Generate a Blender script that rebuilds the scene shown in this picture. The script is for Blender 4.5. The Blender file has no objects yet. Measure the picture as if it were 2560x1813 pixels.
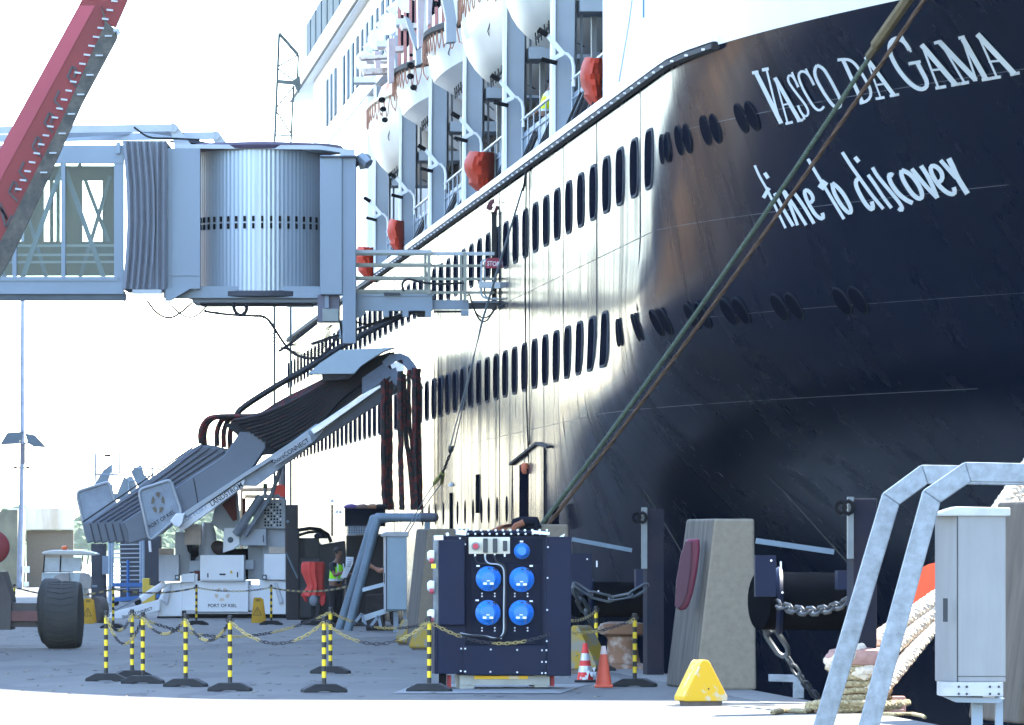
import bpy, math, random
from mathutils import Vector as V, Matrix
from mathutils.bvhtree import BVHTree
random.seed(7)
scene = bpy.context.scene
C = scene.collection
# ---------------------------------------------------------------- camera
F = 17500.0; HZ = 1372.0; EYE = 1.75; K = 1280.0/F
cam = bpy.data.objects.new("camera", bpy.data.cameras.new("camera")); C.objects.link(cam)
cam.location = (0, 0, EYE); cam.rotation_euler = (math.radians(90), 0, 0)
cam.data.sensor_width = 36; cam.data.lens = F/2560*36
cam.data.shift_y = (HZ-906.5)/2560
cam.data.clip_start = 1; cam.data.clip_end = 12000
scene.camera = cam
# ---------------------------------------------------------------- light
EL = math.radians(48); SUNH = V((0.71, 0.70, 0)).normalized()
SUND = V((SUNH.x*math.cos(EL), SUNH.y*math.cos(EL), math.sin(EL)))
w = bpy.data.worlds.new("World"); scene.world = w; w.use_nodes = True
nt = w.node_tree; bg = nt.nodes['Background']
sky = nt.nodes.new('ShaderNodeTexSky'); sky.sky_type = 'NISHITA'; sky.sun_disc = False
sky.sun_elevation = EL; sky.sun_rotation = math.atan2(SUND.x, SUND.y)
sky.air_density = 0.9; sky.dust_density = 0.35; sky.ozone_density = 0.4
nt.links.new(sky.outputs[0], bg.inputs[0]); bg.inputs[1].default_value = 0.15
sl = bpy.data.lights.new("sun", 'SUN'); sl.energy = 4.0; sl.angle = math.radians(0.5); sl.color = (1, .95, .86)
so = bpy.data.objects.new("sun", sl); C.objects.link(so); so.location = (60, 120, 60)
so.rotation_euler = SUND.to_track_quat('Z', 'Y').to_euler()
scene.view_settings.view_transform = 'Standard'; scene.view_settings.look = 'None'
scene.view_settings.gamma = 1; scene.view_settings.exposure = 3.25
scene.cycles.max_bounces = 6; scene.cycles.glossy_bounces = 4; scene.cycles.transparent_max_bounces = 12
scene.cycles.volume_bounces = 0

# ---------------------------------------------------------------- helpers
def P(x, y, D): return V(((x-1280)/F*D, D, EYE+(HZ-y)/F*D))
def GD(y): return F*EYE/(y-HZ)
def S(L, s, z): return V((L-K*s, s, z))
def SD(px, L=10.7): return F*L/px
U = V((-K, 1, 0))

MATS = {}
def mat(name, col, rough=.6, metal=0.0, var=.25, scale=3.0, bump=.0, col2=None, spec=.35, stretch=(1,1,1), coat=0, det=6, lo=.35, hi=.7, rvar=0):
    if name in MATS: return MATS[name]
    m = bpy.data.materials.new(name); m.use_nodes = True; t = m.node_tree; b = t.nodes['Principled BSDF']
    N = t.nodes.new; K_ = t.links.new
    tc = N('ShaderNodeTexCoord'); mp = N('ShaderNodeMapping'); mp.inputs['Scale'].default_value = stretch
    K_(tc.outputs['Object'], mp.inputs[0])
    no = N('ShaderNodeTexNoise'); no.inputs['Scale'].default_value = scale; no.inputs['Detail'].default_value = det; no.inputs['Roughness'].default_value = .62
    K_(mp.outputs[0], no.inputs['Vector'])
    rp = N('ShaderNodeMapRange'); rp.inputs['From Min'].default_value = lo; rp.inputs['From Max'].default_value = hi
    K_(no.outputs['Fac'], rp.inputs['Value'])
    mx = N('ShaderNodeMix'); mx.data_type = 'RGBA'
    c2 = col2 if col2 else tuple(c*(1-var) for c in col)
    mx.inputs[6].default_value = (*col, 1); mx.inputs[7].default_value = (*c2, 1)
    K_(rp.outputs[0], mx.inputs[0]); K_(mx.outputs[2], b.inputs['Base Color'])
    b.inputs['Roughness'].default_value = rough; b.inputs['Metallic'].default_value = metal
    b.inputs['Specular IOR Level'].default_value = spec; b.inputs['Coat Weight'].default_value = coat
    if rvar:
        r2 = N('ShaderNodeMapRange'); r2.inputs['To Min'].default_value = rough; r2.inputs['To Max'].default_value = rough+rvar
        K_(rp.outputs[0], r2.inputs['Value']); K_(r2.outputs[0], b.inputs['Roughness'])
    if bump:
        bu = N('ShaderNodeBump'); bu.inputs['Strength'].default_value = bump; bu.inputs['Distance'].default_value = .02
        K_(no.outputs['Fac'], bu.inputs['Height']); K_(bu.outputs[0], b.inputs['Normal'])
    MATS[name] = m; return m

def root_of(o):
    while o.parent: o = o.parent
    return o
SPLIT = {'end_plate','cabin_frame','drain_pipe','trough_seam','control_box','tower','red_bracket','dark_gap','hydraulic_block','side_flap','undercarriage','folded_plate','roof_hatch','discharge_slot','castor','tyre','sheave_guide','front_cowl','bumper','red_side_pad','uprights','guide_roller','lift_cylinder','cap_label','eye','hydraulic_block','fall_wire','slat','rack_rung','cleat_block','roof_post','cab_window','davit_arm','cover','front_panel','trestle_leg','base_frame','equipment_box','box_handle','inner_handrail','white_fleck','platform_beam','rail','vent_hole','diagonal_brace','mesh_bar','socket','latch'}
class MB:
    def __init__(s): s.v = []; s.f = []; s.m = []
    def add(s, vs, fs, mi=0):
        n = len(s.v); s.v += [V(p) for p in vs]; s.f += [tuple(i+n for i in f) for f in fs]; s.m += [mi]*len(fs); return s
    def hexa(s, a, b, mi=0):   # a,b : 4-point loops
        s.add(list(a)+list(b), [(0,1,2,3),(7,6,5,4),(0,4,5,1),(1,5,6,2),(2,6,7,3),(3,7,4,0)], mi); return s
    def box(s, c, sz, R=None, mi=0):
        c = V(c); x, y, z = [q/2 for q in sz]
        L = [V((-x,-y,-z)),V((x,-y,-z)),V((x,-y,z)),V((-x,-y,z)),V((-x,y,-z)),V((x,y,-z)),V((x,y,z)),V((-x,y,z))]
        if R: L = [R@p for p in L]
        L = [p+c for p in L]; return s.hexa(L[:4], L[4:], mi)
    def prism(s, poly, d, mi=0):
        n = len(poly); a = [V(p) for p in poly]; b = [p+d for p in a]
        s.add(a+b, [tuple(range(n)), tuple(range(2*n-1, n-1, -1))]+[(i, i+n, (i+1)%n+n, (i+1)%n) for i in range(n)], mi); return s
    def ppx(s, poly, D, t, mi=0, d=U):
        return s.prism([P(x, y, D) for x, y in poly], d*t, mi)
    def bpx(s, x0, y0, x1, y1, D, t, mi=0, d=U):
        return s.ppx([(x0,y1),(x1,y1),(x1,y0),(x0,y0)], D, t, mi, d)
    def tube(s, pts, r, n=8, mi=0, closed=False, cap=True):
        pts = [V(p) for p in pts]; m = len(pts)
        if m < 2: return s
        rs = r if isinstance(r, (list, tuple)) else [r]*m
        base = len(s.v); prev = None
        for i, p in enumerate(pts):
            if closed: t = pts[(i+1)%m]-pts[i-1]
            else: t = pts[min(i+1, m-1)]-pts[max(i-1, 0)]
            t.normalize()
            if prev is None:
                ax = V((0,0,1)) if abs(t.z) < .9 else V((0,1,0)); u = t.cross(ax).normalized()
            else: u = (prev-t*prev.dot(t)).normalized()
            prev = u; v = t.cross(u)
            for k in range(n):
                a = 2*math.pi*(k+.5)/n; s.v.append(p+(u*math.cos(a)+v*math.sin(a))*rs[i])
        R = m if closed else m-1
        for i in range(R):
            j = (i+1) % m
            for k in range(n):
                s.f.append((base+i*n+k, base+i*n+(k+1)%n, base+j*n+(k+1)%n, base+j*n+k)); s.m.append(mi)
        if cap and not closed:
            s.f.append(tuple(base+k for k in range(n))[::-1]); s.m.append(mi)
            s.f.append(tuple(base+(m-1)*n+k for k in range(n))); s.m.append(mi)
        return s
    def beam(s, p0, p1, w, h, up=V((0,0,1)), mi=0):
        p0, p1 = V(p0), V(p1); t = (p1-p0).normalized(); a = t.cross(up)
        if a.length < 1e-3: a = V((1,0,0))
        a.normalize(); b = a.cross(t)
        a = a*w/2; b = b*h/2
        return s.hexa([p0-a-b, p0+a-b, p0+a+b, p0-a+b], [p1-a-b, p1+a-b, p1+a+b, p1-a+b], mi)
    def ball(s, c, r, sc=(1,1,1), n=12, m=8, mi=0, R=None):
        c = V(c); base = len(s.v)
        for i in range(m+1):
            th = math.pi*i/m
            for k in range(n):
                ph = 2*math.pi*k/n; p = V((math.sin(th)*math.cos(ph)*sc[0], math.sin(th)*math.sin(ph)*sc[1], math.cos(th)*sc[2]))*r
                if R: p = R@p
                s.v.append(c+p)
        for i in range(m):
            for k in range(n):
                s.f.append((base+i*n+k, base+(i+1)*n+k, base+(i+1)*n+(k+1)%n, base+i*n+(k+1)%n)); s.m.append(mi)
        return s
    def lathe(s, c, prof, n=20, ax=V((0,0,1)), mi=0):
        c = V(c); ax = V(ax).normalized(); u = ax.orthogonal().normalized(); v = ax.cross(u); base = len(s.v)
        for r, h in prof:
            for k in range(n):
                a = 2*math.pi*k/n; s.v.append(c+ax*h+(u*math.cos(a)+v*math.sin(a))*r)
        for i in range(len(prof)-1):
            for k in range(n):
                s.f.append((base+i*n+k, base+i*n+(k+1)%n, base+(i+1)*n+(k+1)%n, base+(i+1)*n+k)); s.m.append(mi)
        s.f.append(tuple(base+k for k in range(n))[::-1]); s.m.append(mi)
        s.f.append(tuple(base+(len(prof)-1)*n+k for k in range(n))); s.m.append(mi)
        return s
    def disc(s, c, r, ax, h, n=20, mi=0): return s.lathe(c, [(r, 0), (r, h)], n, ax, mi)
    def islands(s):
        par = list(range(len(s.v)))
        def fd(i):
            while par[i] != i: par[i] = par[par[i]]; i = par[i]
            return i
        for f in s.f:
            for q in f[1:]: par[fd(q)] = fd(f[0])
        gr = {}
        for f, m in zip(s.f, s.m): gr.setdefault(fd(f[0]), []).append((f, m))
        out = []
        for fs in gr.values():
            mb = MB(); mp = {}
            for f, m in fs:
                for i in f:
                    if i not in mp: mp[i] = len(mb.v); mb.v.append(s.v[i])
                mb.f.append(tuple(mp[i] for i in f)); mb.m.append(m)
            out.append(mb)
        return out
    def build(s, name, mats, parent=None, smooth=False, bevel=0, kind=None, angle=None):
        if name in SPLIT and parent is not None:
            isl = s.islands()
            if 1 < len(isl) < 60:
                for k, mb in enumerate(isl): r = mb._build(name, mats, parent, smooth, bevel, kind, angle)
                return r
        return s._build(name, mats, parent, smooth, bevel, kind, angle)
    def _build(s, name, mats, parent=None, smooth=False, bevel=0, kind=None, angle=None):
        me = bpy.data.meshes.new(name)
        off = root_of(parent).location if parent else V((0,0,0))
        me.from_pydata([tuple(p-off) for p in s.v], [], s.f)
        if not isinstance(mats, (list, tuple)): mats = [mats]
        for m in mats: me.materials.append(m)
        me.polygons.foreach_set('material_index', s.m)
        import bmesh
        bm = bmesh.new(); bm.from_mesh(me); bmesh.ops.recalc_face_normals(bm, faces=bm.faces)
        if smooth:
            lim = math.radians(angle or 40)
            for f in bm.faces: f.smooth = True
            for e in bm.edges:
                if len(e.link_faces) == 2 and e.calc_face_angle(0) > lim: e.smooth = False
        bm.to_mesh(me); bm.free()
        o = bpy.data.objects.new(name, me); C.objects.link(o)
        if parent: o.parent = parent
        if bevel:
            md = o.modifiers.new('bevel', 'BEVEL'); md.width = bevel; md.segments = 2; md.limit_method = 'ANGLE'; md.harden_normals = False
        if kind: o['kind'] = kind
        return o
def tag(o, label, cat, group=None):
    o['label'] = label; o['category'] = cat
    if group: o['group'] = group
    return o
def thing(name, label, cat, loc=(0,0,0), group=None):
    o = bpy.data.objects.new(name, None); C.objects.link(o); o.location = loc; o.empty_display_size = .1
    return tag(o, label, cat, group)
def copy_tree(o, parent=None):
    c = o.copy(); C.objects.link(c)
    if parent: c.parent = parent
    for ch in list(o.children): copy_tree(ch, c)
    return c
def text_mesh(txt, fn, name, m, parent, bold=0.0, spacing=1.0):
    """text laid out in (0..1, y) and mapped by fn(u, v) into the world"""
    cu = bpy.data.curves.new(name, 'FONT'); cu.body = txt; cu.offset = bold; cu.space_character = spacing; cu.resolution_u = 4
    o = bpy.data.objects.new(name, cu); C.objects.link(o)
    bpy.context.view_layer.update()
    me = bpy.data.meshes.new_from_object(o.evaluated_get(bpy.context.evaluated_depsgraph_get()))
    bpy.data.objects.remove(o)
    xs = [v.co.x for v in me.vertices]; x0, x1 = min(xs), max(xs)
    off = root_of(parent).location if parent else V((0,0,0))
    for v in me.vertices: v.co = fn((v.co.x-x0)/(x1-x0), v.co.y/0.73)-off
    me.materials.clear(); me.materials.append(m)
    o = bpy.data.objects.new(name, me); C.objects.link(o)
    if parent: o.parent = parent
    return o
def text_px(txt, a, b, h, D, m, parent, name='lettering', bold=0.0, tilt=0):
    """baseline from pixel a to pixel b, capital height h pixels, standing in the plane at depth D"""
    dx, dy = b[0]-a[0], b[1]-a[1]; l = math.hypot(dx, dy); nx, ny = dy/l, -dx/l
    nx += tilt
    return text_mesh(txt, lambda u, v: P(a[0]+dx*u+nx*h*v, a[1]+dy*u+ny*h*v, D), name, m, parent, bold)

def bez(a, b, sag, n=14):
    a, b = V(a), V(b); return [a.lerp(b, i/n)-V((0,0,1))*sag*4*(i/n)*(1-i/n) for i in range(n+1)]
def chain_mesh(pts, pitch, wire, wd, cols=1, run=8):
    """real links along a polyline; every `run` links the colour changes when cols = 2"""
    mb = MB(); L = [0]
    for i in range(1, len(pts)): L.append(L[-1]+(pts[i]-pts[i-1]).length)
    n = max(2, int(L[-1]/pitch)); j = 0
    def at(d):
        d = min(max(d, 0), L[-1])
        for i in range(1, len(L)):
            if d <= L[i] or i == len(L)-1:
                return pts[i-1].lerp(pts[i], (d-L[i-1])/max(1e-6, L[i]-L[i-1]))
    for i in range(n):
        a, b = at(i*L[-1]/n-pitch*.12), at((i+1)*L[-1]/n+pitch*.12); t = (b-a).normalized()
        u = t.cross(V((0,1,0))).normalized(); v = t.cross(u).normalized()
        sd = (u*.85+v*.5).normalized() if i % 2 else (u*.5-v*.85).normalized()
        c = (a+b)/2; h = (b-a).length/2-wd*.5; path = []
        for sg in (1, -1):
            for q in range(4):
                an = math.pi*(q/3)-math.pi/2
                path.append(c+t*sg*(h+math.cos(an)*wd*.5)+sd*sg*math.sin(an)*wd*.5)
        mb.tube(path, wire, 5, (i//run) % 2 if cols == 2 else 0, closed=True)
    return mb
def rope(pts, r, strands=3, pitch=.25, n=6, sub=None):
    mb = MB(); L = [0]
    for i in range(1, len(pts)): L.append(L[-1]+(pts[i]-pts[i-1]).length)
    N = int(L[-1]/(pitch/(sub or 8)))+2
    fr = []
    j = 1
    for i in range(N):
        d = L[-1]*i/(N-1)
        while j < len(L)-1 and L[j] < d: j += 1
        p = pts[j-1].lerp(pts[j], (d-L[j-1])/max(1e-6, L[j]-L[j-1])); t = (pts[j]-pts[j-1]).normalized()
        fr.append((p, t, d))
    for k in range(strands):
        ps = []
        for p, t, d in fr:
            u = t.cross(V((0,1,.01))).normalized(); v = t.cross(u); a = 2*math.pi*(d/pitch+k/strands)
            ps.append(p+(u*math.cos(a)+v*math.sin(a))*r*.5)
        mb.tube(ps, r*.56, n)
    return mb
# ---------------------------------------------------------------- materials
white = mat('white_paint', (.72,.74,.75), .45, var=.12, scale=1.2)
white_dirty = mat('weathered_white', (.62,.65,.68), .55, var=.3, scale=1.5, stretch=(1,1,.3), bump=.05)
cream = mat('cream_grp', (.52,.51,.46), .35, var=.1, scale=.8)
grey_blue = mat('grey_blue_metal', (.20,.25,.31), .5, metal=.2, var=.18, scale=1.2, stretch=(1,1,.4))
grey_light = mat('light_grey_metal', (.36,.40,.43), .45, metal=.2, var=.15, scale=1.5)
galv = mat('galvanised_steel', (.21,.24,.27), .5, metal=.2, var=.45, scale=9, bump=.1, det=4)
pipe_blue = mat('blue_grey_pipe', (.15,.21,.26), .5, metal=.2, var=.25, scale=5, bump=.05)
cab_grey = mat('cabinet_grey', (.20,.205,.21), .5, var=.15, scale=2, stretch=(3,3,.6))
dark = mat('dark_rubber', (.014,.015,.018), .75, var=.3, scale=6)
black = mat('black_matte', (.008,.009,.011), .9, spec=.05, var=.2)
winmat = mat('flat_recess_black', (.004,.006,.014), .95, spec=.0, var=.2)  # flat matte black; the shade of a recess is put into the colour
navy = mat('navy_paint', (.0025,.0075,.028), .5, var=.25, scale=1.5, bump=.03, spec=.15)
navy_dark = mat('dark_navy_steel', (.004,.007,.016), .8, spec=.1, var=.4, scale=2, bump=.05)
conc = mat('weathered_concrete', (.165,.14,.105), .92, var=.24, scale=13, bump=.5, det=14, lo=.35, hi=.75)
conc_streak = mat('streaked_concrete', (.11,.095,.075), .9, var=.7, scale=1.8, stretch=(4,4,.3), bump=.4, det=9)
yellow = mat('yellow_paint', (.82,.55,.03), .5, var=.12, scale=6)
yellow_worn = mat('worn_yellow_paint', (.62,.36,.012), .6, col2=(.5,.42,.28), scale=5, lo=.56, hi=.62, bump=.15)
post_yellow = mat('post_yellow', (.70,.50,.02), .45, var=.1)
post_black = mat('post_black', (.02,.02,.022), .5, var=.2)
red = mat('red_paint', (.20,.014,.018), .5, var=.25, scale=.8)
red_lit = mat('lit_red_paint', (.34,.055,.075), .55, var=.15, scale=.6)  # paler copy of red; light on the boom's upper face put into the colour
orange = mat('orange_canvas', (.42,.030,.006), .7, var=.3, scale=3, bump=.3)
coral = mat('coral_cloth', (.72,.075,.06), .8, var=.25, scale=4, bump=.2)
rust = mat('rusty_iron', (.16,.085,.05), .8, col2=(.30,.25,.22), scale=5, bump=.4, lo=.5, hi=.66)
glass = mat('tinted_glass', (.05,.07,.07), .08, var=.1)
blue_cap = mat('bright_blue_plastic', (.012,.15,.55), .35, var=.1)
ink = mat('dark_lettering', (.02,.025,.03), .6, var=.1)
paint_w = mat('hull_lettering_white', (.60,.64,.65), .55, spec=.2, var=.08, scale=2)
# ================================================================ setting
def struct(mb, name, m, smooth=False): return mb.build(name, m, None, smooth=smooth, kind='structure')
LQ = 9.28
gm = mat('quay_asphalt', (.066,.070,.067), .85, col2=(.055,.058,.056), scale=.35, bump=.3, det=12, lo=.3, hi=.75)
t = gm.node_tree; N = t.nodes.new; pb_ = t.nodes['Principled BSDF']; src = pb_.inputs['Base Color'].links[0].from_socket
tc = N('ShaderNodeTexCoord')
def lay(stretch, scale, lo, hi, col, kind='noise'):
    global src
    mp = N('ShaderNodeMapping'); mp.inputs['Scale'].default_value = stretch; t.links.new(tc.outputs['Object'], mp.inputs[0])
    if kind == 'noise':
        x = N('ShaderNodeTexNoise'); x.inputs['Scale'].default_value = scale; x.inputs['Detail'].default_value = 8; o_ = x.outputs['Fac']
    else:
        x = N('ShaderNodeTexVoronoi'); x.feature = 'DISTANCE_TO_EDGE'; x.inputs['Scale'].default_value = scale; o_ = x.outputs['Distance']
        nz_ = N('ShaderNodeTexNoise'); nz_.inputs['Scale'].default_value = 2; t.links.new(mp.outputs[0], nz_.inputs['Vector'])
        mm = N('ShaderNodeMix'); mm.data_type = 'VECTOR'; mm.inputs[0].default_value = .25; t.links.new(mp.outputs[0], mm.inputs[4]); t.links.new(nz_.outputs['Color'], mm.inputs[5]); t.links.new(mm.outputs[1], x.inputs['Vector'])
    if kind == 'noise': t.links.new(mp.outputs[0], x.inputs['Vector'])
    r = N('ShaderNodeMapRange'); r.inputs['From Min'].default_value = lo; r.inputs['From Max'].default_value = hi; t.links.new(o_, r.inputs['Value'])
    m = N('ShaderNodeMix'); m.data_type = 'RGBA'; t.links.new(r.outputs[0], m.inputs[0]); t.links.new(src, m.inputs[6]); m.inputs[7].default_value = (*col, 1); src = m.outputs[2]
lay((.25,.12,1), 1.2, .50, .56, (.073,.076,.073))
lay((.6,.06,1), 2.5, .56, .60, (.05,.05,.052))
lay((1,.5,1), 6, .64, .70, (.05,.05,.052))
lay((1,1,1), .11, .007, .0, (.035,.036,.036), 'v')
t.links.new(src, pb_.inputs['Base Color'])
g = MB()
a = [S(LQ, 20, 0), S(LQ, 330, 0), V((-420, 330, 0)), V((-420, 20, 0))]
g.prism(a, V((0,0,-3.2))); struct(g, 'quay_ground', gm)
# rougher light strip of worn concrete around the crane
gm2 = mat('worn_concrete_strip', (.17,.17,.155), .95, col2=(.07,.072,.074), scale=2.2, bump=.8, det=12, lo=.35, hi=.65)
s2 = MB(); yy = [(-.95, 0), (-.6,.6), (-.3,-.4), (0,.3), (.3,-.5), (.6,.4), (1,0)]
near = [P(-60,1608,GD(1612)), P(180,1612,GD(1614)), P(420,1622,GD(1617)), P(650,1600,GD(1607)), P(880,1592,GD(1595)), P(1050,1590,GD(1590))]
near = [V((p.x, p.y, .004)) for p in near]; far = [S(8.9, 190, .004), V((-40, 190, .004)), V((-40, near[0].y, .004))]
s2.add(near+far, [tuple(range(len(near)+3))]); struct(s2, 'worn_concrete_strip', gm2)
cop = MB(); coping = mat('coping_concrete', (.13,.128,.118), .9, var=.35, scale=1.4, bump=.4, det=10)
cop.prism([S(LQ-.6, 20, .004), S(LQ+.02, 20, .004), S(LQ+.02, 330, .004), S(LQ-.6, 330, .004)], V((0,0,-.5)))
struct(cop, 'quay_edge', coping)
pv = MB()   # pale paving strip under the connection box
pv.add([V((P(1000,1700,GD(1712)).x, GD(1735), .008)), V((P(1400,1700,GD(1735)).x, GD(1735), .008)), V((P(1470,1700,GD(1712)).x, GD(1712), .008)), V((P(1040,1700,GD(1712)).x, GD(1712), .008))], [(0,1,2,3)])
struct(pv, 'paving_strip', mat('pale_pavers', (.18,.19,.19), .9, var=.4, scale=6, bump=.5))
wm = mat('harbour_water', (.02,.035,.045), .12, var=.3, scale=.6, bump=.6, det=6)
wt = MB(); wt.add([V((-6000,-200,-2.3)), V((6000,-200,-2.3)), V((6000,9000,-2.3)), V((-6000,9000,-2.3))], [(0,1,2,3)])
struct(wt, 'harbour_water', wm)
# far shore with its wood
sh = MB(); D0 = 2300
prof = [(-2600,0),(-1600,9),(-900,14),(-300,15),(0,17),(250,14),(500,17),(900,13),(1500,9),(2600,0)]
for i in range(len(prof)-1):
    (x0,h0),(x1,h1) = prof[i], prof[i+1]
    A = lambda x, h, d: V(((x-1280)/F*D0+0, D0+d, h-2.6))
    sh.add([A(x0,0,-60),A(x1,0,-60),A(x1,h1*.6,80),A(x0,h0*.6,80),A(x0,h0*.7,500),A(x1,h1*.7,500)], [(0,1,2,3),(3,2,5,4)])
struct(sh, 'hills', mat('shore_grass', (.07,.11,.05), .9, scale=.02, var=.5))
wd = MB()
for i in range(520):
    x = random.uniform(-700, 1100); row = random.random(); d = D0+row*160
    hgt = 1.0
    for j in range(len(prof)-1):
        if prof[j][0] <= x < prof[j+1][0]:
            tt = (x-prof[j][0])/(prof[j+1][0]-prof[j][0]); hgt = prof[j][1]*(1-tt)+prof[j+1][1]*tt
    base = hgt*.55*row-2; r = random.uniform(2.2, 4.2); R0 = len(wd.v)
    zc = base+random.uniform(1.5, 6.5)
    wd.ball(V(((x-1280)/F*d, d, zc)), r, (1.2,1,1.0), 7, 5)
    for k in range(R0, len(wd.v)):
        wd.v[k] += V((random.uniform(-.8,.8), random.uniform(-.8,.8), random.uniform(-.9,.9)))
o = wd.build('far_wood', mat('far_foliage', (.055,.10,.035), .9, var=.6, scale=.15), smooth=False, kind='stuff')
o['label'] = 'distant green wood along the far shore behind the quay'

# terminal building on the left: out of view, mirrored in the hull
tb = thing('terminal_building', 'tall cruise terminal beside the quay with dark glass bands and tan panels', 'building', (-26, 90, 0))
def TX(y): return -18.5-K*y
Y0, Y1, TH = 90.0, 196.0, 13.5
wl = MB(); wl.prism([V((TX(Y0), Y0, 0)), V((TX(Y1), Y1, 0)), V((TX(Y1)-40, Y1, 0)), V((TX(Y0)-40, Y0, 0))], V((0,0,TH)))
wl.build('wall', mat('terminal_wall', (.02,.025,.035), .7, var=.3, scale=.3), tb)
tan = mat('tan_cladding', (.30,.20,.10), .8, col2=(.30,.2,.12), scale=.4)
for i in range(2):
    z0 = 1.2+i*5.1
    gq = MB(); n = V((1, K, 0))*.05
    gq.prism([V((TX(Y0+6), Y0+6, z0))+n, V((TX(165), 165, z0))+n, V((TX(165), 165, z0+3))+n, V((TX(Y0+6), Y0+6, z0+3))+n], V((1,K,0))*.06)
    gq.build('window', glass, tb)
for (ya, yb, za, zb) in ((168,194,0.5,6),(172,194,7,12.5)):
    gq = MB(); n = V((1, K, 0))*.05
    gq.prism([V((TX(ya), ya, za))+n, V((TX(yb), yb, za))+n, V((TX(yb), yb, zb))+n, V((TX(ya), ya, zb))+n], V((1,K,0))*.08)
    gq.build('cladding_panel', tan, tb)

wh = thing('hull_reflection_block', 'long grey block added out of view beyond the cruise terminal to tone the hull reflection', 'building', (-60, 240, 0))  # unseen block added so the hull reflection fades through grey
q = MB(); q.prism([V((-44,250,0)), V((-47,330,0)), V((-80,330,0)), V((-80,250,0))], V((0,0,17))); q.build('wall', mat('reflection_block_grey', (.05,.075,.11), .7, var=.4, scale=.2), wh)
q = MB(); q.prism([V((-43,249,17)), V((-46,331,17)), V((-81,331,17)), V((-81,249,17))], V((0,0,.6))); q.build('roof', mat('reflection_block_top', (.2,.22,.24), .6), wh)
# ================================================================ ship
ship = thing('cruise_ship', 'large navy and white cruise ship with name lettering moored along the quay', 'cruise ship', (0, 150, -2))
def interp(xs, ys, x):
    if x <= xs[0]: return ys[0]
    if x >= xs[-1]: return ys[-1]
    for i in range(len(xs)-1):
        if x <= xs[i+1]:
            h = xs[i+1]-xs[i]; t = (x-xs[i])/h
            d = lambda j: (ys[min(j+1,len(ys)-1)]-ys[max(j-1,0)])/(xs[min(j+1,len(xs)-1)]-xs[max(j-1,0)])
            m0, m1 = d(i)*h, d(i+1)*h
            return (2*t**3-3*t*t+1)*ys[i]+(t**3-2*t*t+t)*m0+(-2*t**3+3*t*t)*ys[i+1]+(t**3-t*t)*m1
LV = [-6,-4,-2,0,2.4,3.72,5.2,6.6,7.9,12.0]
PR = [(148,.035,1.5),(145,.035,1.5),(142,.035,1.5),(138,.035,1.5),(125,.0244,1.7),(116.7,.0835,1.45),(114.5,.1004,1.35),(113.3,.062,1.45),(111.7,.0318,1.6),(104,.02,1.6)]
LC = 26.2
def hullL(s, dz):
    ys = [10.7+a*max(0, s0-s)**p for s0, a, p in PR]
    L = interp(LV, ys, dz)
    if s > 262: L += (s-262)**1.5*.12
    return min(L, LC)
ss = [60+i*.6 for i in range(int(75/.6))]; ss += [135+i*3 for i in range(51)]
zs = [-6+i*.35 for i in range(int(13.9/.35)+1)]; zs = [z for z in zs if z < 7.7]+[7.78]
hb = MB(); nz = len(zs)
for s in ss:
    for z in zs: hb.v.append(S(hullL(s, z), s, z+EYE))
for i in range(len(ss)-1):
    for j in range(nz-1): hb.f.append((i*nz+j, (i+1)*nz+j, (i+1)*nz+j+1, i*nz+j+1)); hb.m.append(0)
hull_bvh = BVHTree.FromPolygons([tuple(p) for p in hb.v], hb.f)
n0 = len(hb.v)
for s in ss:
    for z in zs: hb.v.append(S(2*LC-hullL(s, z), s, z+EYE))
for i in range(len(ss)-1):
    for j in range(nz-1): hb.f.append((n0+i*nz+j, n0+i*nz+j+1, n0+(i+1)*nz+j+1, n0+(i+1)*nz+j)); hb.m.append(0)
for i in range(len(ss)-1): hb.f.append((i*nz+nz-1, (i+1)*nz+nz-1, n0+(i+1)*nz+nz-1, n0+i*nz+nz-1)); hb.m.append(0)
e = len(ss)-1
for j in range(nz-1): hb.f.append((e*nz+j, n0+e*nz+j, n0+e*nz+j+1, e*nz+j+1)); hb.m.append(0)
hm = mat('navy_hull_paint', (.0010,.0045,.016), .2, col2=(.0018,.005,.013), scale=1.1, stretch=(1,1,.05), spec=.04, rvar=.18, det=8, lo=.42, hi=.8)
# long-wave unevenness of the plating
t = hm.node_tree; N = t.nodes.new
tc = N('ShaderNodeTexCoord'); mp = N('ShaderNodeMapping'); mp.inputs['Scale'].default_value = (.3,.16,.09); t.links.new(tc.outputs['Object'], mp.inputs[0])
n1 = N('ShaderNodeTexNoise'); n1.inputs['Scale'].default_value = 2.0; n1.inputs['Detail'].default_value = 3; t.links.new(mp.outputs[0], n1.inputs['Vector'])
mp2 = N('ShaderNodeMapping'); mp2.inputs['Scale'].default_value = (1.2,1.2,.12); t.links.new(tc.outputs['Object'], mp2.inputs[0])
n2 = N('ShaderNodeTexNoise'); n2.inputs['Scale'].default_value = 1.6; n2.inputs['Detail'].default_value = 2; t.links.new(mp2.outputs[0], n2.inputs['Vector'])
ad = N('ShaderNodeMath'); ad.operation = 'MULTIPLY_ADD'; t.links.new(n2.outputs['Fac'], ad.inputs[0]); ad.inputs[1].default_value = .12; t.links.new(n1.outputs['Fac'], ad.inputs[2])
bu = N('ShaderNodeBump'); bu.inputs['Strength'].default_value = .22; bu.inputs['Distance'].default_value = .10
t.links.new(ad.outputs[0], bu.inputs['Height']); t.links.new(bu.outputs[0], t.nodes['Principled BSDF'].inputs['Normal'])
hull = hb.build('hull', hm, ship, smooth=True, angle=60)
ship_white = mat('ship_white', (.78,.79,.79), .45, var=.1, scale=.6, stretch=(1,1,.2))
CAM = V((0,0,EYE))
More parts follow.
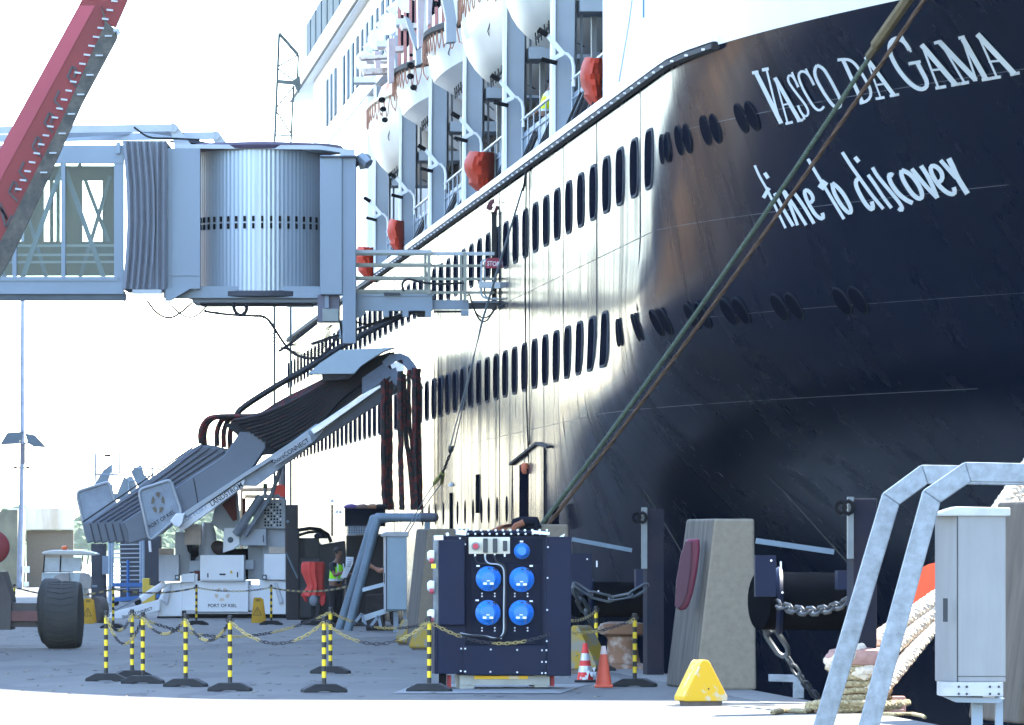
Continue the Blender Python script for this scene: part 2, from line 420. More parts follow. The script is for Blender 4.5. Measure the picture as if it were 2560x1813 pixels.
def hit(px, py, out=.012):
    d = (P(px, py, 100)-CAM).normalized(); h = hull_bvh.ray_cast(CAM, d)
    if h[0] is None: return None, None
    n = h[1] if h[1].x < 0 else -h[1]
    return h[0]+n*out, n
seamm = mat('weld_seam', (.07,.085,.10), .5, var=.5, scale=3)
for dz, s0, s1 in ((5.2,100,262),(2.4,105,160),(3.72,85,113.5),(6.65,84,112)):
    pts = []; s = s0
    while s < s1: pts.append(S(hullL(s,dz)-.004, s, dz+EYE)); s += 1.0 if s < 135 else 4
    MB().tube(pts, .0045 if dz != 3.72 else .003, 4).build('weld_seam', seamm, ship)
for s in (117,125.5,133,141.5,150,171,190): # plate butts
    MB().tube([S(hullL(s,z)-.002, s, z+EYE) for z in (-.5,1,2.4,4,5.2,6.5,7.7)], .012, 4).build('weld_seam', mat('plate_seam',(.03,.04,.05),.5), ship)

# windows: rounded rectangles set on the plating
def rr(w_, h_, r, n=3):
    o_ = []
    for cx, cy, a0 in ((w_/2-r, h_/2-r, 0), (-w_/2+r, h_/2-r, 90), (-w_/2+r, -h_/2+r, 180), (w_/2-r, -h_/2+r, 270)):
        for i in range(n+1):
            a = math.radians(a0+90*i/n); o_.append((cx+r*math.cos(a), cy+r*math.sin(a)))
    return o_
wins = []
rimm = mat('window_rim', (.05,.06,.075), .7, spec=.1, var=.3)
def hull_window(s, dz, w_, h_, r, L=None, mb=None):
    Lf = (lambda s, z: L) if L is not None else hullL
    pts = [(S(Lf(s+x, dz+y)-.02, s+x, dz+y+EYE)) for x, y in rr(w_, h_, r)]
    m_ = mb or MB(); m_.prism(pts, V((1,0,0))*.04); return m_
s = 115.3; rowA = []
while s < 262: rowA.append((s, 6.42)); s += 2.72
s = 123.7
while s < 262: rowA.append((s, 3.70)); s += 2.72
rowA.sort()
rest = MB(); cnt = 0
for i, (s, dz) in enumerate(rowA):
    if cnt < 78:
        ring = hull_window(s, dz, 1.38, 1.00, .3); fr_ = ring.build('window', rimm, ship)
        gl = MB(); pts = [(S(hullL(s+x, dz+y)-.03, s+x, dz+y+EYE)) for x, y in rr(1.24, .9, .26)]; gl.prism(pts, V((1,0,0))*.02)
        gl.build('pane', winmat, fr_); cnt += 1
    else: hull_window(s, dz, 1.3, .94, .28, mb=rest)
stk = mat('salt_streak', (.05,.055,.06), .7, var=.4, scale=3, spec=.1)
rs = random.Random(5)
for (s, dz) in rowA[:60]:
    if rs.random() < .45:
        x_ = rs.uniform(-.5,.5); l_ = rs.uniform(.3,1.3); w_ = rs.uniform(.008,.02); q = MB()
        q.prism([S(hullL(s+x_,dz-.5)-.006,s+x_-w_,dz-.52+EYE), S(hullL(s+x_,dz-.5)-.006,s+x_+w_,dz-.52+EYE), S(hullL(s+x_,dz-.5-l_)-.006,s+x_+w_*.3,dz-.52-l_+EYE), S(hullL(s+x_,dz-.5-l_)-.006,s+x_-w_*.3,dz-.52-l_+EYE)], V((.004,0,0)))
        q.build('drip_streak', stk, ship)
# superstructure glazing joins the same budget
def port(c, n, r=.235):
    t_ = V((0,0,1)).cross(n).normalized(); u_ = n.cross(t_)
    m_ = MB(); m_.lathe(c-n*.03, [(r*1.05,0),(r*1.05,.034),(r*.98,.038)], 20, n)
    p_ = m_.build('porthole', mat('porthole_rim',(.012,.016,.022),.8,spec=.05), ship, smooth=True)
    q = MB(); q.lathe(c+n*.006, [(r*.95,0),(r*.95,.006)], 20, n); q.build('pane', winmat, p_)
for x, y in ((1662,371),(1709,349),(1777,324),(1867,293),(1549,831),(1594,818),(1653,806),(1744,790),(1838,779),(1968,767),(2126,752)):
    c, n = hit(x, y)
    t_ = V((0,0,1)).cross(n).normalized()
    for sg in (-1, 1):
        c2 = c+t_*sg*.29; port(c2, n)
for x in (1090,1073,1057,1109,1144,1163,1183,1204,1222,1243,1267):
    s = SD(x); c = S(10.7, s, 2.59); n = V((-1,-K,0)).normalized(); port(c, n, .27)

# painted name: strokes laid on the plating
def stroke_set(strokes, ox, oy, sc, name):
    mb = MB(); lay = 0
    for st in strokes:
        wd_ = st[0]; pts = [V((ox+x/sc, oy+y/sc)) for x, y in st[1:]]
        den = []
        for i in range(len(pts)-1):
            k = max(1, int((pts[i+1]-pts[i]).length/7))
            for q in range(k): den.append(pts[i].lerp(pts[i+1], q/k))
        den.append(pts[-1]); out = .006+.003*(lay % 7); lay += 1
        if len(den) > 4 and len(pts) > 2:
            for _ in range(3): den = [den[0]]+[(den[i-1]+den[i]*2+den[i+1])/4 for i in range(1, len(den)-1)]+[den[-1]]
        row = []
        for i, p in enumerate(den):
            t_ = (den[min(i+1,len(den)-1)]-den[max(i-1,0)]).normalized(); nn = V((-t_.y, t_.x))
            # pens cut flat: broader when the stroke runs down to the right
            w2 = wd_/sc/2*1.18
            a_, _ = hit(p.x+nn.x*w2, p.y+nn.y*w2, out); b_, _ = hit(p.x-nn.x*w2, p.y-nn.y*w2, out)
            if a_ is None or b_ is None: continue
            row.append((a_, b_))
        b0 = len(mb.v)
        for a_, b_ in row: mb.v += [a_, b_]
        for i in range(len(row)-1):
            mb.f.append((b0+2*i, b0+2*i+1, b0+2*i+3, b0+2*i+2)); mb.m.append(0)
    return mb.build(name, paint_w, ship)
nm = [(30,(98,458),(308,880)),(14,(188,435),(262,735),(306,878)),(22,(72,465),(124,455)),(22,(155,440),(210,428)),
 (12,(262,500),(365,870)),(27,(262,500),(462,850)),(12,(320,725),(388,712)),(18,(342,882),(402,868)),(18,(438,860),(488,848)),
 (16,(452,580),(418,510),(390,468),(358,474),(362,530),(430,625),(510,725),(545,795),(533,835),(498,835),(468,785),(447,730)),(16,(490,800),(502,845)),(14,(400,455),(450,580)),
 (17,(582,560),(545,480),(505,435),(462,436),(448,485),(490,590),(560,710),(610,780),(645,778),(664,735)),(14,(516,425),(582,562)),
 (22,(600,402),(574,425),(585,500),(650,620),(730,735),(778,772),(802,745),(795,685),(720,540),(650,420),(600,402)),
 (26,(812,352),(972,702)),(20,(770,358),(860,345),(905,375),(960,450),(1040,590),(1056,650),(1040,690),(1000,704),(952,712)),
 (12,(1002,328),(1128,672)),(28,(1002,328),(1240,650)),(12,(1086,560),(1172,548)),(19,(1088,672),(1162,660)),(19,(1196,655),(1272,640)),
 (30,(1360,275),(1320,205),(1270,172),(1215,185),(1188,235),(1205,325),(1265,435),(1345,535),(1430,600),(1490,606),(1514,575),(1500,525),(1425,385)),(22,(1352,388),(1452,370)),(14,(1300,160),(1375,290)),
 (15,(1462,228),(1602,590)),(36,(1462,228),(1745,560)),(14,(1548,436),(1625,428)),(22,(1570,590),(1658,576)),(20,(1700,566),(1778,552)),
 (15,(1610,205),(1812,545)),(36,(1605,205),(1905,520)),(15,(1795,180),(1912,528)),(36,(1800,180),(1992,515)),(22,(1566,215),(1625,198)),(22,(1758,182),(1810,168)),(22,(1782,552),(1846,540)),(22,(1952,520),(2030,508)),
 (15,(1918,142),(2078,500)),(38,(1918,142),(2225,472)),(14,(2010,368),(2098,360)),(22,(2036,502),(2114,490)),(22,(2182,480),(2260,464))]
stroke_set(nm, 1860, 40, 3.276, 'name_lettering')
sg = [(20,(105,280),(150,385),(230,520),(290,650),(400,880)),(30,(190,590),(245,495)),(30,(203,350),(238,402)),
 (28,(300,545),(385,700),(478,858)),(26,(380,515),(450,660),(522,850)),(26,(395,520),(500,680),(605,848)),(28,(480,520),(580,660),(682,832)),
 (30,(625,640),(672,640),(660,560),(590,492),(568,520),(610,630),(690,765),(755,812),(778,790),(750,735)),
 (26,(615,218),(700,365),(790,510),(880,660),(960,792)),(56,(735,500),(785,430)),
 (32,(850,445),(862,530),(930,650),(1010,745),(1046,750),(1030,680),(960,550),(895,475),(850,445)),
 (28,(948,150),(1030,280),(1130,420),(1230,560),(1340,692)),(34,(1105,400),(1068,405),(1085,490),(1160,630),(1230,712),(1256,700),(1230,620)),(34,(1072,195),(1110,242)),
 (28,(1188,370),(1260,470),(1330,580),(1412,688)),(30,(1232,298),(1270,370),(1370,490),(1470,610),(1530,690),(1530,728),(1498,722),(1478,690)),
 (36,(1432,375),(1405,340),(1380,352),(1402,440),(1480,550),(1560,615),(1618,638)),
 (36,(1512,322),(1500,350),(1545,450),(1620,560),(1690,612),(1722,595),(1690,480),(1600,355),(1512,322)),
 (34,(1612,308),(1700,420),(1780,510),(1855,586)),(36,(1702,278),(1770,380),(1820,490),(1858,588)),
 (36,(1850,445),(1915,425),(1905,330),(1830,265),(1785,262),(1800,350),(1870,465),(1960,545),(2040,558),(2036,510),(2015,482)),
 (34,(1880,230),(1960,320),(2030,400)),(44,(1960,212),(1995,280),(2040,390),(2140,550))]
stroke_set(sg, 1860, 340, 3.822, 'slogan_lettering')

# ---- above the hull
Z = EYE
fen = MB(); pts = []
s = 107.5
while s < 262: pts.append(S(hullL(s,7.78)-.05, s, 7.72+Z)); s += 2 if s < 135 else 4
fen.tube(pts, .075, 6); fen.build('rubbing_rail', dark, ship)
cap = MB()
for i in range(len(pts)-1):
    cap.beam(pts[i]+V((.02,0,.14)), pts[i+1]+V((.02,0,.14)), .16, .14)
cap.build('deck_edge', ship_white, ship)
st = MB(); s = 108
while s < 200:
    p = S(hullL(s,7.78)-.13, s, 7.70+Z); st.box(p, (.05,.12,.03)); s += 1.3
st.build('rail_stud', ship_white, ship)
# white bulwark forward of the promenade, following the flare
def zt_s(s, z):
    top = interp([60,84,87,90,97,104,125], [8.25,8.3,8.6,12,14.3,15,15], s); return 7.74+(z-7.74)/(14.2-7.74)*(top-7.74)
bw = MB(); sb = [64+i*1.0 for i in range(61)]; zb = [7.74, 8.8, 9.8, 10.8, 11.8, 13.0, 14.2]
for s in sb:
    for z in zb: z = zt_s(s, z); bw.v.append(S(hullL(s, z)-.02, s, z+Z))
n_ = len(zb)
for i in range(len(sb)-1):
    for j in range(n_-1): bw.f.append((i*n_+j,(i+1)*n_+j,(i+1)*n_+j+1,i*n_+j+1)); bw.m.append(0)
k_ = len(bw.v)
for s in sb:
    for z in zb: z = zt_s(s, z); bw.v.append(S(hullL(s, z)+.25, s, z+Z))
for i in range(len(sb)-1):
    for j in range(n_-1): bw.f.append((k_+i*n_+j,k_+i*n_+j+1,k_+(i+1)*n_+j+1,k_+(i+1)*n_+j)); bw.m.append(0)
e = len(sb)-1
for j in range(n_-1): bw.f.append((e*n_+j, k_+e*n_+j, k_+e*n_+j+1, e*n_+j+1)); bw.m.append(0)
bw.build('bulwark', ship_white, ship, smooth=True, angle=50)
pipe = MB(); pipe.tube([P(1610,0,118)+V((-.2,0,0)), P(1602,60,118)+V((-.2,0,0)), P(1592,205,118)+V((-.3,0,0))], .02, 5); pipe.tube([P(1535,0,122), P(1540,120,121.5), P(1552,230,121)], .025, 5)
pipe.build('drain_pipe', grey_light, ship)
wnd = MB(); wnd.ppx([(1606,-20),(1606,46),(1658,20),(1680,-20)], 116, .05); wnd.build('window', mat('shaded_blue_pane',(.10,.2,.34),.4), ship)
# promenade: floor, back wall, deckhead
pr = MB()
pr.prism([S(10.9,124,7.85+Z), S(14.6,124,7.85+Z), S(14.6,262,7.85+Z), S(10.9,262,7.85+Z)], V((0,0,.06)))
pr.build('promenade_deck', mat('deck_grey',(.25,.27,.28),.8), ship)
ww = MB(); ww.prism([S(14.6,100,7.9+Z), S(14.6,262,7.9+Z), S(14.6,262,19.2+Z), S(14.6,100,19.2+Z)], V((11.6,0,0)))
ww.build('deckhouse', ship_white, ship)
# joinery seen inside the promenade: dark doors, green boards, panels
for s, a, b, c, m_ in ((138,.1,1.3,2.2,'g'),(151,.1,1.2,2.2,'g'),(152.5,.9,2.2,1.8,'g'),(165.5,.7,2.4,1.9,'g'),(178,.8,2.2,1.9,'r'),(126,.4,1.5,2.2,'k'),(144,.6,1.7,2.2,'k'),(159,.5,1.7,2.2,'k'),(171,.5,1.7,2.2,'k')):
    mm = {'g': mat('green_board',(.02,.14,.07),.5), 'r': mat('dark_red_board',(.25,.02,.03),.6), 'k': mat('dark_doorway',(.05,.055,.06),.7)}[m_]
    q = MB(); q.prism([S(14.56,s-b/2,8.3+a+Z), S(14.56,s+b/2,8.3+a+Z), S(14.56,s+b/2,8.3+c+Z), S(14.56,s-b/2,8.3+c+Z)], V((-.05,0,0)))
    q.build('notice_board' if m_ != 'k' else 'doorway', mm, ship)
# deckhead over the promenade
dh = MB(); dh.prism([S(12.6,124,10.55+Z), S(14.6,124,10.55+Z), S(14.6,262,10.55+Z), S(12.6,262,10.55+Z)], V((0,0,.12))); dh.build('deckhead', mat('deckhead_grey',(.34,.35,.36),.7), ship)
# upper decks, flush with the side, ending at the aft quarter
up = MB()
up.prism([S(10.75,184,13.3+Z), S(10.75,240,13.3+Z), S(14.5,240,13.3+Z), S(14.5,184,13.3+Z)], V((0,0,2.7)))
up.prism([S(10.5,184,16.0+Z), S(10.5,251,16.0+Z), S(14.5,251,16.0+Z), S(14.5,184,16.0+Z)], V((0,0,.8)))
up.prism([S(10.75,184,16.8+Z), S(10.75,246,16.8+Z), S(14.5,246,16.8+Z), S(14.5,184,16.8+Z)], V((0,0,4.5)))
up.prism([S(10.75,205,7.95+Z), S(10.75,262,7.95+Z), S(14.5,262,7.95+Z), S(14.5,205,7.95+Z)], V((0,0,5.3)))
up.prism([S(10.8,112,15.0+Z), S(10.8,184,15.0+Z), S(41.5,184,15.0+Z), S(41.5,112,15.0+Z)], V((0,0,14)))
up.prism([S(14.6,184,13.3+Z), S(14.6,246,13.3+Z), S(41.5,246,13.3+Z), S(41.5,184,13.3+Z)], V((0,0,15.6)))
up.build('upper_deck', ship_white, ship)
ul = MB(); ul.tube([S(10.42,184,16.02+Z), S(10.42,251,16.02+Z)], .05, 5); ul.build('gutter', mat('gutter_brown',(.22,.19,.15),.8,var=.6,scale=3,stretch=(1,4,1)), ship)
ugl = mat('upper_glazing', (.045,.085,.12), .6, var=.6, scale=.5, spec=.08)
for i in range(9):
    s = 243.5-i*4.1; hull_window(s, 17.55, 3.4, 1.5, .05, L=10.73).build('window', ugl, ship)
for i in range(16):
    s = 229.5-i*2.75
    if i == 3: continue
    hull_window(s, 14.62, 1.15, 1.5, .06, L=10.73).build('window', ugl, ship)
if rest.v:
    o = rest.build('window', winmat, ship); o['kind'] = 'stuff'
# davit posts every 12.8 m with cross beams, lamps on bent arms
pw = mat('davit_paint', (.25,.29,.33), .5, var=.12, scale=.8)
posts = [134.1, 147, 159.8, 172.6, 185.5, 198.3]
def lamp_arm(s):
    q_ = 134.1/s; jx = 10.7*F/s+9*q_; jy = HZ-9.5*F/s; D = s-.7
    A_ = lambda dx, dy, d=0: P(jx+dx*q_, jy+dy*q_, D+d)
    a = MB(); a.tube([A_(0,0), A_(14,4), A_(25,16), A_(29,34), A_(29,84)], .035, 6)
    a.beam(A_(4,4), A_(-40,-48), .07, .09); a.beam(A_(2,2), A_(-28,18), .09, .08)
    d = a.build('lamp_arm', white, ship)
    q = MB(); q.beam(A_(-36,-44), A_(-60,-58), .12, .10); q.build('floodlight', black, d)
    q = MB(); q.beam(A_(-52,16,-.1), A_(-12,26,-.1), .1, .08); q.build('floodlight', black, d)
for i, s in enumerate(posts):
    m_ = MB()
    m_.prism([S(10.62,s,7.9+Z), S(10.99,s,7.9+Z), S(10.99,s+1.3,7.9+Z), S(10.62,s+1.3,7.9+Z)], V((.05,0,5.2)))
    for dx in (.05,.16): m_.tube([S(11.02+dx,s+.5,8+Z), S(11.02+dx,s+.5,12.4+Z)], .03, 6)
    m_.prism([S(11.42,s+1.0,7.9+Z), S(11.52,s+1.0,7.9+Z), S(11.52,s+1.2,7.9+Z), S(11.42,s+1.2,7.9+Z)], V((0,0,2.45)))
    po = m_.build('davit_post', pw, ship)
    b_ = MB(); b_.prism([S(11.1,s-.2,10.28+Z), S(14.5,s-.2,10.28+Z), S(14.5,s+1.4,10.28+Z), S(11.1,s+1.4,10.28+Z)], V((0,0,.25))); b_.build('cross_beam', pw, po)
    e_ = MB(); e_.box(S(10.61,s-.02,10.5+Z), (.06,.1,5.3)); e_.build('edge_strip', ship_white, po)
    lamp_arm(s)
# balustrade of the promenade, leaning raft chutes (dark edged) and rails
rl = MB()
rl.tube([S(10.95,126,8.98+Z), S(10.95,205,8.98+Z)], .035, 6); rl.tube([S(10.95,126,8.6+Z), S(10.95,205,8.6+Z)], .015, 5)
s = 126
while s < 205: rl.tube([S(10.95,s,7.9+Z), S(10.95,s,8.98+Z)], .018, 5); s += 1.6
rl.build('railing', grey_light, ship)
panel = mat('blue_grey_panel', (.16,.21,.26), .5, var=.15)
q = MB(); q.prism([S(10.98,124,7.9+Z), S(10.98,205,7.9+Z), S(10.98,205,8.72+Z), S(10.98,124,8.72+Z)], V((.04,0,0))); q.build('bulwark_plate', panel, ship)
q = MB(); q.prism([S(14.52,124,7.9+Z), S(14.52,204,7.9+Z), S(14.52,204,10.55+Z), S(14.52,124,10.55+Z)], V((.04,0,0))); q.build('promenade_shade_sheet', mat('promenade_shade_grey',(.07,.07,.07),.7,var=.2), ship)  # dark sheet over the back wall; recess shade put into its grey
for i, s in enumerate([121.3]+posts):
    p_ = 10.7*F/s; q_ = 134.1/s
    for o_, n_q in ((44,1),(90,2)):
        if i == 0 and n_q == 1: o_ = -60*0+30
        pb_ = p_-122*q_*0+o_*q_; 
        if i == 0: pb_ = 1425 if n_q == 1 else 1466
        yb_ = HZ-.737*pb_; k2 = MB(); D_ = 10.75*F/pb_
        k2.beam(P(pb_,yb_-2,D_), P(pb_+40*q_,yb_-92*q_,D_-.3), .06, .055)
        for e2 in (-1,1): k2.tube([P(pb_-8*q_+e2*2,yb_-6,D_), P(pb_+26*q_+e2*2,yb_-84*q_,D_-.2)], .014, 4)
        k2.build('raft_ramp', dark, ship)
# davit winches and arms over the aft boats
for i, (x, y, s) in enumerate(((925,155,202),(957,100,196),(985,62,189),(1035,5,180))):
    c = P(x, y, s-1.2); q = MB(); q.disc(c, .30, V((-.5,-1,0)), .35, 20); q.box(c+V((.9,0,-.1)), (1.7,1.2,.75)); q.box(c+V((.3,0,-.55)), (1.5,1.3,.16)); q.tube([c+V((-.1,0,.3)), c+V((.6,0,.9)), c+V((1.1,0,1.1))], .18, 6)
    wn = q.build('davit_winch', white_dirty, ship); h_ = MB(); h_.disc(c+V((-.01,-.03,0)), .09, V((.5,1,0)), -.03, 12); h_.build('axle_hole', mat('rust_brown',(.12,.05,.03),.8), wn)
    q = MB(); q.beam(c+V((.7,.2,-.2)), c+V((1.0,.2,-3.0)), .35, .9); q.build('davit_leg', mat('pinkish_white',(.40,.34,.36),.5), ship)  # davit legs in pinkish white
arms = MB(); arms.ppx([(1104,-8),(1132,-8),(1141,48),(1116,50)], 154, .4); arms.ppx([(1115,50),(1141,48),(1141,104),(1116,106)], 154, .6); arms.ppx([(1012,40),(1026,48),(1052,118),(1040,128)], 165, .4); arms.ppx([(1040,118),(1053,116),(1053,160),(1041,162)], 165, .5); arms.ppx([(975,112),(985,112),(985,205),(976,205)], 183, .4); arms.ppx([(985,88),(1004,88),(998,196),(990,196)], 185, .5)
arms.build('davit_arm', pw, ship)
for pts_, D_ in (([(1044,-5),(1063,-5),(1057,115),(1046,120)],160),([(971,96),(990,96),(984,205),(972,208)],178),([(1070,-5),(1082,-5),(1076,60),(1070,62)],152),([(936,128),(952,128),(952,176),(940,180)],190)):
    q = MB(); q.ppx(pts_, D_, .5); q.build('davit_leg', MATS['pinkish_white'], ship)
for x, y, r_ in ((1028,138,5),(1026,163,9),(1026,191,9),(1034,219,9),(955,250,9),(958,273,8),(962,300,8),(1089,10,9)):
    D_ = 10.0*F/x; q = MB(); q.ball(P(x,y,D_), r_*D_/F, (1,1,.85), 12, 8); q.build('ball_fender', black, ship, smooth=True)
for x0, y0, x1, y1 in ((905,172,972,182),(900,140,975,144),(965,118,1010,126),(1002,60,1060,68)):
    q = MB(); D_ = 10.4*F/x1; q.ppx([(x0,y0),(x1,y0-4),(x1,y1),(x0+6,y1+4)], D_, .8); q.build('davit_base_beam', mat('rust_streaked_white',(.55,.50,.48),.6,col2=(.16,.07,.05),scale=3,lo=.5,hi=.62), ship)
# shell door with canopy and gutter
dr = MB()
dr.prism([S(10.66,SD(1322),.0+Z+.02), S(10.66,SD(1303),.02+Z), S(10.66,SD(1303),1.72+Z), S(10.66,SD(1322),1.62+Z)], V((.05,0,0))); dr.build('shell_door_opening', winmat, ship)
dd = MB(); dd.prism([S(10.675,SD(1362),0+Z), S(10.675,SD(1324),0+Z), S(10.675,SD(1326),2.1+Z), S(10.675,SD(1362),2.0+Z)], V((.02,0,0))); dd.build('shell_door', hm, ship)
cn = MB(); cn.beam(P(1281,1161,SD(1281))+V((-.04,0,0)), P(1346,1110,SD(1346))+V((-.04,0,0)), .08, .05); cn.beam(P(1346,1108,SD(1346))+V((-.04,0,0)), P(1376,1118,SD(1376))+V((-.04,0,0)), .08, .05); cn.tube([P(1281,1163,SD(1281)),P(1279,1300,SD(1281))], .015, 4); cn.tube([P(1364,1125,SD(1364)),P(1363,1320,SD(1364))], .02, 4)
cn.build('rain_gutter', dark, ship)
sp = MB(); sp.bpx(1191,1186,1200,1283,SD(1195)-.4,.3); sp.bpx(1125.5,1232,1131,1325,SD(1128)-.4,.3); sp.bpx(1382,1265,1398,1330,SD(1390)-.4,.3); sp.bpx(829,1262,832,1340,SD(830)-.4,.3)
sp.build('discharge_slot', winmat, ship)
for (x,y,w2,h2) in ((1129,1211,7,10),(1000,1180,6,9),(830,1252,6,9),(842,1280,5,8),(850,1280,5,8)):
    q = MB(); q.ppx([(x-w2,y+h2/2),(x+w2,y+h2/2),(x+w2*.3,y-h2/2),(x-w2*.2,y-h2/2)], SD(x)-.5, .3); q.build('draught_hood', white, ship)
ob = thing('orange_bag', 'small orange bag hanging from a rope beside the open shell door', 'bag', tuple(P(1312,1185,SD(1312)-1)))
q = MB(); q.lathe(P(1312,1185,SD(1312)-1), [(.04,0),(.075,.06),(.085,.16),(.06,.22)], 12); q.build('bag', mat('faded_orange',(.6,.16,.08),.7), ob, smooth=True)
q = MB(); q.tube([P(1312,1158,SD(1312)-1), P(1313,1120,SD(1312)-1)], .008, 4); q.build('cord', dark, ob)

# orange covers hung along the rail
def cover(x0, y0, x1, y1, s, lab, seed):
    rnd = random.Random(seed); mb = MB(); n, m_ = 11, 10; prof = []
    for j in range(m_+1):
        v = j/m_; y = y0+(y1-y0)*v
        wl_ = .75+.25*math.sin(math.pi*min(1, v*1.3+.1)) if v < .62 else .93-((v-.62)/.38)**1.3*.6
        xl = x1-(x1-x0)*wl_
        for i in range(n+1):
            u = i/n; x = xl+(x1-xl)*u; d = s-.9*math.sin(math.pi*u)**.6*(1-.3*v)+rnd.uniform(-.06,.06)
            mb.v.append(P(x+rnd.uniform(-1,1), y-(1-u)*4+rnd.uniform(-1.2,1.2), d))
    for j in range(m_):
        for i in range(n): mb.f.append((j*(n+1)+i, j*(n+1)+i+1, (j+1)*(n+1)+i+1, (j+1)*(n+1)+i)); mb.m.append(0)
    k2 = len(mb.v)
    for p in list(mb.v): mb.v.append(p+V((0,1.1,0))*.6)
    for j in range(m_):
        for i in range(n): mb.f.append((k2+j*(n+1)+i, k2+(j+1)*(n+1)+i, k2+(j+1)*(n+1)+i+1, k2+j*(n+1)+i+1)); mb.m.append(0)
    edge = [i for i in range(n+1)]+[j*(n+1)+n for j in range(1, m_+1)]+[m_*(n+1)+i for i in range(n-1,-1,-1)]+[j*(n+1) for j in range(m_-1,0,-1)]
    for i in range(len(edge)):
        a_, b_ = edge[i], edge[(i+1)%len(edge)]; mb.f.append((a_, b_, b_+k2, a_+k2)); mb.m.append(0)
    o_ = mb.build('equipment_cover', orange, smooth=True, angle=25); tag(o_, lab, 'cover', 'orange covers along the promenade rail')
cover(1450,147,1518,282,127,'bright orange canvas cover beside the white bow plating, highest of the covers',1)
cover(1160,382,1238,495,155,'orange canvas cover sagging over the rail right of the lifeboat posts, below the green sign',2)
cover(968,552,1010,640,184,'small orange canvas cover between two davit posts next to a dark red board',3)
cover(886,620,942,705,199,'orange canvas cover showing behind the boarding bridge handrail',4)

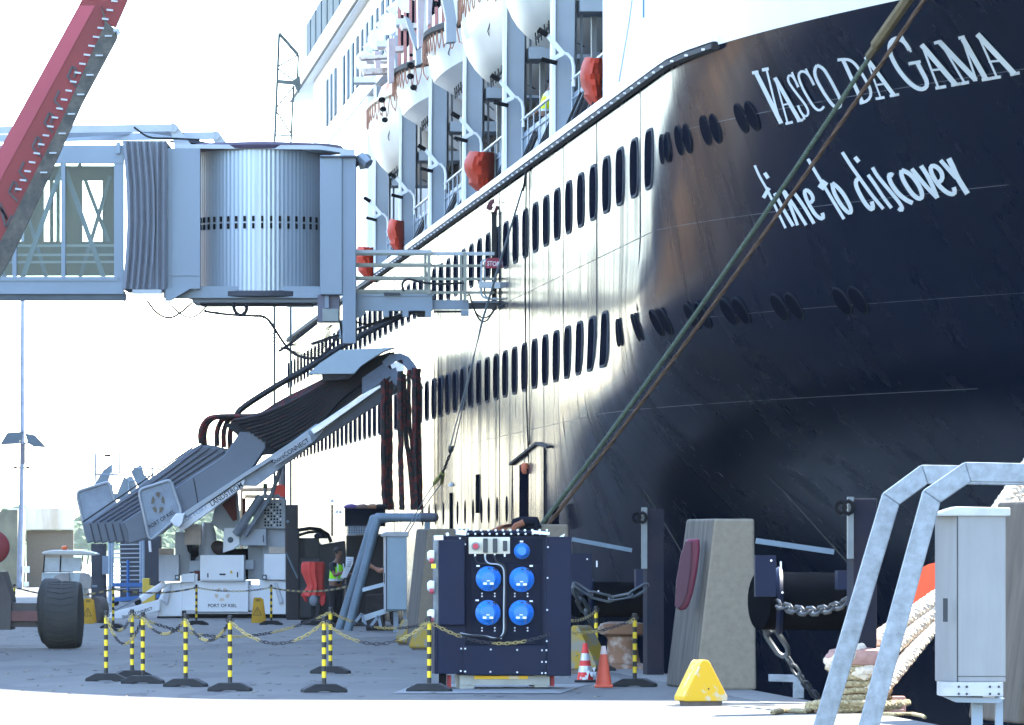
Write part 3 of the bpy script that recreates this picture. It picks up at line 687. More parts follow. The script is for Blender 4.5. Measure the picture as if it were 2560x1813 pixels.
# lifeboats
def boat(sc_, keel, lab, tender=False, cover_=False):
    R0 = S(12.2, sc_, keel+Z)
    t_ = thing('lifeboat', lab, 'lifeboat', tuple(R0), 'lifeboats hung in davits'); hl = 5.6; hb_ = 2.05
    mb = MB(); n, m_ = 22, 12
    for i in range(n+1):
        q = -1+2*i/n; e_ = (1-abs(q)**2.6)
        for j in range(m_+1):
            v = j/m_
            if tender:
                w_ = hb_*(e_**.45)*min(1, .15+v*1.5 if v < .5 else .9+(v-.5)*.25)
                zz = (v*1.9 if v < .5 else .95+(v-.5)*2.0)+(1-e_)*.8*(1-v)
            else:
                w_ = hb_*(e_**.6)*math.sin(min(1, v*1.15+.02)*math.pi/2)**.75
                zz = 2.1*(1-math.cos(v*math.pi/2)**.9) + (1-e_)*.75*(1-v)+.35*abs(q)**2*v
            for sg_ in (-1,):
                mb.v.append(R0+V((-w_, hl*q, zz))+V((-K*hl*q,0,0)))
    N_ = (n+1)*(m_+1)
    for p in list(mb.v): mb.v.append(V((2*(R0.x-K*(p.y-R0.y))-p.x, p.y, p.z)))
    for i in range(n):
        for j in range(m_):
            a_ = i*(m_+1)+j; f = (a_, a_+m_+1, a_+m_+2, a_+1); mb.f.append(f); mb.m.append(0)
            mb.f.append(tuple(N_+k for k in f)[::-1]); mb.m.append(0)
    for i in range(n):
        a_ = i*(m_+1)+m_; mb.f.append((a_, a_+m_+1, N_+a_+m_+1, N_+a_)); mb.m.append(0)
    mb.build('boat_hull', cream if not tender else mat('tender_hull_white',(.46,.49,.52),.35,var=.1), t_, smooth=True, angle=35 if tender else 60)
    gw = MB(); pts = [mb.v[i*(m_+1)+m_]+V((-.03,0,0)) for i in range(n+1)]
    gw.tube(pts, .11 if tender else .07, 6); gw.build('gunwale', dark if tender else mat('cream_strake',(.62,.62,.55),.5), t_, smooth=True)
    rb = MB(); lines = []
    for i in range(1, n-1):
        a_, b_ = pts[i], pts[i+1]
        for h_ in (0,):
            q = [a_.lerp(b_, k/6)+V((-.04,0,-.55*4*(k/6)*(1-k/6)*random.uniform(.7,1.1))) for k in range(7)]
            rb.tube(q, .016, 4)
    rb.build('grab_line', mat('grab_rope_brown',(.36,.18,.12),.9), t_)
    kr = MB(); j = 4
    side = [mb.v[i*(m_+1)+j]+V((-.1,0,-.06)) for i in range(3, 11)]; kr.tube(side, .035, 5)
    for p in side: kr.tube([p+V((-.02,0,.12)), p+V((.0,0,-.14))], .02, 4)
    kr.build('bilge_rail', dark, t_)
    cu = MB(); q = mb.v[3*(m_+1)+m_]; cu.tube([q+V((0,0,.0)), mb.v[5*(m_+1)+8]+V((-.03,0,0)), mb.v[7*(m_+1)+4]+V((-.03,0,0)), mb.v[9*(m_+1)+1]+V((0,0,-.03))], .012, 4); cu.build('skate_line', black, t_)
    if tender:
        c0 = R0+V((0,0,1.9)); cb = MB()
        cb.prism([c0+V((-1.75-K*y,y,z)) for y, z in ((-4.3,0),(4.4,0),(4.0,2.0),(2.6,2.35),(-3.3,2.35),(-4.0,1.9))], V((3.5,0,0)))
        cbo = cb.build('cabin', cream, t_, bevel=.12)
        for k, y in enumerate((-3.3,-2.1,-.9,.3,1.5,2.7)):
            wq = MB(); wq.box(c0+V((-1.76-K*y,y,1.25)), (.06,.75,.95)); wq.build('window', winmat if k % 2 else glass, cbo)
        rp_ = MB()
        for y in (-3.9,-1.5,1.0,3.6): rp_.box(c0+V((-1.79-K*y,y,1.2)), (.08,.22,1.9))
        rp_.build('cabin_frame', mat('dull_red_frame',(.42,.18,.17),.6), cbo)
        rf = MB(); rf.box(c0+V((0,0,2.5)), (3.3,7.2,.14)); rf.build('cabin_roof', coral, cbo)
    elif cover_:
        cv = MB(); rnd = random.Random(int(sc_)); nn = 12
        for i in range(nn+1):
            q = -1+2*i/nn; 
            for j in range(9):
                a_ = math.pi*j/8; cv.v.append(R0+V((-math.cos(a_)*1.85*(1-abs(q)**3)**.5+rnd.uniform(-.06,.06)-K*hl*q*.93, hl*.93*q, 2.15+.3*q*q+math.sin(a_)*1.25*(1-abs(q)**4)+rnd.uniform(-.1,.1))))
        for i in range(nn):
            for j in range(8): cv.f.append((i*9+j,(i+1)*9+j,(i+1)*9+j+1,i*9+j+1)); cv.m.append(0)
        cv.build('canopy', mat('orange_pink_canopy',(.66,.20,.12),.8,col2=(.75,.6,.55),scale=2.5,lo=.45,hi=.55,bump=.3), t_, smooth=True, angle=25)
    fl = MB()
    for y in (-4.2, 4.2):
        fl.tube([R0+V((-.3,y,2.3)), R0+V((-.3,y,6))], .03, 5)
    fl.build('fall_wire', dark, t_)
    return t_
boat(140.4, 10.0, 'white rounded lifeboat, the nearest one, cut off by the top of the photo', cover_=True)
boat(153.2, 10.0, 'cream rounded lifeboat with orange cover and looped grab lines, second from the bow plating', cover_=True)
boat(166.0, 10.2, 'angular white tender boat with black fender and cabin, right one of the two tenders', tender=True)
boat(178.9, 10.2, 'angular white tender boat with black fender and cabin, left one of the two tenders', tender=True)
boat(191.8, 10.0, 'rounded cream lifeboat farthest aft, just above the boarding bridge roof end', cover_=True)
# wires beside the hull
def wire(name, pts, r, m, lab, cat, grp=None):
    o_ = MB().tube(pts, r, 6).build(name, m, None, smooth=True); return tag(o_, lab, cat, grp)
wire('hanging_line', [P(1316,425,SD(1316)-.8), P(1313,700,SD(1316)-.8), P(1316,1000,SD(1316)-.8), P(1322,1160,SD(1316)-.8)], .018, dark, 'thin dark line hanging straight down the white side to the shell door', 'rope')
gw = thing('gangway_wire', 'steel guy wires with shackle running down from the promenade edge to the quay', 'wire rope', tuple(P(1060,1290,148)))
q = MB(); q.tube([P(1322,392,141), P(1310,466,142), P(1306,478,142)], .028, 6); q.build('hook_block', dark, gw)
q = MB(); q.tube([P(1310,462,142), P(1208,800,144), P(1124,1122,146)], .013, 6); q.tube([P(1306,470,142), P(1205,800,144), P(1135,1118,146)], .013, 6); q.build('wire', mat('wire_steel',(.26,.31,.34),.5,metal=.4), gw)
q = MB(); q.ppx([(1122,1115),(1135,1115),(1134,1126),(1127,1136),(1121,1130)], 146, .1); q.build('sheave', dark, gw)
c_ = chain_mesh([P(1125,1136,146), P(1112,1170,146.3), P(1100,1195,146.5)], .07, .014, .045); c_.build('shackle_chain', dark, gw)
q = MB(); q.tube([P(1106,1182,146.4), P(1086,1208,147)], .045, 6); q.tube([P(1108,1184,146.4), P(1104,1208,147)], .04, 6); q.build('tensioner', mat('olive_yellow',(.35,.33,.08),.6), gw)
q = MB(); q.tube([P(1088,1206,147), P(1065,1240,147.5), P(1036,1290,148), P(1000,1350,148)], .012, 5); q.tube([P(1104,1208,147), P(1080,1240,147.5), P(1045,1290,148), P(1010,1350,148)], .012, 5); q.build('wire', galv, gw)
# ================================================================ boarding bridge
DJ = 150.0
jb = thing('boarding_bridge', 'elevated grey boarding bridge with round ribbed cabin, bellows and railed platform reaching the ship', 'boarding bridge', tuple(P(600,1372+204,DJ)))
YX = V((0,1,0))
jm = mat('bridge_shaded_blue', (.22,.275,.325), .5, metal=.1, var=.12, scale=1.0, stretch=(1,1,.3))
jd = mat('bridge_dark_trim', (.05,.055,.07), .6)
# glazed tunnel running off to the terminal: frame, panes, diagonals, floor
fr = MB()
fr.bpx(-1700,372,309,408,DJ,.25,d=YX); fr.bpx(-1700,702,309,735,DJ,.25,d=YX); fr.bpx(-1700,735,315,752,DJ+.05,.2,mi=1,d=YX)
fr.bpx(290,355,300,384,DJ-.1,.15,d=YX)
for x in (294, 158, 36, -90, -230, -370): fr.bpx(x-(9 if x == 294 else 5),408,x+(15 if x == 294 else 5),702,DJ+.02,.2,d=YX)
fr.bpx(-1700,692,294,702,DJ-.03,.2,d=YX)
for z0 in (372, 735):
    fr.bpx(-1700,z0,315,z0+14,DJ+2.4,.2,d=YX)
fr.prism([P(-1700,740,DJ+.2), P(315,740,DJ+.2), P(315,740,DJ+2.4), P(-1700,740,DJ+2.4)], V((0,0,.1)))
fr.prism([P(-1700,372,DJ+.2), P(315,372,DJ+.2), P(315,372,DJ+2.4), P(-1700,372,DJ+2.4)], V((0,0,.08)))
fr.build('tunnel_frame', [jm, mat('bridge_underside',(.10,.12,.13),.7)], jb)
dg = MB()
for x in (158, -90, -340):
    for sx in (-1, 1):
        dg.beam(P(x,410,DJ+.35), P(x+sx*104,702,DJ+.35), .12, .1)
        dg.beam(P(x+sx*40,410,DJ+2.3), P(x+sx*150,702,DJ+2.3), .1, .08)
        dg.beam(P(x+sx*118,440,DJ+2.1), P(x+sx*40,702,DJ+2.1), .1, .08)
dg.build('diagonal_brace', jm, jb)
hr = MB()
for y in (614, 637, 655): hr.beam(P(-600,y+2,DJ+.9), P(292,y,DJ+.9), .06, .05)
hr.build('inner_handrail', grey_light, jb)
for x0, x1 in ((37,155),(162,288),(-85,30),(-225,-95)):
    q = MB(); q.bpx(x0,408,x1,694,DJ+.12,.02,d=YX)
    gm_ = bpy.data.materials.get('clear_pane')
    if not gm_:
        gm_ = bpy.data.materials.new('clear_pane'); gm_.use_nodes = True; t = gm_.node_tree; b = t.nodes['Principled BSDF']
        tr = t.nodes.new('ShaderNodeBsdfTransparent'); tr.inputs[0].default_value = (.86,.93,.93,1); mxs = t.nodes.new('ShaderNodeMixShader'); mxs.inputs[0].default_value = .16
        b.inputs['Base Color'].default_value = (.12,.16,.15,1); b.inputs['Roughness'].default_value = .08
        t.links.new(tr.outputs[0], mxs.inputs[1]); t.links.new(b.outputs[0], mxs.inputs[2]); t.links.new(mxs.outputs[0], t.nodes['Material Output'].inputs[0])
    q.build('glass_pane', gm_, jb)
# opaque upright infill panels on the far side with bright gaps
ip = MB(); ic = mat('far_side_infill', (.12,.155,.17), .5, col2=(.25,.22,.16), scale=.5)
for a_, b_ in ((-400,-120),(-40,36),(60,110),(124,134),(140,150),(164,206),(256,292)): ip.bpx(a_,415,b_,690,DJ+2.3,.05,d=YX)
ip.bpx(-400,415,292,452,DJ+2.2,.05,d=YX); ip.bpx(-400,604,292,690,DJ+2.2,.05,d=YX)
ip.build('infill_panel', ic, jb)
# gantry beams over the roof
gb = MB()
for y0, y1, xx, d_ in ((331,314,432,.3),(351,333,538,1.9)):
    gb.beam(P(-1200,y0+12,DJ+d_), P(xx,y1+6,DJ+d_), .14, .16)
    gb.hexa([P(xx-10,y1-2,DJ+d_),P(xx+8,y1-4,DJ+d_),P(xx+46,y1+48,DJ+d_),P(xx+4,y1+48,DJ+d_)],[P(xx-10,y1-2,DJ+d_+.25),P(xx+8,y1-4,DJ+d_+.25),P(xx+46,y1+48,DJ+d_+.25),P(xx+4,y1+48,DJ+d_+.25)])
    gb.disc(P(xx,y1+6,DJ+d_-.05), .1, V((0,1,0)), .3)
gb.beam(P(60,345,DJ+.3), P(330,330,DJ+1.9), .08, .1); gb.beam(P(330,322,DJ+.3), P(460,338,DJ+1.9), .08, .1)
gb.build('gantry_beam', grey_light, jb)
tp = MB(); tp.ppx([(425,352),(560,364),(470,347)], DJ+.8, .6); tp.build('roof_sheet', jd, jb)
# bellows
bl = MB(); n = 7; xs = [306+i*(414-306)/(2*n) for i in range(2*n+1)]; b0 = len(bl.v)
for i, x in enumerate(xs):
    d_ = DJ-.25-(.16 if i % 2 else 0)
    lean = (x-306)*-.06
    for y in (352, 400, 470, 560, 640, 700, 722+(x-306)*.02): bl.v.append(P(x+(12*math.sin((y-352)/370*math.pi) if i < 10 else 4), y, d_))
for i in range(2*n):
    for j in range(6): bl.f.append((b0+i*7+j, b0+(i+1)*7+j, b0+(i+1)*7+j+1, b0+i*7+j+1)); bl.m.append(0)
bl.bpx(306,352,414,358,DJ-.1,2.6,d=YX); bl.bpx(306,716,414,722,DJ-.1,2.6,d=YX)
bl.build('bellows', mat('bellows_fabric',(.27,.29,.32),.75,var=.2,scale=2,stretch=(2,2,.3)), jb)
q = MB(); q.bpx(331,724,404,734,DJ-.5,.4,d=YX); q.build('bellows_tray', grey_light, jb)
# fixed panel, curtain-wall drum
fp = MB(); fp.bpx(412,371,500,722,DJ-.1,.3,d=YX); fp.bpx(428,376,430,720,DJ-.12,.02,mi=1,d=YX); fp.bpx(412,688,500,690,DJ-.12,.02,mi=1,d=YX)
fp.bpx(409,716,815,745,DJ+.05,.5,d=YX); fp.ppx([(413,722),(475,722),(425,752),(413,752)], DJ-.3, .3, d=YX)
fp.build('side_panel', [jm, grey_blue], jb)
cx_, cy_ = P(640,0,DJ).x, DJ+1.55; R = (P(795,0,DJ).x-P(480,0,DJ).x)/2+.12; cx_ = (P(805,0,DJ).x+P(497,0,DJ).x)/2
zt, zb_ = P(0,372,DJ).z, P(0,728,DJ).z
dr_ = MB(); m_ = 92; a0, a1 = math.radians(196), math.radians(372)
for k in range(m_+1):
    a_ = a0+(a1-a0)*k/m_; rr_ = 1.58+(.007 if k % 2 else 0)
    for z in (zb_, zt): dr_.v.append(V((cx_+math.cos(a_)*rr_*.9, cy_+math.sin(a_)*rr_, z)))
for k in range(m_): dr_.f.append((2*k, 2*k+2, 2*k+3, 2*k+1)); dr_.m.append(0)
drum = dr_.build('ribbed_drum', mat('ribbed_aluminium',(.36,.42,.47),.36,metal=.4,var=.12,scale=.8,stretch=(1,1,.15)), jb)
vt = MB()
for k in range(3, m_-6, 4):
    a_ = a0+(a1-a0)*(k+.5)/m_; p = V((cx_+math.cos(a_)*1.6*.9, cy_+math.sin(a_)*1.6, 0)); tn = V((-math.sin(a_)*.9, math.cos(a_), 0)).normalized(); nn = V((math.cos(a_), math.sin(a_), 0))
    for yy_ in (545, 563):
        c = V((p.x, p.y, P(0,yy_,DJ-.3).z)); h = .058; w2 = .024
        vt.hexa([c-tn*w2-V((0,0,h))+nn*.015, c+tn*w2-V((0,0,h))+nn*.015, c+tn*w2+V((0,0,h))+nn*.015, c-tn*w2+V((0,0,h))+nn*.015], [c-tn*w2-V((0,0,h))-nn*.05, c+tn*w2-V((0,0,h))-nn*.05, c+tn*w2+V((0,0,h))-nn*.05, c-tn*w2+V((0,0,h))-nn*.05])
vt.build('ventilation_slot', black, drum)
rf = MB(); c = V((cx_, cy_, zt))
rf.lathe(c, [(1.5,-.02),(1.72,0),(1.76,.08),(1.7,.14),(.8,.2)], 40); rf.build('drum_roof', mat('roof_membrane',(.09,.07,.11),.5), jb)
rf = MB(); rf.prism([P(436,371,DJ), P(800,374,DJ-.2), P(886,386,DJ-.2), P(886,384,DJ+2.6), P(436,368,DJ+2.6)], V((0,0,.09))); rf.ppx([(858,376),(884,383),(888,391),(850,391),(850,382)], DJ-.35, 3, d=YX); rf.build('roof_edge', grey_light, jb)
bs = MB(); bs.lathe(V((cx_, cy_, zb_)), [(1.55,-.13),(1.66,-.1),(1.66,.0),(1.55,.02)], 40); bs.build('drum_skirt', jd, jb)
bs = MB(); bs.bpx(480,742,800,756,DJ+.3,2.4,d=YX); bs.bpx(500,751,780,763,DJ+.8,1.2,mi=1,d=YX); bs.build('drum_base', [grey_blue, jd], jb)
# front columns
cl = MB(); cl.bpx(800,388,856,737,DJ-.55,.7,d=YX); cl.build('shutter_housing', jm, jb, bevel=.02)
cl = MB(); cl.bpx(856,388,889,858,DJ-.5,.8,d=YX); cl.ppx([(856,858),(889,858),(889,856),(848,845),(848,800),(856,800)], DJ-.2, .3, d=YX); cl.bpx(800,390,889,394,DJ-.62,.9,mi=1,d=YX); cl.build('front_column', [grey_blue, jd], jb)
cl = MB(); cl.bpx(794,737,848,805,DJ-.3,.7,d=YX); cl.bpx(806,772,846,803,DJ-.45,.3,mi=1,d=YX); cl.bpx(812,738,822,770,DJ-.4,.1,mi=2,d=YX); cl.build('junction_box', [mat('purple_grey_steel',(.14,.14,.18),.6), mat('putty_box',(.26,.30,.28),.5), grey_blue], jb)  # main box in purple-grey steel
cm = MB(); cm.tube([P(890,405,DJ+.3), P(905,395,DJ-.1), P(922,410,DJ-.2)], .12, 6); cm.ball(P(912,398,DJ), .14, (1,1,.9)); cm.ppx([(897,408),(926,400),(922,420),(900,424)], DJ, .2); cm.build('camera_dome', mat('lamp_grey',(.25,.30,.34),.4), jb, smooth=True)
# telescopic platform: beams, rollers, railing, stop sign
pf = MB()
pf.bpx(889,738,1081,775,DJ,.2,d=YX); pf.bpx(886,735,1085,740,DJ-.03,1.6,d=YX); pf.bpx(889,773,1081,777,DJ-.04,.3,d=YX)
pf.ppx([(889,775),(915,775),(905,792),(889,795)], DJ, .2, d=YX)
for x in (957,1006,1063): pf.bpx(x,774,x+15,792,DJ-.05,.35,d=YX)
pf.bpx(1152,775,1172,789,DJ+.1,.3,d=YX)
pf.build('platform_beam', jm, jb)
pf = MB(); pf.bpx(1081,750,1172,774,DJ+.15,.2,d=YX); pf.bpx(1172,757,1243,772,DJ+.3,.3,mi=1,d=YX); pf.bpx(1085,776,1160,780,DJ+.4,.6,mi=1,d=YX); pf.ppx([(1038,775),(1070,775),(1075,790),(1042,791)], DJ+.4, .8, mi=1, d=YX)
pf.bpx(960,732,1000,738,DJ-.1,1.2,mi=1,d=YX); pf.bpx(1180,752,1250,757,DJ+.2,2,d=YX)
pf.build('telescopic_beam', [grey_blue, jd], jb)
rl = MB(); beige = mat('galvanised_beige', (.28,.29,.24), .5, metal=.2, var=.2, scale=4)
for y, y2, t_ in ((629,634,8),(661,664,6),(694,697,6),(727,731,6)):
    rl.bpx(888,y-t_/2,1080,y+t_/2,DJ-.05,.06,mi=1 if t_ == 8 else 0,d=YX); rl.bpx(1080,y2-t_/2,1236,y2+t_/2,DJ+.05,.06,mi=1 if t_ == 8 else 0,d=YX)
    rl.bpx(888,y2+1-t_/2,1230,y2+1+t_/2,DJ+1.5,.06,d=YX)
for x in (1068,1158): rl.bpx(x,632,x+9,735 if x == 1068 else 752,DJ-.1,.07,d=YX)
for x in (1060,1149): rl.bpx(x,634,x+7,750,DJ+1.45,.07,d=YX)
rl.build('railing', [beige, grey_light], jb)
hp = MB()
for dx, d_ in ((0,-.05),(8,.15)):
    hp.tube([P(1212+dx,648,DJ+d_), P(1204+dx,656,DJ+d_), P(1203+dx,735,DJ+d_), P(1208+dx,743,DJ+d_), P(1220+dx,748,DJ+d_), P(1246,747,DJ+d_)], .025, 6)
hp.build('hoop_rail', grey_light, jb)
dk = MB(); dk.bpx(1229,535,1242,775,DJ+.35,.14,d=YX); dk.bpx(1228,530,1243,537,DJ+.3,.2,d=YX); dk.build('bumper_post', dark, jb)
cc = MB(); cc.beam(P(1228,515,DJ+.3), P(1223,524,DJ+.3), .09, .1); cc.beam(P(1226,505,DJ+.4), P(1236,503,DJ+.4), .1, .09); cc.beam(P(1220,524,DJ+.2), P(1228,505,DJ+.2), .08, .1); cc.tube([P(1238,532,DJ+.35), P(1244,515,DJ+.35)], .04, 6); cc.tube([P(1222,526,DJ+.3),P(1232,534,DJ+.3)], .01, 4)
cc.build('camera', mat('dull_maroon',(.12,.03,.04),.6), jb)
sg_ = MB(); sg_.prism([P(x,y,DJ-.12) for x, y in ((1214,655),(1216,648),(1223,645),(1245,645),(1248,649),(1248,665),(1244,670),(1217,671),(1213,667))], V((0,.03,0))); sg = sg_.build('stop_sign', mat('sign_crimson',(.34,.02,.05),.5), jb)
text_px('STOP', (1218,664), (1247,666), 12, DJ-.15, white, sg, 'sign_lettering', .01)
lt = MB(); lt.beam(P(1197,712,DJ-.1), P(1252,714,DJ-.1), .3, .13); lt.build('lip_roller', grey_light, jb)
def cable(nm, pts, r, par=jb, m=dark):
    # smooth polyline
    q = [V(p) for p in pts]
    for _ in range(2):
        o_ = [q[0]]
        for i in range(len(q)-1): o_ += [q[i].lerp(q[i+1], .25), q[i].lerp(q[i+1], .75)]
        q = o_+[q[-1]]
    return MB().tube(q, r, 6).build(nm, m, par, smooth=True)
D1 = DJ-.3
cable('hanging_cable', [P(310,750,D1),P(315,775,D1),P(340,787,D1),P(362,778,D1),P(374,757,D1)], .012)
cable('hanging_cable', [P(368,752,D1),P(392,785,D1),P(425,798,D1),P(455,780,D1),P(480,757,D1)], .022)
cable('hanging_cable', [P(422,755,D1),P(448,785,D1),P(478,797,D1),P(505,780,D1),P(518,762,D1)], .018)
cable('hanging_cable', [P(582,757,D1),P(588,783,D1),P(606,790,D1),P(618,775,D1),P(614,760,D1)], .045)
for k in range(4): cable('hanging_cable', [P(500,763+k*6,D1),P(560,764+k*5,D1),P(628,765+k*5,D1)], .006)
cable('hanging_cable', [P(510,778,D1),P(560,786,D1),P(628,790,D1),P(668,790,D1),P(700,845,D1),P(730,885,D1),P(770,898,D1),P(806,893,D1),P(842,845,D1)], .028)
for k in range(5): cable('hanging_cable', [P(633+k*4,780-k*2,D1),P(660+k*7,845-k*4,D1),P(700+k*4,872,D1),P(760,882+k*4,D1),P(800,868+k*5,D1),P(826,815+k*6,D1)], .009)
for k in range(3): cable('hanging_cable', [P(716,864,D1),P(770,852+k*6,D1),P(828+k*3,812,D1)], .008)
cable('hanging_cable', [P(697,879,D1),P(732,855,D1),P(793,807,D1)], .032)
cable('hanging_cable', [P(1068,728,D1),P(1072,700,D1),P(1085,695,D1),P(1100,704,D1)], .0)if 0 else None
cable('hanging_cable', [P(1010,728,D1),P(1004,712,D1),P(1010,702,D1),P(1022,697,D1),P(1050,706,D1),P(1100,711,D1),P(1160,707,D1)], .028)
cable('hanging_cable', [P(1178,752,D1),P(1190,785,D1),P(1208,797,D1),P(1225,790,D1),P(1240,765,D1)], .018)
cable('hanging_cable', [P(1168,740,D1),P(1174,735,D1),P(1180,758,D1),P(1196,800,D1),P(1215,807,D1),P(1236,775,D1)], .018)
cable('hanging_cable', [P(335,318,DJ),P(350,330,DJ),P(375,346,DJ),P(430,346,DJ),P(500,350,DJ)], .022)
cable('hanging_cable', [P(880,800,D1+.5),P(915,815,D1+.5),P(960,798,D1+.5),P(1010,785,D1+.5)], .02)
w2 = MB(); w2.beam(P(780,860,D1+.5), P(1010,785,D1+1.5), .1, .06); w2.build('cable_tray', jd, jb)

# lattice mast beside the ship aft
lm = thing('lattice_mast', 'thin grey lattice mast standing against the white sky left of the ship', 'mast', tuple(V((P(715,0,245).x, 245, 0))))
lmm = mat('mast_grey', (.07,.09,.09), .5, metal=.3); q = MB(); DL = 240
def ln(a_, b_, r=.055): q.tube([P(*a_, DL), P(*b_, DL)], r, 5)
q.tube([P(698,83,DL), P(686,370,DL), V((P(686,0,DL).x, DL, 0))], .05, 6); ln((698,83),(746,137)); ln((699,88),(745,141),.03); q.tube([P(746,137,DL),P(744,195,DL)], .04, 5); q.tube([P(734,215,DL),P(727,370,DL), V((P(727,0,DL).x, DL, 0))], .04, 5)
for a_, b_ in (((744,139),(695,166)),((695,172),(733,200)),((692,275),(731,275)),((692,268),(735,215)),((692,280),(730,338)),((688,338),(738,340))): ln(a_, b_, .03)
q.build('lattice', lmm, lm)
q = MB(); q.beam(P(694,204,DL), P(740,208,DL), .14, .14); q.ppx([(733,200),(750,190),(752,215),(748,232),(740,222)], DL, .3); q.build('bracket', lmm, lm)

# ================================================================ red crane (left)
rc = thing('mobile_crane', 'red mobile crane with raised lettered boom and large wheel at the left edge', 'crane', tuple(P(150,1620,122)*1.0)); rc.location.z = 0
DR = 122.0
u_ = V((290-(-60), 0)) ; 
def bm(a_, b_, D, t, mi=0): pass
q = MB(); q.ppx([(214,-60),(300,-60),(276,30),(168,292),(12,622),(-60,760),(-60,440),(0,372),(196,16),(204,0)], DR, .25, 0, d=YX)
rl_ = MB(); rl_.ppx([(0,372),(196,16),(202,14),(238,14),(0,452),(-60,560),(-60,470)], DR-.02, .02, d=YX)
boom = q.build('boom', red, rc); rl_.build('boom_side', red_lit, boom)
q = MB(); q.ppx([(252,14),(270,60),(296,78),(292,98),(205,260),(110,470),(30,640),(-60,800),(-60,700),(0,605),(150,310),(262,60)], DR-.1, .12, d=YX); q.build('cable_rack', mat('greasy_rack',(.055,.055,.05),.8,var=.5,scale=6,col2=(.12,.11,.09)), boom)
q = MB(); q.beam(P(312,-30,DR+.05), P(272,62,DR+.05), .25, .26); q.build('boom_extension', red, boom)
q = MB()
for k in range(22):
    t = k/21; x = 288-t*240; y = 4+t*470; q.beam(P(x-10,y-2,DR-.14), P(x+6,y,DR-.14), .03, .03); 
for k in range(8):
    t = k/8; x = 262-t*185+14; y = 90+t*390; q.beam(P(x-14,y,DR-.14), P(x+4,y,DR-.14), .03, .025)
q.build('rack_rung', grey_light, boom)
q = MB(); q.tube([P(284,78,DR-.15), P(294,76,DR-.15), P(297,86,DR-.15)], .04, 6); q.build('hook_eye', grey_light, boom)
lm_ = mat('boom_lettering_grey', (.07,.06,.065), .6)
def bl_(pts, w_=5.5):
    q = MB()
    for a_, b_ in zip(pts, pts[1:]): q.beam(P(a_[0],a_[1],DR-.03), P(b_[0],b_[1],DR-.03), .02, w_*DR/F, up=V((0,0,1)) if abs(a_[0]-b_[0]) > abs(a_[1]-b_[1]) else V((1,0,0)))
    q.build('boom_lettering', lm_, boom)
bl_([(0,508),(18,548),(2,520),(14,568),(29,538)]); 
for (x, y, kd) in ((36,466,'P'),(62,414,'F'),(95,354,'P'),(125,294,'D'),(150,236,'F'),(183,178,'P')):
    bl_([(x+8,y+40),(x-14,y+16),(x-2,y-10)] if kd == 'F' else [(x+8,y+38),(x-14,y+14),(x-2,y-12),(x+8,y-4),(x+2,y+16)])
q = MB()
q.lathe(P(200,1538,DR)+V((0,.5,0)), [(.42,-.0),(.555,.02),(.58,.06),(.58,.58),(.555,.62),(.42,.64)], 36, V((-1,.04,0))); ty = q.build('tyre', mat('dusty_tyre',(.04,.042,.04),.85,var=.3,scale=3,bump=.3), rc, smooth=True)
q = MB(); q.lathe(P(150,1530,DR)+V((0,.7,0)), [(.42,-.0),(.55,.05),(.585,.12),(.585,.3),(.55,.35),(.42,.4)], 36, V((-1,.08,0))); q.build('tyre', MATS['dusty_tyre'], rc, smooth=True)
q = MB(); c_t = P(200,1538,DR)+V((0,.5,0)); ax_ = V((-1,.04,0)).normalized()
for k in range(30):
    a_ = 2*math.pi*k/30
    for h0, h1, da in ((.10,.33,.10),(.58,.35,.10)):
        p0 = c_t+ax_*h0+V((0,math.cos(a_),math.sin(a_)))*.572; p1 = c_t+ax_*h1+V((0,math.cos(a_+da),math.sin(a_+da)))*.576
        q.beam(p0, p1, .055, .028, up=V((0,math.cos(a_),math.sin(a_))))
q.build('tread', MATS['dusty_tyre'], ty)
q = MB(); q.lathe(P(190,1538,DR)+V((0.02,.5,0)), [(.18,-.03),(.2,0),(.42,.03),(.42,.1)], 24, V((-1,.08,0))); q.build('wheel_rim', mat('rim_brown',(.10,.09,.08),.7), ty)
q = MB(); q.ppx([(-300,1508),(130,1508),(140,1568),(-300,1568)], DR+.35, .7, d=YX); q.ppx([(-300,1430),(8,1430),(28,1500),(26,1575),(-300,1575)], DR+.2, 1.2, d=YX); q.ppx([(0,1528),(110,1528),(110,1553),(0,1553)], DR+.25, .1, mi=1, d=YX); q.build('chassis', [mat('chassis_dark',(.05,.045,.045),.6), mat('chassis_red',(.12,.05,.045),.6)], rc)
q = MB(); q.lathe(P(-20,1368,DR), [(.10,-.03),(.24,-.02),(.30,.03),(.30,.15)], 28, V((0,1,0))); q.build('red_hub', mat('dull_red_drum',(.16,.02,.022),.6), rc, smooth=True)
q = MB(); q.bpx(-600,700,-60,1430,DR+.5,1.5,d=YX); q.build('crane_body', red, rc)
q = MB(); 
for i in range(3): q.bpx(-560+i*170,760,-430+i*170,900,DR+.48,.03,d=YX)
q.build('cab_window', glass, rc)
for x in (-560,-420):
    q = MB(); q.lathe(P(x,1538,DR)+V((0,.5,0)), [(.42,-.0),(.55,.05),(.585,.12),(.585,.56),(.55,.63),(.42,.66)], 28, V((-1,.08,0))); q.build('tyre', MATS['dusty_tyre'], rc, smooth=True)

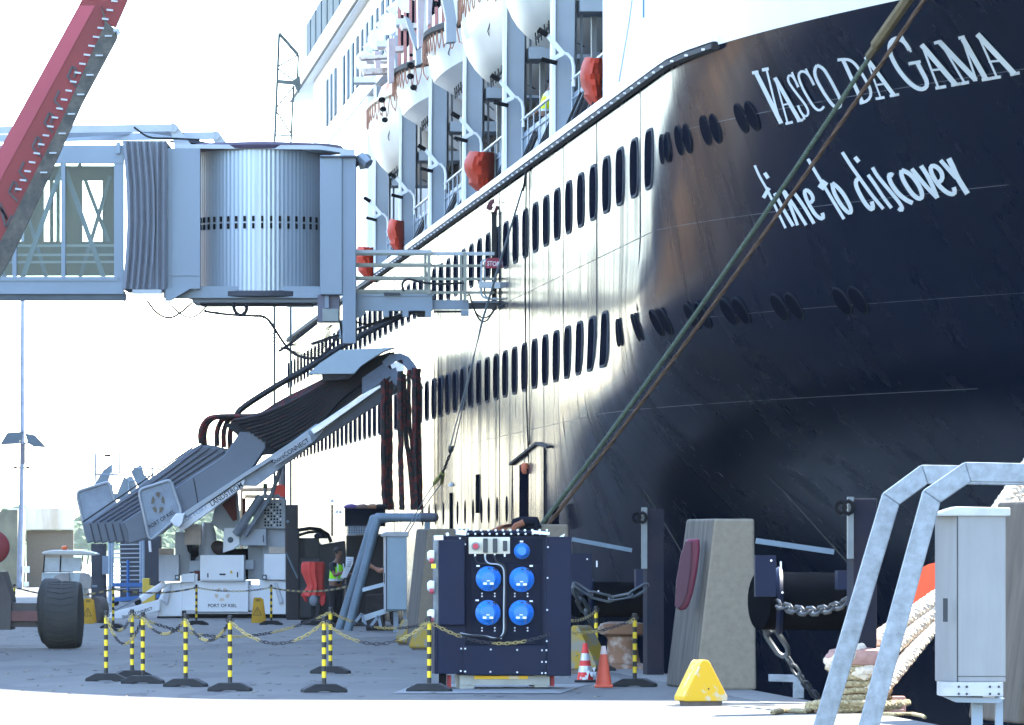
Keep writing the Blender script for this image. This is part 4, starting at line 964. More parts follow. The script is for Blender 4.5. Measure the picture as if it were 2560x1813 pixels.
# ================================================================ light mast with solar panels
sm = thing('solar_light_mast', 'tall slim grey mast with two tilted solar panels and small lamps', 'mast', tuple(V((P(50,0,300).x, 300, 0))))
DM = 300
q = MB(); q.tube([V((P(49,0,DM).x, DM, 0)), P(51,1360,DM), P(54,1260,DM)], [.135,.13,.11], 12); q.tube([P(54,1260,DM), P(56,1090,DM), P(57,700,DM), P(57,500,DM)], [.10,.10,.085,.08], 12); q.build('pole', mat('mast_blue_grey',(.24,.27,.33),.5,metal=.2), sm, smooth=True)
for pts in ([(18,1082),(60,1079),(46,1110),(0,1112)],[(62,1083),(88,1088),(116,1119),(84,1117),(70,1108)]):
    q = MB(); q.ppx(pts, DM-.3, .08); pn = q.build('solar_panel', mat('panel_blue',(.05,.08,.11),.35), sm)
    q = MB(); q.tube([P(sum(p[0] for p in pts)/len(pts),sum(p[1] for p in pts)/len(pts)+4,DM-.2), P(56,1108,DM)], .05, 6); q.build('panel_arm', grey_blue, pn)
for x in (38, 70):
    q = MB(); q.box(P(x,1169,DM-.1), (.12,.12,.12)); q.tube([P(x,1169,DM-.1), P(54,1169,DM)], .03, 5); q.build('floodlight', dark, sm)
q = MB(); q.bpx(51,1110,63,1160,DM-.12,.3); q.bpx(60,1416,74,1432,DM-.3,.3,mi=1); q.bpx(60,1455,72,1466,DM-.3,.3,mi=1); q.build('control_box', [mat('mast_bracket',(.12,.12,.14),.6), white], sm)
# far concrete blocks
gw_ = mat('stained_white_wall', (.66,.62,.52), .9, col2=(.40,.30,.20), scale=.6, stretch=(1.5,1.5,.2), lo=.5, hi=.72)
cb = thing('concrete_building', 'squat concrete pier house with rust stained white upper wall behind the golf cart', 'building', tuple(V((P(120,0,322).x, 322, 0))))
DC = 318; zt = P(0,1270,DC).z
q = MB(); q.prism([V((P(66,0,DC).x,DC,0)),V((P(184,0,DC).x,DC,0)),V((P(184,0,DC).x,DC,P(0,1326,DC).z)),V((P(66,0,DC).x,DC,P(0,1326,DC).z))], V((-.3,5,0))); q.build('base_wall', conc, cb)
q = MB(); q.bpx(20,1271,185,1324,DC-.3,5.5); q.build('upper_wall', gw_, cb)
q = MB(); q.prism([V((P(-30,0,DC).x,DC-6,0)),V((P(44,0,DC-6).x,DC-6,0)),P(44,1275,DC-6),P(8,1275,DC-6),P(-30,1300,DC-6)], V((0,5,0))); q.build('side_wall', mat('mossy_concrete',(.20,.19,.13),.9,var=.5,scale=1,col2=(.1,.1,.07)), cb)
# ================================================================ shore power crane
DK = 176.0
sp_ = thing('shore_power_crane', 'white tracked shore power crane with grey cable trough boom and outrigger legs', 'crane', (P(555,0,DK).x, DK, 0))
mw = mat('machine_white', (.84,.86,.87), .45, var=.08, scale=1.0)
mg = mat('machine_grey', (.42,.46,.50), .5, var=.12, scale=1.0)
tr = mat('trough_grey', (.13,.155,.19), .45, metal=.3, var=.12, scale=.8)
def part(nm, m, *bx, par=sp_, bev=.015, D=DK):
    q = MB()
    for b_ in bx:
        if len(b_) == 6: q.bpx(b_[0], b_[1], b_[2], b_[3], D+b_[4], b_[5], d=YX)
        else: q.ppx(b_[0], D+b_[1], b_[2], d=YX)
    return q.build(nm, m, par, bevel=bev)
part('undercarriage', mat('track_black',(.025,.025,.03),.8), (392,1541,442,1562,.1,2.2), (430,1536,705,1556,.4,2.0), (670,1538,728,1560,.1,2.2))
part('base_frame', mw, ([(396,1541),(396,1500),(415,1458),(440,1456),(455,1456),(455,1541)],.1,2.4), (455,1435,494,1527,-.05,2.2), (622,1463,648,1527,.05,2.2), ([(648,1450),(700,1452),(718,1456),(720,1536),(648,1536)],.0,2.4), (494,1452,622,1532,.2,2.0))
pk = part('logo_panel', mw, (494,1453,621,1530,-.15,.1))
text_px('PORT OF KIEL', (520,1518), (592,1518), 8.5, DK-.16, ink, pk, 'panel_lettering', .012)
def kiel(cx, cy, rx, ry, D, m, par, rot=0):
    for k in range(5):
        q = MB(); a_ = math.radians(90+72*k+rot); 
        f = lambda r, t: P(cx+rx*r*math.cos(a_+t), cy-ry*r*math.sin(a_+t), D)
        q.prism([f(.98,-.42), f(1.0,0), f(.98,.42), f(.55,.30), f(.62,.05), f(.45,-.18)], V((0,.008,0))); q.build('logo_petal', m, par)
kiel(555,1486,19,17, DK-.165, mat('pale_gold',(.72,.60,.45),.5), pk, 36)
part('equipment_box', mw, (500,1388,610,1450,-.3,1.2), ([(500,1450),(610,1450),(611,1453),(499,1453)],-.28,1.2))
part('box_handle', ink, (548,1434,564,1438,-.33,.05), (518,1433,521,1444,-.33,.05), (592,1430,595,1444,-.33,.05))
q = MB(); q.prism([P(574,1433,DK-.34),P(582,1433,DK-.34),P(578,1425,DK-.34)], V((0,.01,0))); q.build('warning_triangle', post_yellow, sp_)
part('left_cabinet', white_dirty, (397,1387,447,1454,-.1,.9)); part('cabinet_top', mat('cabinet_top_tan',(.60,.50,.40),.7), (397,1371,432,1390,.0,.6)); part('lower_box', mw, ([(452,1437),(486,1432),(486,1456),(452,1456)],-.2,.4))  # tan slab on the cabinet top
part('tower', mg, (438,1330,475,1440,.5,1.6), (656,1322,713,1452,.4,1.5), (558,1310,660,1330,.6,1.2), (620,1325,660,1450,.7,.8))
part('right_cabinet', mw, (660,1385,714,1450,-.1,.8)); part('cabinet_top', mat('cabinet_top_tan',(.6,.5,.4),.7), (672,1368,713,1384,.05,.5))
hv = part('vented_housing', mat('housing_grey',(.40,.44,.47),.5), (633,1248,713,1322,.2,1.2))
for i in range(6):
    for j in range(8):
        q = MB(); q.disc(P(663+i*7.6,1261+j*7.5,DK+.19), .027, V((0,1,0)), .02, 8); q.build('vent_hole', black if (i*3+j) % 4 else white, hv) if (i+j) % 1 == 0 else None
part('control_cabinet', mg, (599,1322,666,1364,-.05,1.0)); cs = part('control_cabinet_side', mw, ([(560,1320),(599,1320),(599,1362),(582,1374),(557,1382)],-.12,.5))
q = MB(); q.disc(P(576,1350,DK-.14), .075, V((0,1,0)), .03, 16); q.build('fan_grille', mat('fan_grey',(.12,.15,.17),.6), cs)
part('control_handle', ink, (657,1338,659,1356,-.1,.04))
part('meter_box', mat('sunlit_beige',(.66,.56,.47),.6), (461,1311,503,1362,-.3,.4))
q = MB()
for k in range(9): q.tube([P(468+k*3.6,1362,DK-.1), P(468+k*3+3,1378,DK-.1), P(480+k*2,1390-abs(k-4),DK), P(492,1392,DK)], .018, 5)
q.build('cable_loop', black, sp_)
q = MB(); q.lathe(P(520,1395,DK+.7), [(.34,-.1),(.22,.3),(.2,.62),(.12,.9)], 20); q.build('slewing_post', mat('post_grey',(.45,.48,.5),.5), sp_, smooth=True)
part('dark_gap', black, (452,1380,660,1450,.9,.3), (560,1372,640,1388,.8,.3), bev=0)
part('hydraulic_block', mg, (472,1402,500,1430,.3,.4), (604,1400,634,1424,.3,.4)); part('red_bracket', mat('bracket_maroon',(.16,.03,.025),.6), (484,1425,500,1452,.3,.3), ([(555,1262),(588,1235),(592,1300),(583,1303)],.3,.3), (606,1245,614,1308,.45,.2))
q = MB(); q.ball(P(545,1370,DK+.6), .19, (1.2,1,1)); q.build('hose_drum', mat('drum_brown',(.05,.035,.03),.6), sp_, smooth=True)
part('mast_column', mg, ([(528,1310),(545,1230),(560,1222),(592,1222),(600,1325),(560,1330)],.5,.7))
bc = MB(); bc.disc(P(663,1246,DK+.4), .05, V((0,0,1)), .32, 12); bc.build('beacon_post', mg, sp_); bc = MB(); bc.disc(P(663,1221,DK+.4), .06, V((0,0,1)), .12, 12); bc.build('green_lamp', mat('dark_green_lamp',(.01,.09,.05),.4), sp_)
part('roof_hatch', mg, ([(650,1246),(658,1236),(696,1236),(703,1247)],.3,.6), ([(645,1240),(652,1240),(668,1225),(660,1240),(655,1246)],.35,.2))
for x in (443, 661):
    b_ = part('work_lamp', mat('lamp_bezel',(.12,.14,.14),.5), (x-6,1437,x+6,1450,-.3,.1)); q = MB(); q.disc(P(x,1443.5,DK-.32), .035, V((0,1,0)), .02, 10); q.build('lens', white, b_)
# outriggers
for sx, (x0, y0, x1, y1, tx) in ((1,(716,1500,850,1538,'r')),(-1,(400,1500,262,1550,'l'))):
    lg = MB(); lg.ppx([(x0,y0-2),(x0,y0+26),(x1,y1+6),(x1+sx*10,y1),(x1,y1-14)], DK-.1, .35, d=YX); leg = lg.build('outrigger_leg', mw, sp_, bevel=.01)
    q = MB(); q.tube([P(x0-sx*14,y0-42,DK+.1), P(x0+sx*48,y0-2,DK+.1)], .085, 12); q.build('cylinder', mw, leg, smooth=True)
    q = MB(); q.tube([P(x0+sx*44,y0-8,DK+.1), P(x0+sx*118,y0+28,DK+.1)], .03, 8); q.build('piston', galv, leg)
    q = MB(); q.box(P(x1,y1+12,DK+.1), (.5,.6,.05)); q.build('foot_pad', dark, leg)
    if sx == 1: text_px('ShoreCONNECT', (728,1516), (803,1538), 7.5, DK-.12, ink, leg, 'leg_lettering', .012)
    else: text_px('ShoreCONNECT', (306,1546), (382,1524), 7.5, DK-.12, ink, leg, 'leg_lettering', .012)
part('side_flap', white_dirty, ([(404,1500),(420,1462),(428,1464),(418,1514)],-.02,.1), ([(684,1458),(692,1456),(708,1504),(698,1510)],-.12,.1))
# boom: three-piece beam
DB = DK-1.2
def pb(nm, m, pts, d0, t, par=sp_, bev=.01): q = MB(); q.ppx(pts, DB+d0, t, d=YX); return q.build(nm, m, par, bevel=bev)
bo = pb('lower_boom', mw, [(440,1302),(450,1332),(610,1216),(612,1196),(470,1292)], 0, .5)
pb('boom_flange', grey_light, [(440,1302),(452,1286),(770,1078),(776,1090),(612,1193),(470,1290)], -.06, .6, bo)
mb2 = pb('middle_boom', mat('boom_grey',(.34,.39,.44),.45), [(600,1215),(612,1190),(790,1060),(806,1060),(808,1078),(770,1120),(640,1216)], .08, .4)
pb('boom_sign', mat('sign_grey',(.50,.53,.55),.6), [(681,1145),(685,1166),(780,1106),(775,1087)], -.12, .03, mb2, 0)
text_px('ShoreCONNECT', (684,1162), (774,1104), 12, DB-.14, ink, mb2, 'boom_lettering', .01)
text_px('LANDSTROM', (530,1266), (608,1216), 13, DB-.08, ink, bo, 'boom_lettering', .01, )
text_px('BLUE PORT', (452,1312), (520,1270), 11, DB-.08, mat('faint_blue_lettering',(.40,.49,.66),.5), bo, 'boom_lettering', .0)
ub = pb('upper_boom', mat('tube_dark',(.05,.07,.10),.4), [(770,1120),(800,1078),(960,960),(1000,925),(1012,968),(960,1002)], .15, .45)
pb('boom_rail', mat('bright_rail',(.55,.62,.72),.3,metal=.5), [(776,1074),(960,950),(990,930),(994,940),(962,962),(800,1076),(784,1086)], -.05, .2, ub)
q = MB(); q.tube([P(705,1160,DB+.5), P(678,1240,DB+.8), P(612,1340,DB+1.0)], .06, 8); q.tube([P(652,1242,DB+.7), P(590,1335,DB+1.0)], .11, 10); q.build('lift_cylinder', mat('cyl_grey',(.28,.32,.36),.4,metal=.3), sp_, smooth=True)
# head with curved sheave guide
hd = MB(); arc = [(960,938)]
for k in range(9):
    a_ = math.radians(115-k*14); arc.append((985+62*math.cos(a_)-6, 950-62*math.sin(a_)*1.0))
inn = [(1028,962),(1018,930),(1000,910),(975,905),(955,912)]
hd.ppx([(955,905),(975,886),(1000,883),(1022,892),(1040,915),(1048,952),(1028,952),(1022,930),(1008,912),(990,903),(965,918)], DB-.1, .12, d=YX)
hd.ppx([(955,905),(975,886),(1000,883),(1022,892),(1040,915),(1048,952),(1028,952),(1022,930),(1008,912),(990,903),(965,918)], DB+.6, .12, d=YX)
head = hd.build('sheave_guide', mat('guide_grey',(.20,.25,.32),.45), sp_)
q = MB(); q.ppx([(905,945),(960,908),(978,925),(976,950),(905,985)], DB-.05, .6, d=YX); q.ppx([(974,925),(990,918),(997,950),(990,965),(978,955)], DB-.12, .1, d=YX); q.ppx([(976,912),(1005,898),(1012,925),(985,935)], DB-.1, .1, mi=1, d=YX); q.build('boom_head', [mat('head_grey',(.16,.20,.26),.45), mat('bright_rail',(.55,.62,.72),.3)], sp_)
q = MB(); q.tube([P(1048,950,DB), P(1054,968,DB), P(1058,970,DB)], .03, 6); q.tube([P(975,970,DB), P(985,978,DB), P(995,968,DB)], .025, 6); q.build('hook', ink, sp_)
cvp = MB(); cvp.ppx([(769,935),(800,908),(850,875),(985,869),(958,878),(902,915),(885,934)], DB-.5, 1.0, d=YX); cvp.build('cover_plate', mat('cover_mint',(.42,.50,.52),.5,var=.06), sp_)
q = MB(); q.disc(P(820,942,DB-.4), .05, V((0,1,0)), .1, 12); q.disc(P(858,942,DB-.4), .05, V((0,1,0)), .1, 12); q.ppx([(805,936),(888,934),(870,948),(806,952)], DB-.3, .6, d=YX); q.build('guide_roller', mat('roller_dark',(.05,.05,.06),.6), sp_)
# cables: over the trough, along the boom, hanging from the head
cabm = mat('black_red_cable', (.012,.012,.014), .6, col2=(.11,.012,.012), scale=7, lo=.5, hi=.56)
cabk = mat('cable_black', (.012,.013,.016), .65, var=.4)
matred = mat('mat_cable', (.012,.012,.015), .65, col2=(.04,.01,.01), scale=9, lo=.5, hi=.6)
def cab(pts, r, D=DB, m=cabm, nm='power_cable', dd=0):
    return cable(nm, [P(x, y, D+dd) for x, y in pts], r, sp_, m)
for k, (x0, xt) in enumerate(((504,500),(514,512),(545,536),(562,552),(578,572))):
    cab([(x0-2,1110+k*3),(x0-4,1080),(x0+8,1052-k),(xt+35,1040),(650,1042),(700,1030-k*6),(780,985-k*4),(870,925-k),(950,895)], .075, dd=.5+k*.12)
for k in range(12):
    cab([(585+k*10,1052+k*7),(660+k*9,1038+k*5),(760+k*4,990+k*6),(850,938+k*5),(930,898+k*4),(985,884+k*3)], .045, dd=.16, m=cabk if k % 3 else matred)
cab([(592,1044),(596,1025),(690,965),(780,915),(870,855),(1000,790),(1040,775)], .09, dd=.7, m=cabk)
sh_ = MB(); sh_.ppx([(560,1062),(640,1042),(720,1010),(905,905),(975,880),(985,915),(955,950),(784,1070),(690,1135),(640,1140),(590,1085)], DB+.28, .3, d=YX); sh_.build('cable_tray', mat('tray_black',(.015,.017,.022),.7,var=.5,scale=8), sp_)
for (x, ys, w_, d_, xe) in ((958,960,.075,.0,960),(966,960,.075,.12,968),(975,965,.07,.25,976),(1000,958,.08,-.1,1003),(1010,965,.07,.1,1030),(1022,955,.06,.3,1046),(1036,950,.08,.0,1040),(1046,952,.07,.2,1050)):
    pts = [(x,ys-30 if x > 990 else ys-10),(x,ys),(x+1,1060),((x+xe)/2+random.uniform(-2,2),1140),(xe,1220),(xe+2,1275)]
    q = [P(a_, b_, DB+d_-.4) for a_, b_ in pts]; mbq = MB().tube([p_+V((random.uniform(-.012,.012),0,0)) for p_ in sum([[q[i].lerp(q[i+1],k/6) for k in range(6)] for i in range(len(q)-1)],[])+[q[-1]]], w_*.95, 8); mbq.build('hanging_power_cable', cabm, sp_, smooth=True)
# cable trough : stepped long grey channels
g_ = MB()
TB = DB+1.4
for k in range(6):
    o_ = k*18.5
    if k < 5: poly = [(208+o_,1308),(216+o_,1356),(232+o_,1360),(232+o_,1310),(505+o_*1.1,1124+k*3),(485+o_*.9,1118)]
    g_.ppx([(206+o_,1308),(228+o_,1302),(470+o_*1.0,1128+k*2),(506+o_,1108+k*4),(524+o_,1112+k*4),(524+o_*1.05,1142+k*3),(240+o_,1320),(238+o_,1352),(218+o_,1358)], TB-k*.17, .5, d=YX)
g_.ppx([(308,1306),(330,1290),(560,1140),(600,1080),(665,1080),(664,1120),(612,1196),(470,1292),(440,1302),(400,1335),(322,1360),(318,1330)], TB-1.15, 1.4, d=YX)
trg = g_.build('cable_trough', tr, sp_, bevel=.02)
q = MB()
for k in range(1,6):
    o_ = k*18.5; q.tube([P(o_+212,1307-k*1.2,TB-k*.17-.03), P(o_*.99+380,1196+k*.4,TB-k*.17-.03), P(488+o_,1112+k*4,TB-k*.17-.03)], .028, 5); q.tube([P(o_+207,1309,TB-k*.17-.03), P(o_+219,1358,TB-k*.17-.03)], .022, 5)
q.build('rib_shade_line', mat('groove_shadow',(.07,.08,.10),.8), trg)  # dark tubes paint the shade between the trough ribs
q = MB(); q.tube([P(484,1196,TB-1.17), P(492,1240,TB-1.17), P(496,1262,TB-1.17)], .012, 5); q.tube([P(206,1306,TB+.4), P(486,1116,TB+.4)], .02, 5); q.build('trough_seam', ink, trg)
# two perforated sign plates
def plate(pts, D, nm='perforated_plate'):
    cx = sum(p[0] for p in pts)/4; cy = sum(p[1] for p in pts)/4; rr2 = []
    for i, p in enumerate(pts):
        a_ = V(p); pr_ = V(pts[i-1]); nx_ = V(pts[(i+1)%4])
        for k in range(5):
            t = k/4; q1 = a_.lerp(pr_, .14*(1-t)); q2 = a_.lerp(nx_, .14*t); rr2.append(tuple((q1*(1-t)+q2*t+a_*.0)))
    q = MB(); q.ppx(rr2, D, .03, d=YX); pl = q.build(nm, mat('plate_grey',(.30,.35,.40),.5), sp_)
    q = MB(); q.tube([P(x, y, D-.01) for x, y in rr2], .04, 8, closed=True); q.build('plate_frame', grey_light, pl, smooth=True)
    holes = MB()
    a_, b_, c_, d_ = [V(p) for p in pts]
    for i in range(1, 15):
        for j in range(1, 19):
            u, v = i/15, j/19
            if .2 < u < .8 and .12 < v < .82 and not (u > .72 or v > .86): continue
            if abs(u-.5)+abs(v-.5) < .45: continue
            p = a_.lerp(b_, u).lerp(d_.lerp(c_, u), v); w_ = .8; holes.ppx([(p.x-w_,p.y),(p.x,p.y-w_),(p.x+w_,p.y),(p.x,p.y+w_)], D-.012, .01, d=YX)
    holes.build('perforation', mat('hole_dark',(.10,.12,.14),.7), pl)
    return pl
p1 = plate([(346,1225),(426,1199),(455,1283),(374,1353)], DB-.2)
kiel(395,1257,17,27, DB-.225, mat('bronze_logo',(.19,.16,.11),.6), p1, 0)
text_px('PORT OF KIEL', (375,1322), (439,1282), 10, DB-.23, ink, p1, 'plate_lettering', .01)
q = MB(); q.ppx([(425,1302),(440,1284),(462,1284),(455,1310),(448,1318),(436,1315)], DB-.55, .6, d=YX); q.build('plate_mount', mw, sp_, bevel=.02)
p2 = plate([(190,1230),(272,1204),(292,1270),(220,1356)], DB+2.2)
q = MB(); q.tube([P(374,1352,DB-.5), P(376,1380,DB-.5)], .035, 8); q.build('grease_tube', white, sp_)

# ================================================================ quay furniture
# barrier posts
def bpost(x, yb, lab, dirn=0):
    D = GD(yb); t_ = thing('barrier_post', lab, 'barrier post', (P(x,0,D).x, D, 0), 'black and yellow barrier posts')
    return t_
def build_post(t_):
    o_ = t_.location; q = MB()
    prof = [(-.27,.0),(-.26,.035),(-.12,.10),(.12,.10),(.26,.035),(.27,0)]
    q.prism([o_+V((x,-.14,z)) for x, z in ((-.27,0),(-.10,0),(-.08,.015),(.08,.015),(.10,0),(.27,0),(.265,.04),(.13,.105),(-.13,.105),(-.265,.04))], V((0,.28,0)))
    q.build('base', mat('post_base_rubber',(.022,.024,.027),.85,var=.3,scale=8), t_, bevel=.012)
    q = MB(); z = .10; k = 0; segs = [.075]+[.08,.066]*6
    for sg_ in segs:
        zz = min(z+sg_, .915)
        if zz-z > .004: q.lathe(o_, [(.027,z),(.027,zz)], 12, mi=k % 2)
        z = zz; k += 1
    q.lathe(o_, [(.029,.9),(.029,.925),(.02,.93)], 12, mi=0)
    q.build('pole', [post_black, post_yellow], t_, smooth=True)
    q = MB(); q.tube([o_+V((.028*math.cos(a_), .028*math.sin(a_), .86)) for a_ in [i*math.pi/4 for i in range(8)]], .006, 5, closed=True)
    q.tube([o_+V((-.035,-.01,.85)), o_+V((-.05,-.01,.88)), o_+V((-.03,-.01,.9))], .006, 5); q.tube([o_+V((.035,-.01,.85)), o_+V((.05,-.01,.88)), o_+V((.03,-.01,.9))], .006, 5)
    q.build('chain_eye', post_black, t_)
plist = [(265,1703,'striped barrier post leftmost of the near row, right of the big dusty tyre'),(330,1695,'striped barrier post whose foot hides behind its right neighbour, third from the big tyre side'),
 (357,1709,'striped barrier post with its base in front of the left cluster'),(464,1717,'striped barrier post alone between the left cluster and the middle of the chain row'),
 (575,1728,'striped barrier post standing alone left of centre in the near chain row'),(810,1731,'striped barrier post just left of a second post standing behind it'),
 (826,1684,'striped barrier post standing farther back, just behind another post left of the blue box'),(1073,1730,'striped barrier post in front of the left corner of the blue connection box'),
 (1587,1717,'striped barrier post beside the orange cone and the rusty bollard'),(1490,1678,'striped barrier post half hidden behind the cones, left of the rusty bollard'),
 (283,1571,'small distant striped post beside the yellow floor sign near the cart'),(491,1563,'small distant striped post in front of the left edge of the lettered white panel'),
 (678,1563,'small distant striped post right of the yellow warning stand'),(911,1560,'small distant striped post seen between the sloping pipes and the grey cabinet'),(36,1560,'small distant striped post seen beyond the crane chassis at the left edge')]
P0 = None; PD = {}
for i, (x, yb, lab) in enumerate(plist):
    D = GD(yb)
    if P0 is None:
        P0 = thing('barrier_post', lab, 'barrier post', (P(x,0,D).x, D, 0), 'black and yellow barrier posts'); build_post(P0); o_ = P0
    else:
        o_ = copy_tree(P0); o_.location = (P(x,0,D).x, D, 0); o_.rotation_euler.z = random.uniform(-.25,.25); o_['label'] = lab
    PD[x] = V(o_.location)
def eye_(x): return PD[x]+V((0,-.03,.86))
chy = mat('chain_yellow', (.36,.28,.10), .6, var=.2); chk = mat('chain_black', (.03,.03,.035), .6)
def bchain(a_, b_, sag, lab, run=8):
    a_ = eye_(a_) if not isinstance(a_, V) else a_; b_ = eye_(b_) if not isinstance(b_, V) else b_
    c_ = chain_mesh(bez(a_, b_, sag*.85, 20), .062, .0065, .036, 2, run).build('barrier_chain', [chy, chk]); tag(c_, lab, 'chain', 'yellow and black barrier chains')
bchain(265,330,.24,'short sagging barrier chain left in the leftmost post cluster')
bchain(265,357,.42,'deepest hanging barrier chain in the leftmost post cluster, nearly touching the ground')
bchain(357,464,.24,'barrier chain sagging between the left cluster and the lone post beside it')
bchain(464,575,.30,'barrier chain sagging between the two lone posts left of centre')
bchain(575,810,.32,'long barrier chain drooping in the middle of the near row')
bchain(810,1073,.32,'barrier chain drooping left of the blue connection box')
bxr = P(1374,1585,86.6)
bchain(1073,bxr,.22,'barrier chain passing in front of the blue connection box')
bchain(P(1428,1552,90),1490,.05,'barrier chain end rising to the back post right of the blue box')
bchain(P(1428,1582,88),1587,.06,'barrier chain reaching the post beside the rusty bollard')
bchain(330,826,.38,'long farther barrier chain running behind the near row to the rear post')
bchain(826,P(1090,1550,100),.2,'barrier chain from the rear post toward the yellow concrete weights')
bchain(283,491,.12,'distant barrier chain crossing the front of the white crane, left half',6)
bchain(491,678,.1,'distant barrier chain crossing the lettered white crane panel',6)
bchain(678,P(872,1466,150),.12,'distant barrier chain passing in front of the red covered chair to the pipes',6)
bchain(36,283,.2,'distant barrier chain behind the cart wheel at the left',6)

# blue connection box
DX = 87.0
bb = thing('connection_box', 'large dark blue power connection box with five bright blue round caps', 'power box', (P(1260,0,DX+.6).x, DX+.6, 0))
def pc(nm, m, *bx, par=bb, D=DX, bev=.008):
    q = MB()
    for b_ in bx: q.bpx(b_[0], b_[1], b_[2], b_[3], D+b_[4], b_[5])
    return q.build(nm, m, par, bevel=bev)
pc('body', navy, (1097,1340,1368,1685,0,1.3), (1366,1342,1428,1690,-.02,1.3), (1157,1333,1368,1340,.1,1.1))
pc('door', navy, (1097,1352,1162,1563,-.10,.1)); pc('base_panel', navy, (1158,1614,1366,1688,-.03,.03)); pc('recess_panel', mat('dark_blue_panel',(.003,.006,.018),.6,spec=.1), (1163,1345,1358,1612,-.012,.012))
pc('inner_panel', mat('dark_blue_panel',(.003,.006,.018),.6,spec=.1), (1177,1407,1352,1612,-.026,.013))
pc('top_rail', navy, (1152,1326,1374,1334,-.06,1.3))
q = MB()
for i in range(12): q.ball(P(1166+i*18.3,1326,DX-.07), .016, n=6, m=4); q.ball(P(1170+i*18,1335,DX-.07), .014, n=6, m=4)
for x, y in ((1370,1368),(1369,1445),(1368,1525),(1367,1603),(1366,1626),(1355,1626),(1365,1655),(1355,1655),(1364,1683),(1355,1683),(1153,1593),(1153,1622),(1163,1622),(1227,1624),(1293,1625),(1152,1678),(1163,1679),(1226,1680),(1293,1681),(1150,1346),(1163,1361)): q.ball(P(x,y,DX-.05), .012, (1,.6,1), n=8, m=5)
q.build('bolt', white, bb)
q = MB(); q.beam(P(1140,1330,DX-.1), P(1166,1333,DX-.1), .05, .06); q.tube([P(1140,1326,DX-.1), P(1150,1318,DX-.1), P(1156,1327,DX-.1)], .012, 6); q.tube([P(1166,1325,DX-.1),P(1172,1318,DX-.1),P(1174,1326,DX-.1)], .012, 6); q.beam(P(1330,1330,DX-.1), P(1374,1334,DX-.1), .03, .04); q.beam(P(1085,1345,DX-.1), P(1108,1344,DX-.1), .06, .06); q.beam(P(1115,1337,DX-.05), P(1122,1335,DX-.05), .05, .04); q.ppx([(1400,1342),(1412,1335),(1410,1342)], DX-.1, .1)
q.build('latch', white, bb)
sd = MB(); sd.bpx(1084,1352,1097,1560,DX+.1,.05); sd.bpx(1086,1560,1097,1685,DX+.1,.5,mi=1); sd.build('side_trim', [galv, navy], bb)
for y in (1390,1466,1538):
    q = MB(); q.lathe(P(1086,y,DX+.1), [(.07,0),(.07,.06),(.045,.09)], 16, V((-1,0,0))); q.build('side_cap', mat('clear_plastic',(.6,.62,.64),.2), bb, smooth=True)
    q = MB(); q.disc(P(1084,y+12,DX+.05), .035, V((-1,0,0)), .05); q.build('side_button', mat('button_red',(.4,.05,.08),.4), bb)
q = MB(); q.bpx(1079,1410,1090,1421,DX-.05,.06); q.build('yellow_tag', mat('tag_yellow',(.8,.7,.03),.5), bb)
sk = pc('socket_panel', mat('socket_cream',(.62,.58,.47),.5), (1172,1343,1275,1385,-.06,.05))
q = MB(); q.disc(P(1189,1366,DX-.065), .052, V((0,-1,0)), .06, 20); q.build('socket_ring', mat('ring_grey',(.18,.19,.2),.5), sk); q = MB(); q.disc(P(1189,1366,DX-.12), .034, V((0,-1,0)), .03, 16); r_ = q.build('socket_cap', mat('cap_crimson',(.42,.02,.04),.4), sk)
for x, y0, y1, w_ in ((1214,1346,1382,11),(1238,1346,1382,11),(1263,1352,1378,10)):
    q = MB(); q.bpx(x-w_/2,y0,x+w_/2,y1,DX-.12,.06); q.build('plug', mat('plug_black',(.03,.035,.04),.5), sk, bevel=.008)
for x in (1188,1213,1237,1262): q = MB(); q.bpx(x-2,1385,x+2,1392,DX-.08,.03); q.build('cable_gland', white, sk)
def capx(x, y, r):
    c = P(x, y, DX-.03); q = MB(); q.lathe(c, [(r*.98,0),(r,.02),(r*.97,.05),(r*.78,.07),(r*.62,.10),(r*.60,.15),(r*.5,.16)], 32, V((0,-1,0))); o_ = q.build('blue_cap', blue_cap, bb, smooth=True, angle=30)
    q = MB()
    for k in range(12):
        a_ = 2*math.pi*k/12; q.ball(c+V((math.cos(a_)*r*.86, -.065, math.sin(a_)*r*.86)), .008, n=6, m=4)
    q.build('cap_bolt', mat('bolt_dark',(.10,.13,.17),.4), o_)
    if r > .13:
        q = MB()
        for dx in (-.042, .042): q.box(c+V((dx,-.165,-.06)), (.045,.004,.026))
        q.box(c+V((0,-.165,-.025)), (.04,.004,.012)); q.build('cap_label', white, o_)
        q = MB(); q.box(c+V((-.03,-.164,-.018)), (.09,.004,.004)); q.build('cap_slot', ink, o_)
        q = chain_mesh([c+V((.05,-.1,.11)), c+V((.065,-.13,0)), c+V((.05,-.12,-.12))], .016, .003, .009); q.build('cap_chain', galv, o_)
        q = MB()
        for k in (.3,.5,.7): q.box(c+V((r*.25-.12*k*.5,-.07,r*.74)), (.012,.01,.03))
        q.tube([c+V((.06,-.08,.13)), c+V((.09,-.1,.12)), c+V((.1,-.08,.1))], .008, 5); q.build('cap_latch', ink, o_)
capx(1221,1447,.158); capx(1304,1449,.158); capx(1220,1532,.158); capx(1303,1532,.158); capx(1305,1378,.10)
q = MB()
for x, y in ((1195,1415),(1328,1415),(1193,1501),(1328,1503),(1304,1354)): q.bpx(x-4,y-2,x+4,y+2,DX-.035,.01)
for x in (1205,1237,1287,1319):
    for y in (1484,1491,1570,1577): q.ball(P(x,y,DX-.03), .011, n=6, m=4)
q.build('small_label', white, bb)
def cbl(pts, r, m): return cable('conduit', [P(x,y,DX-.1) for x,y in pts], r, bb, m)
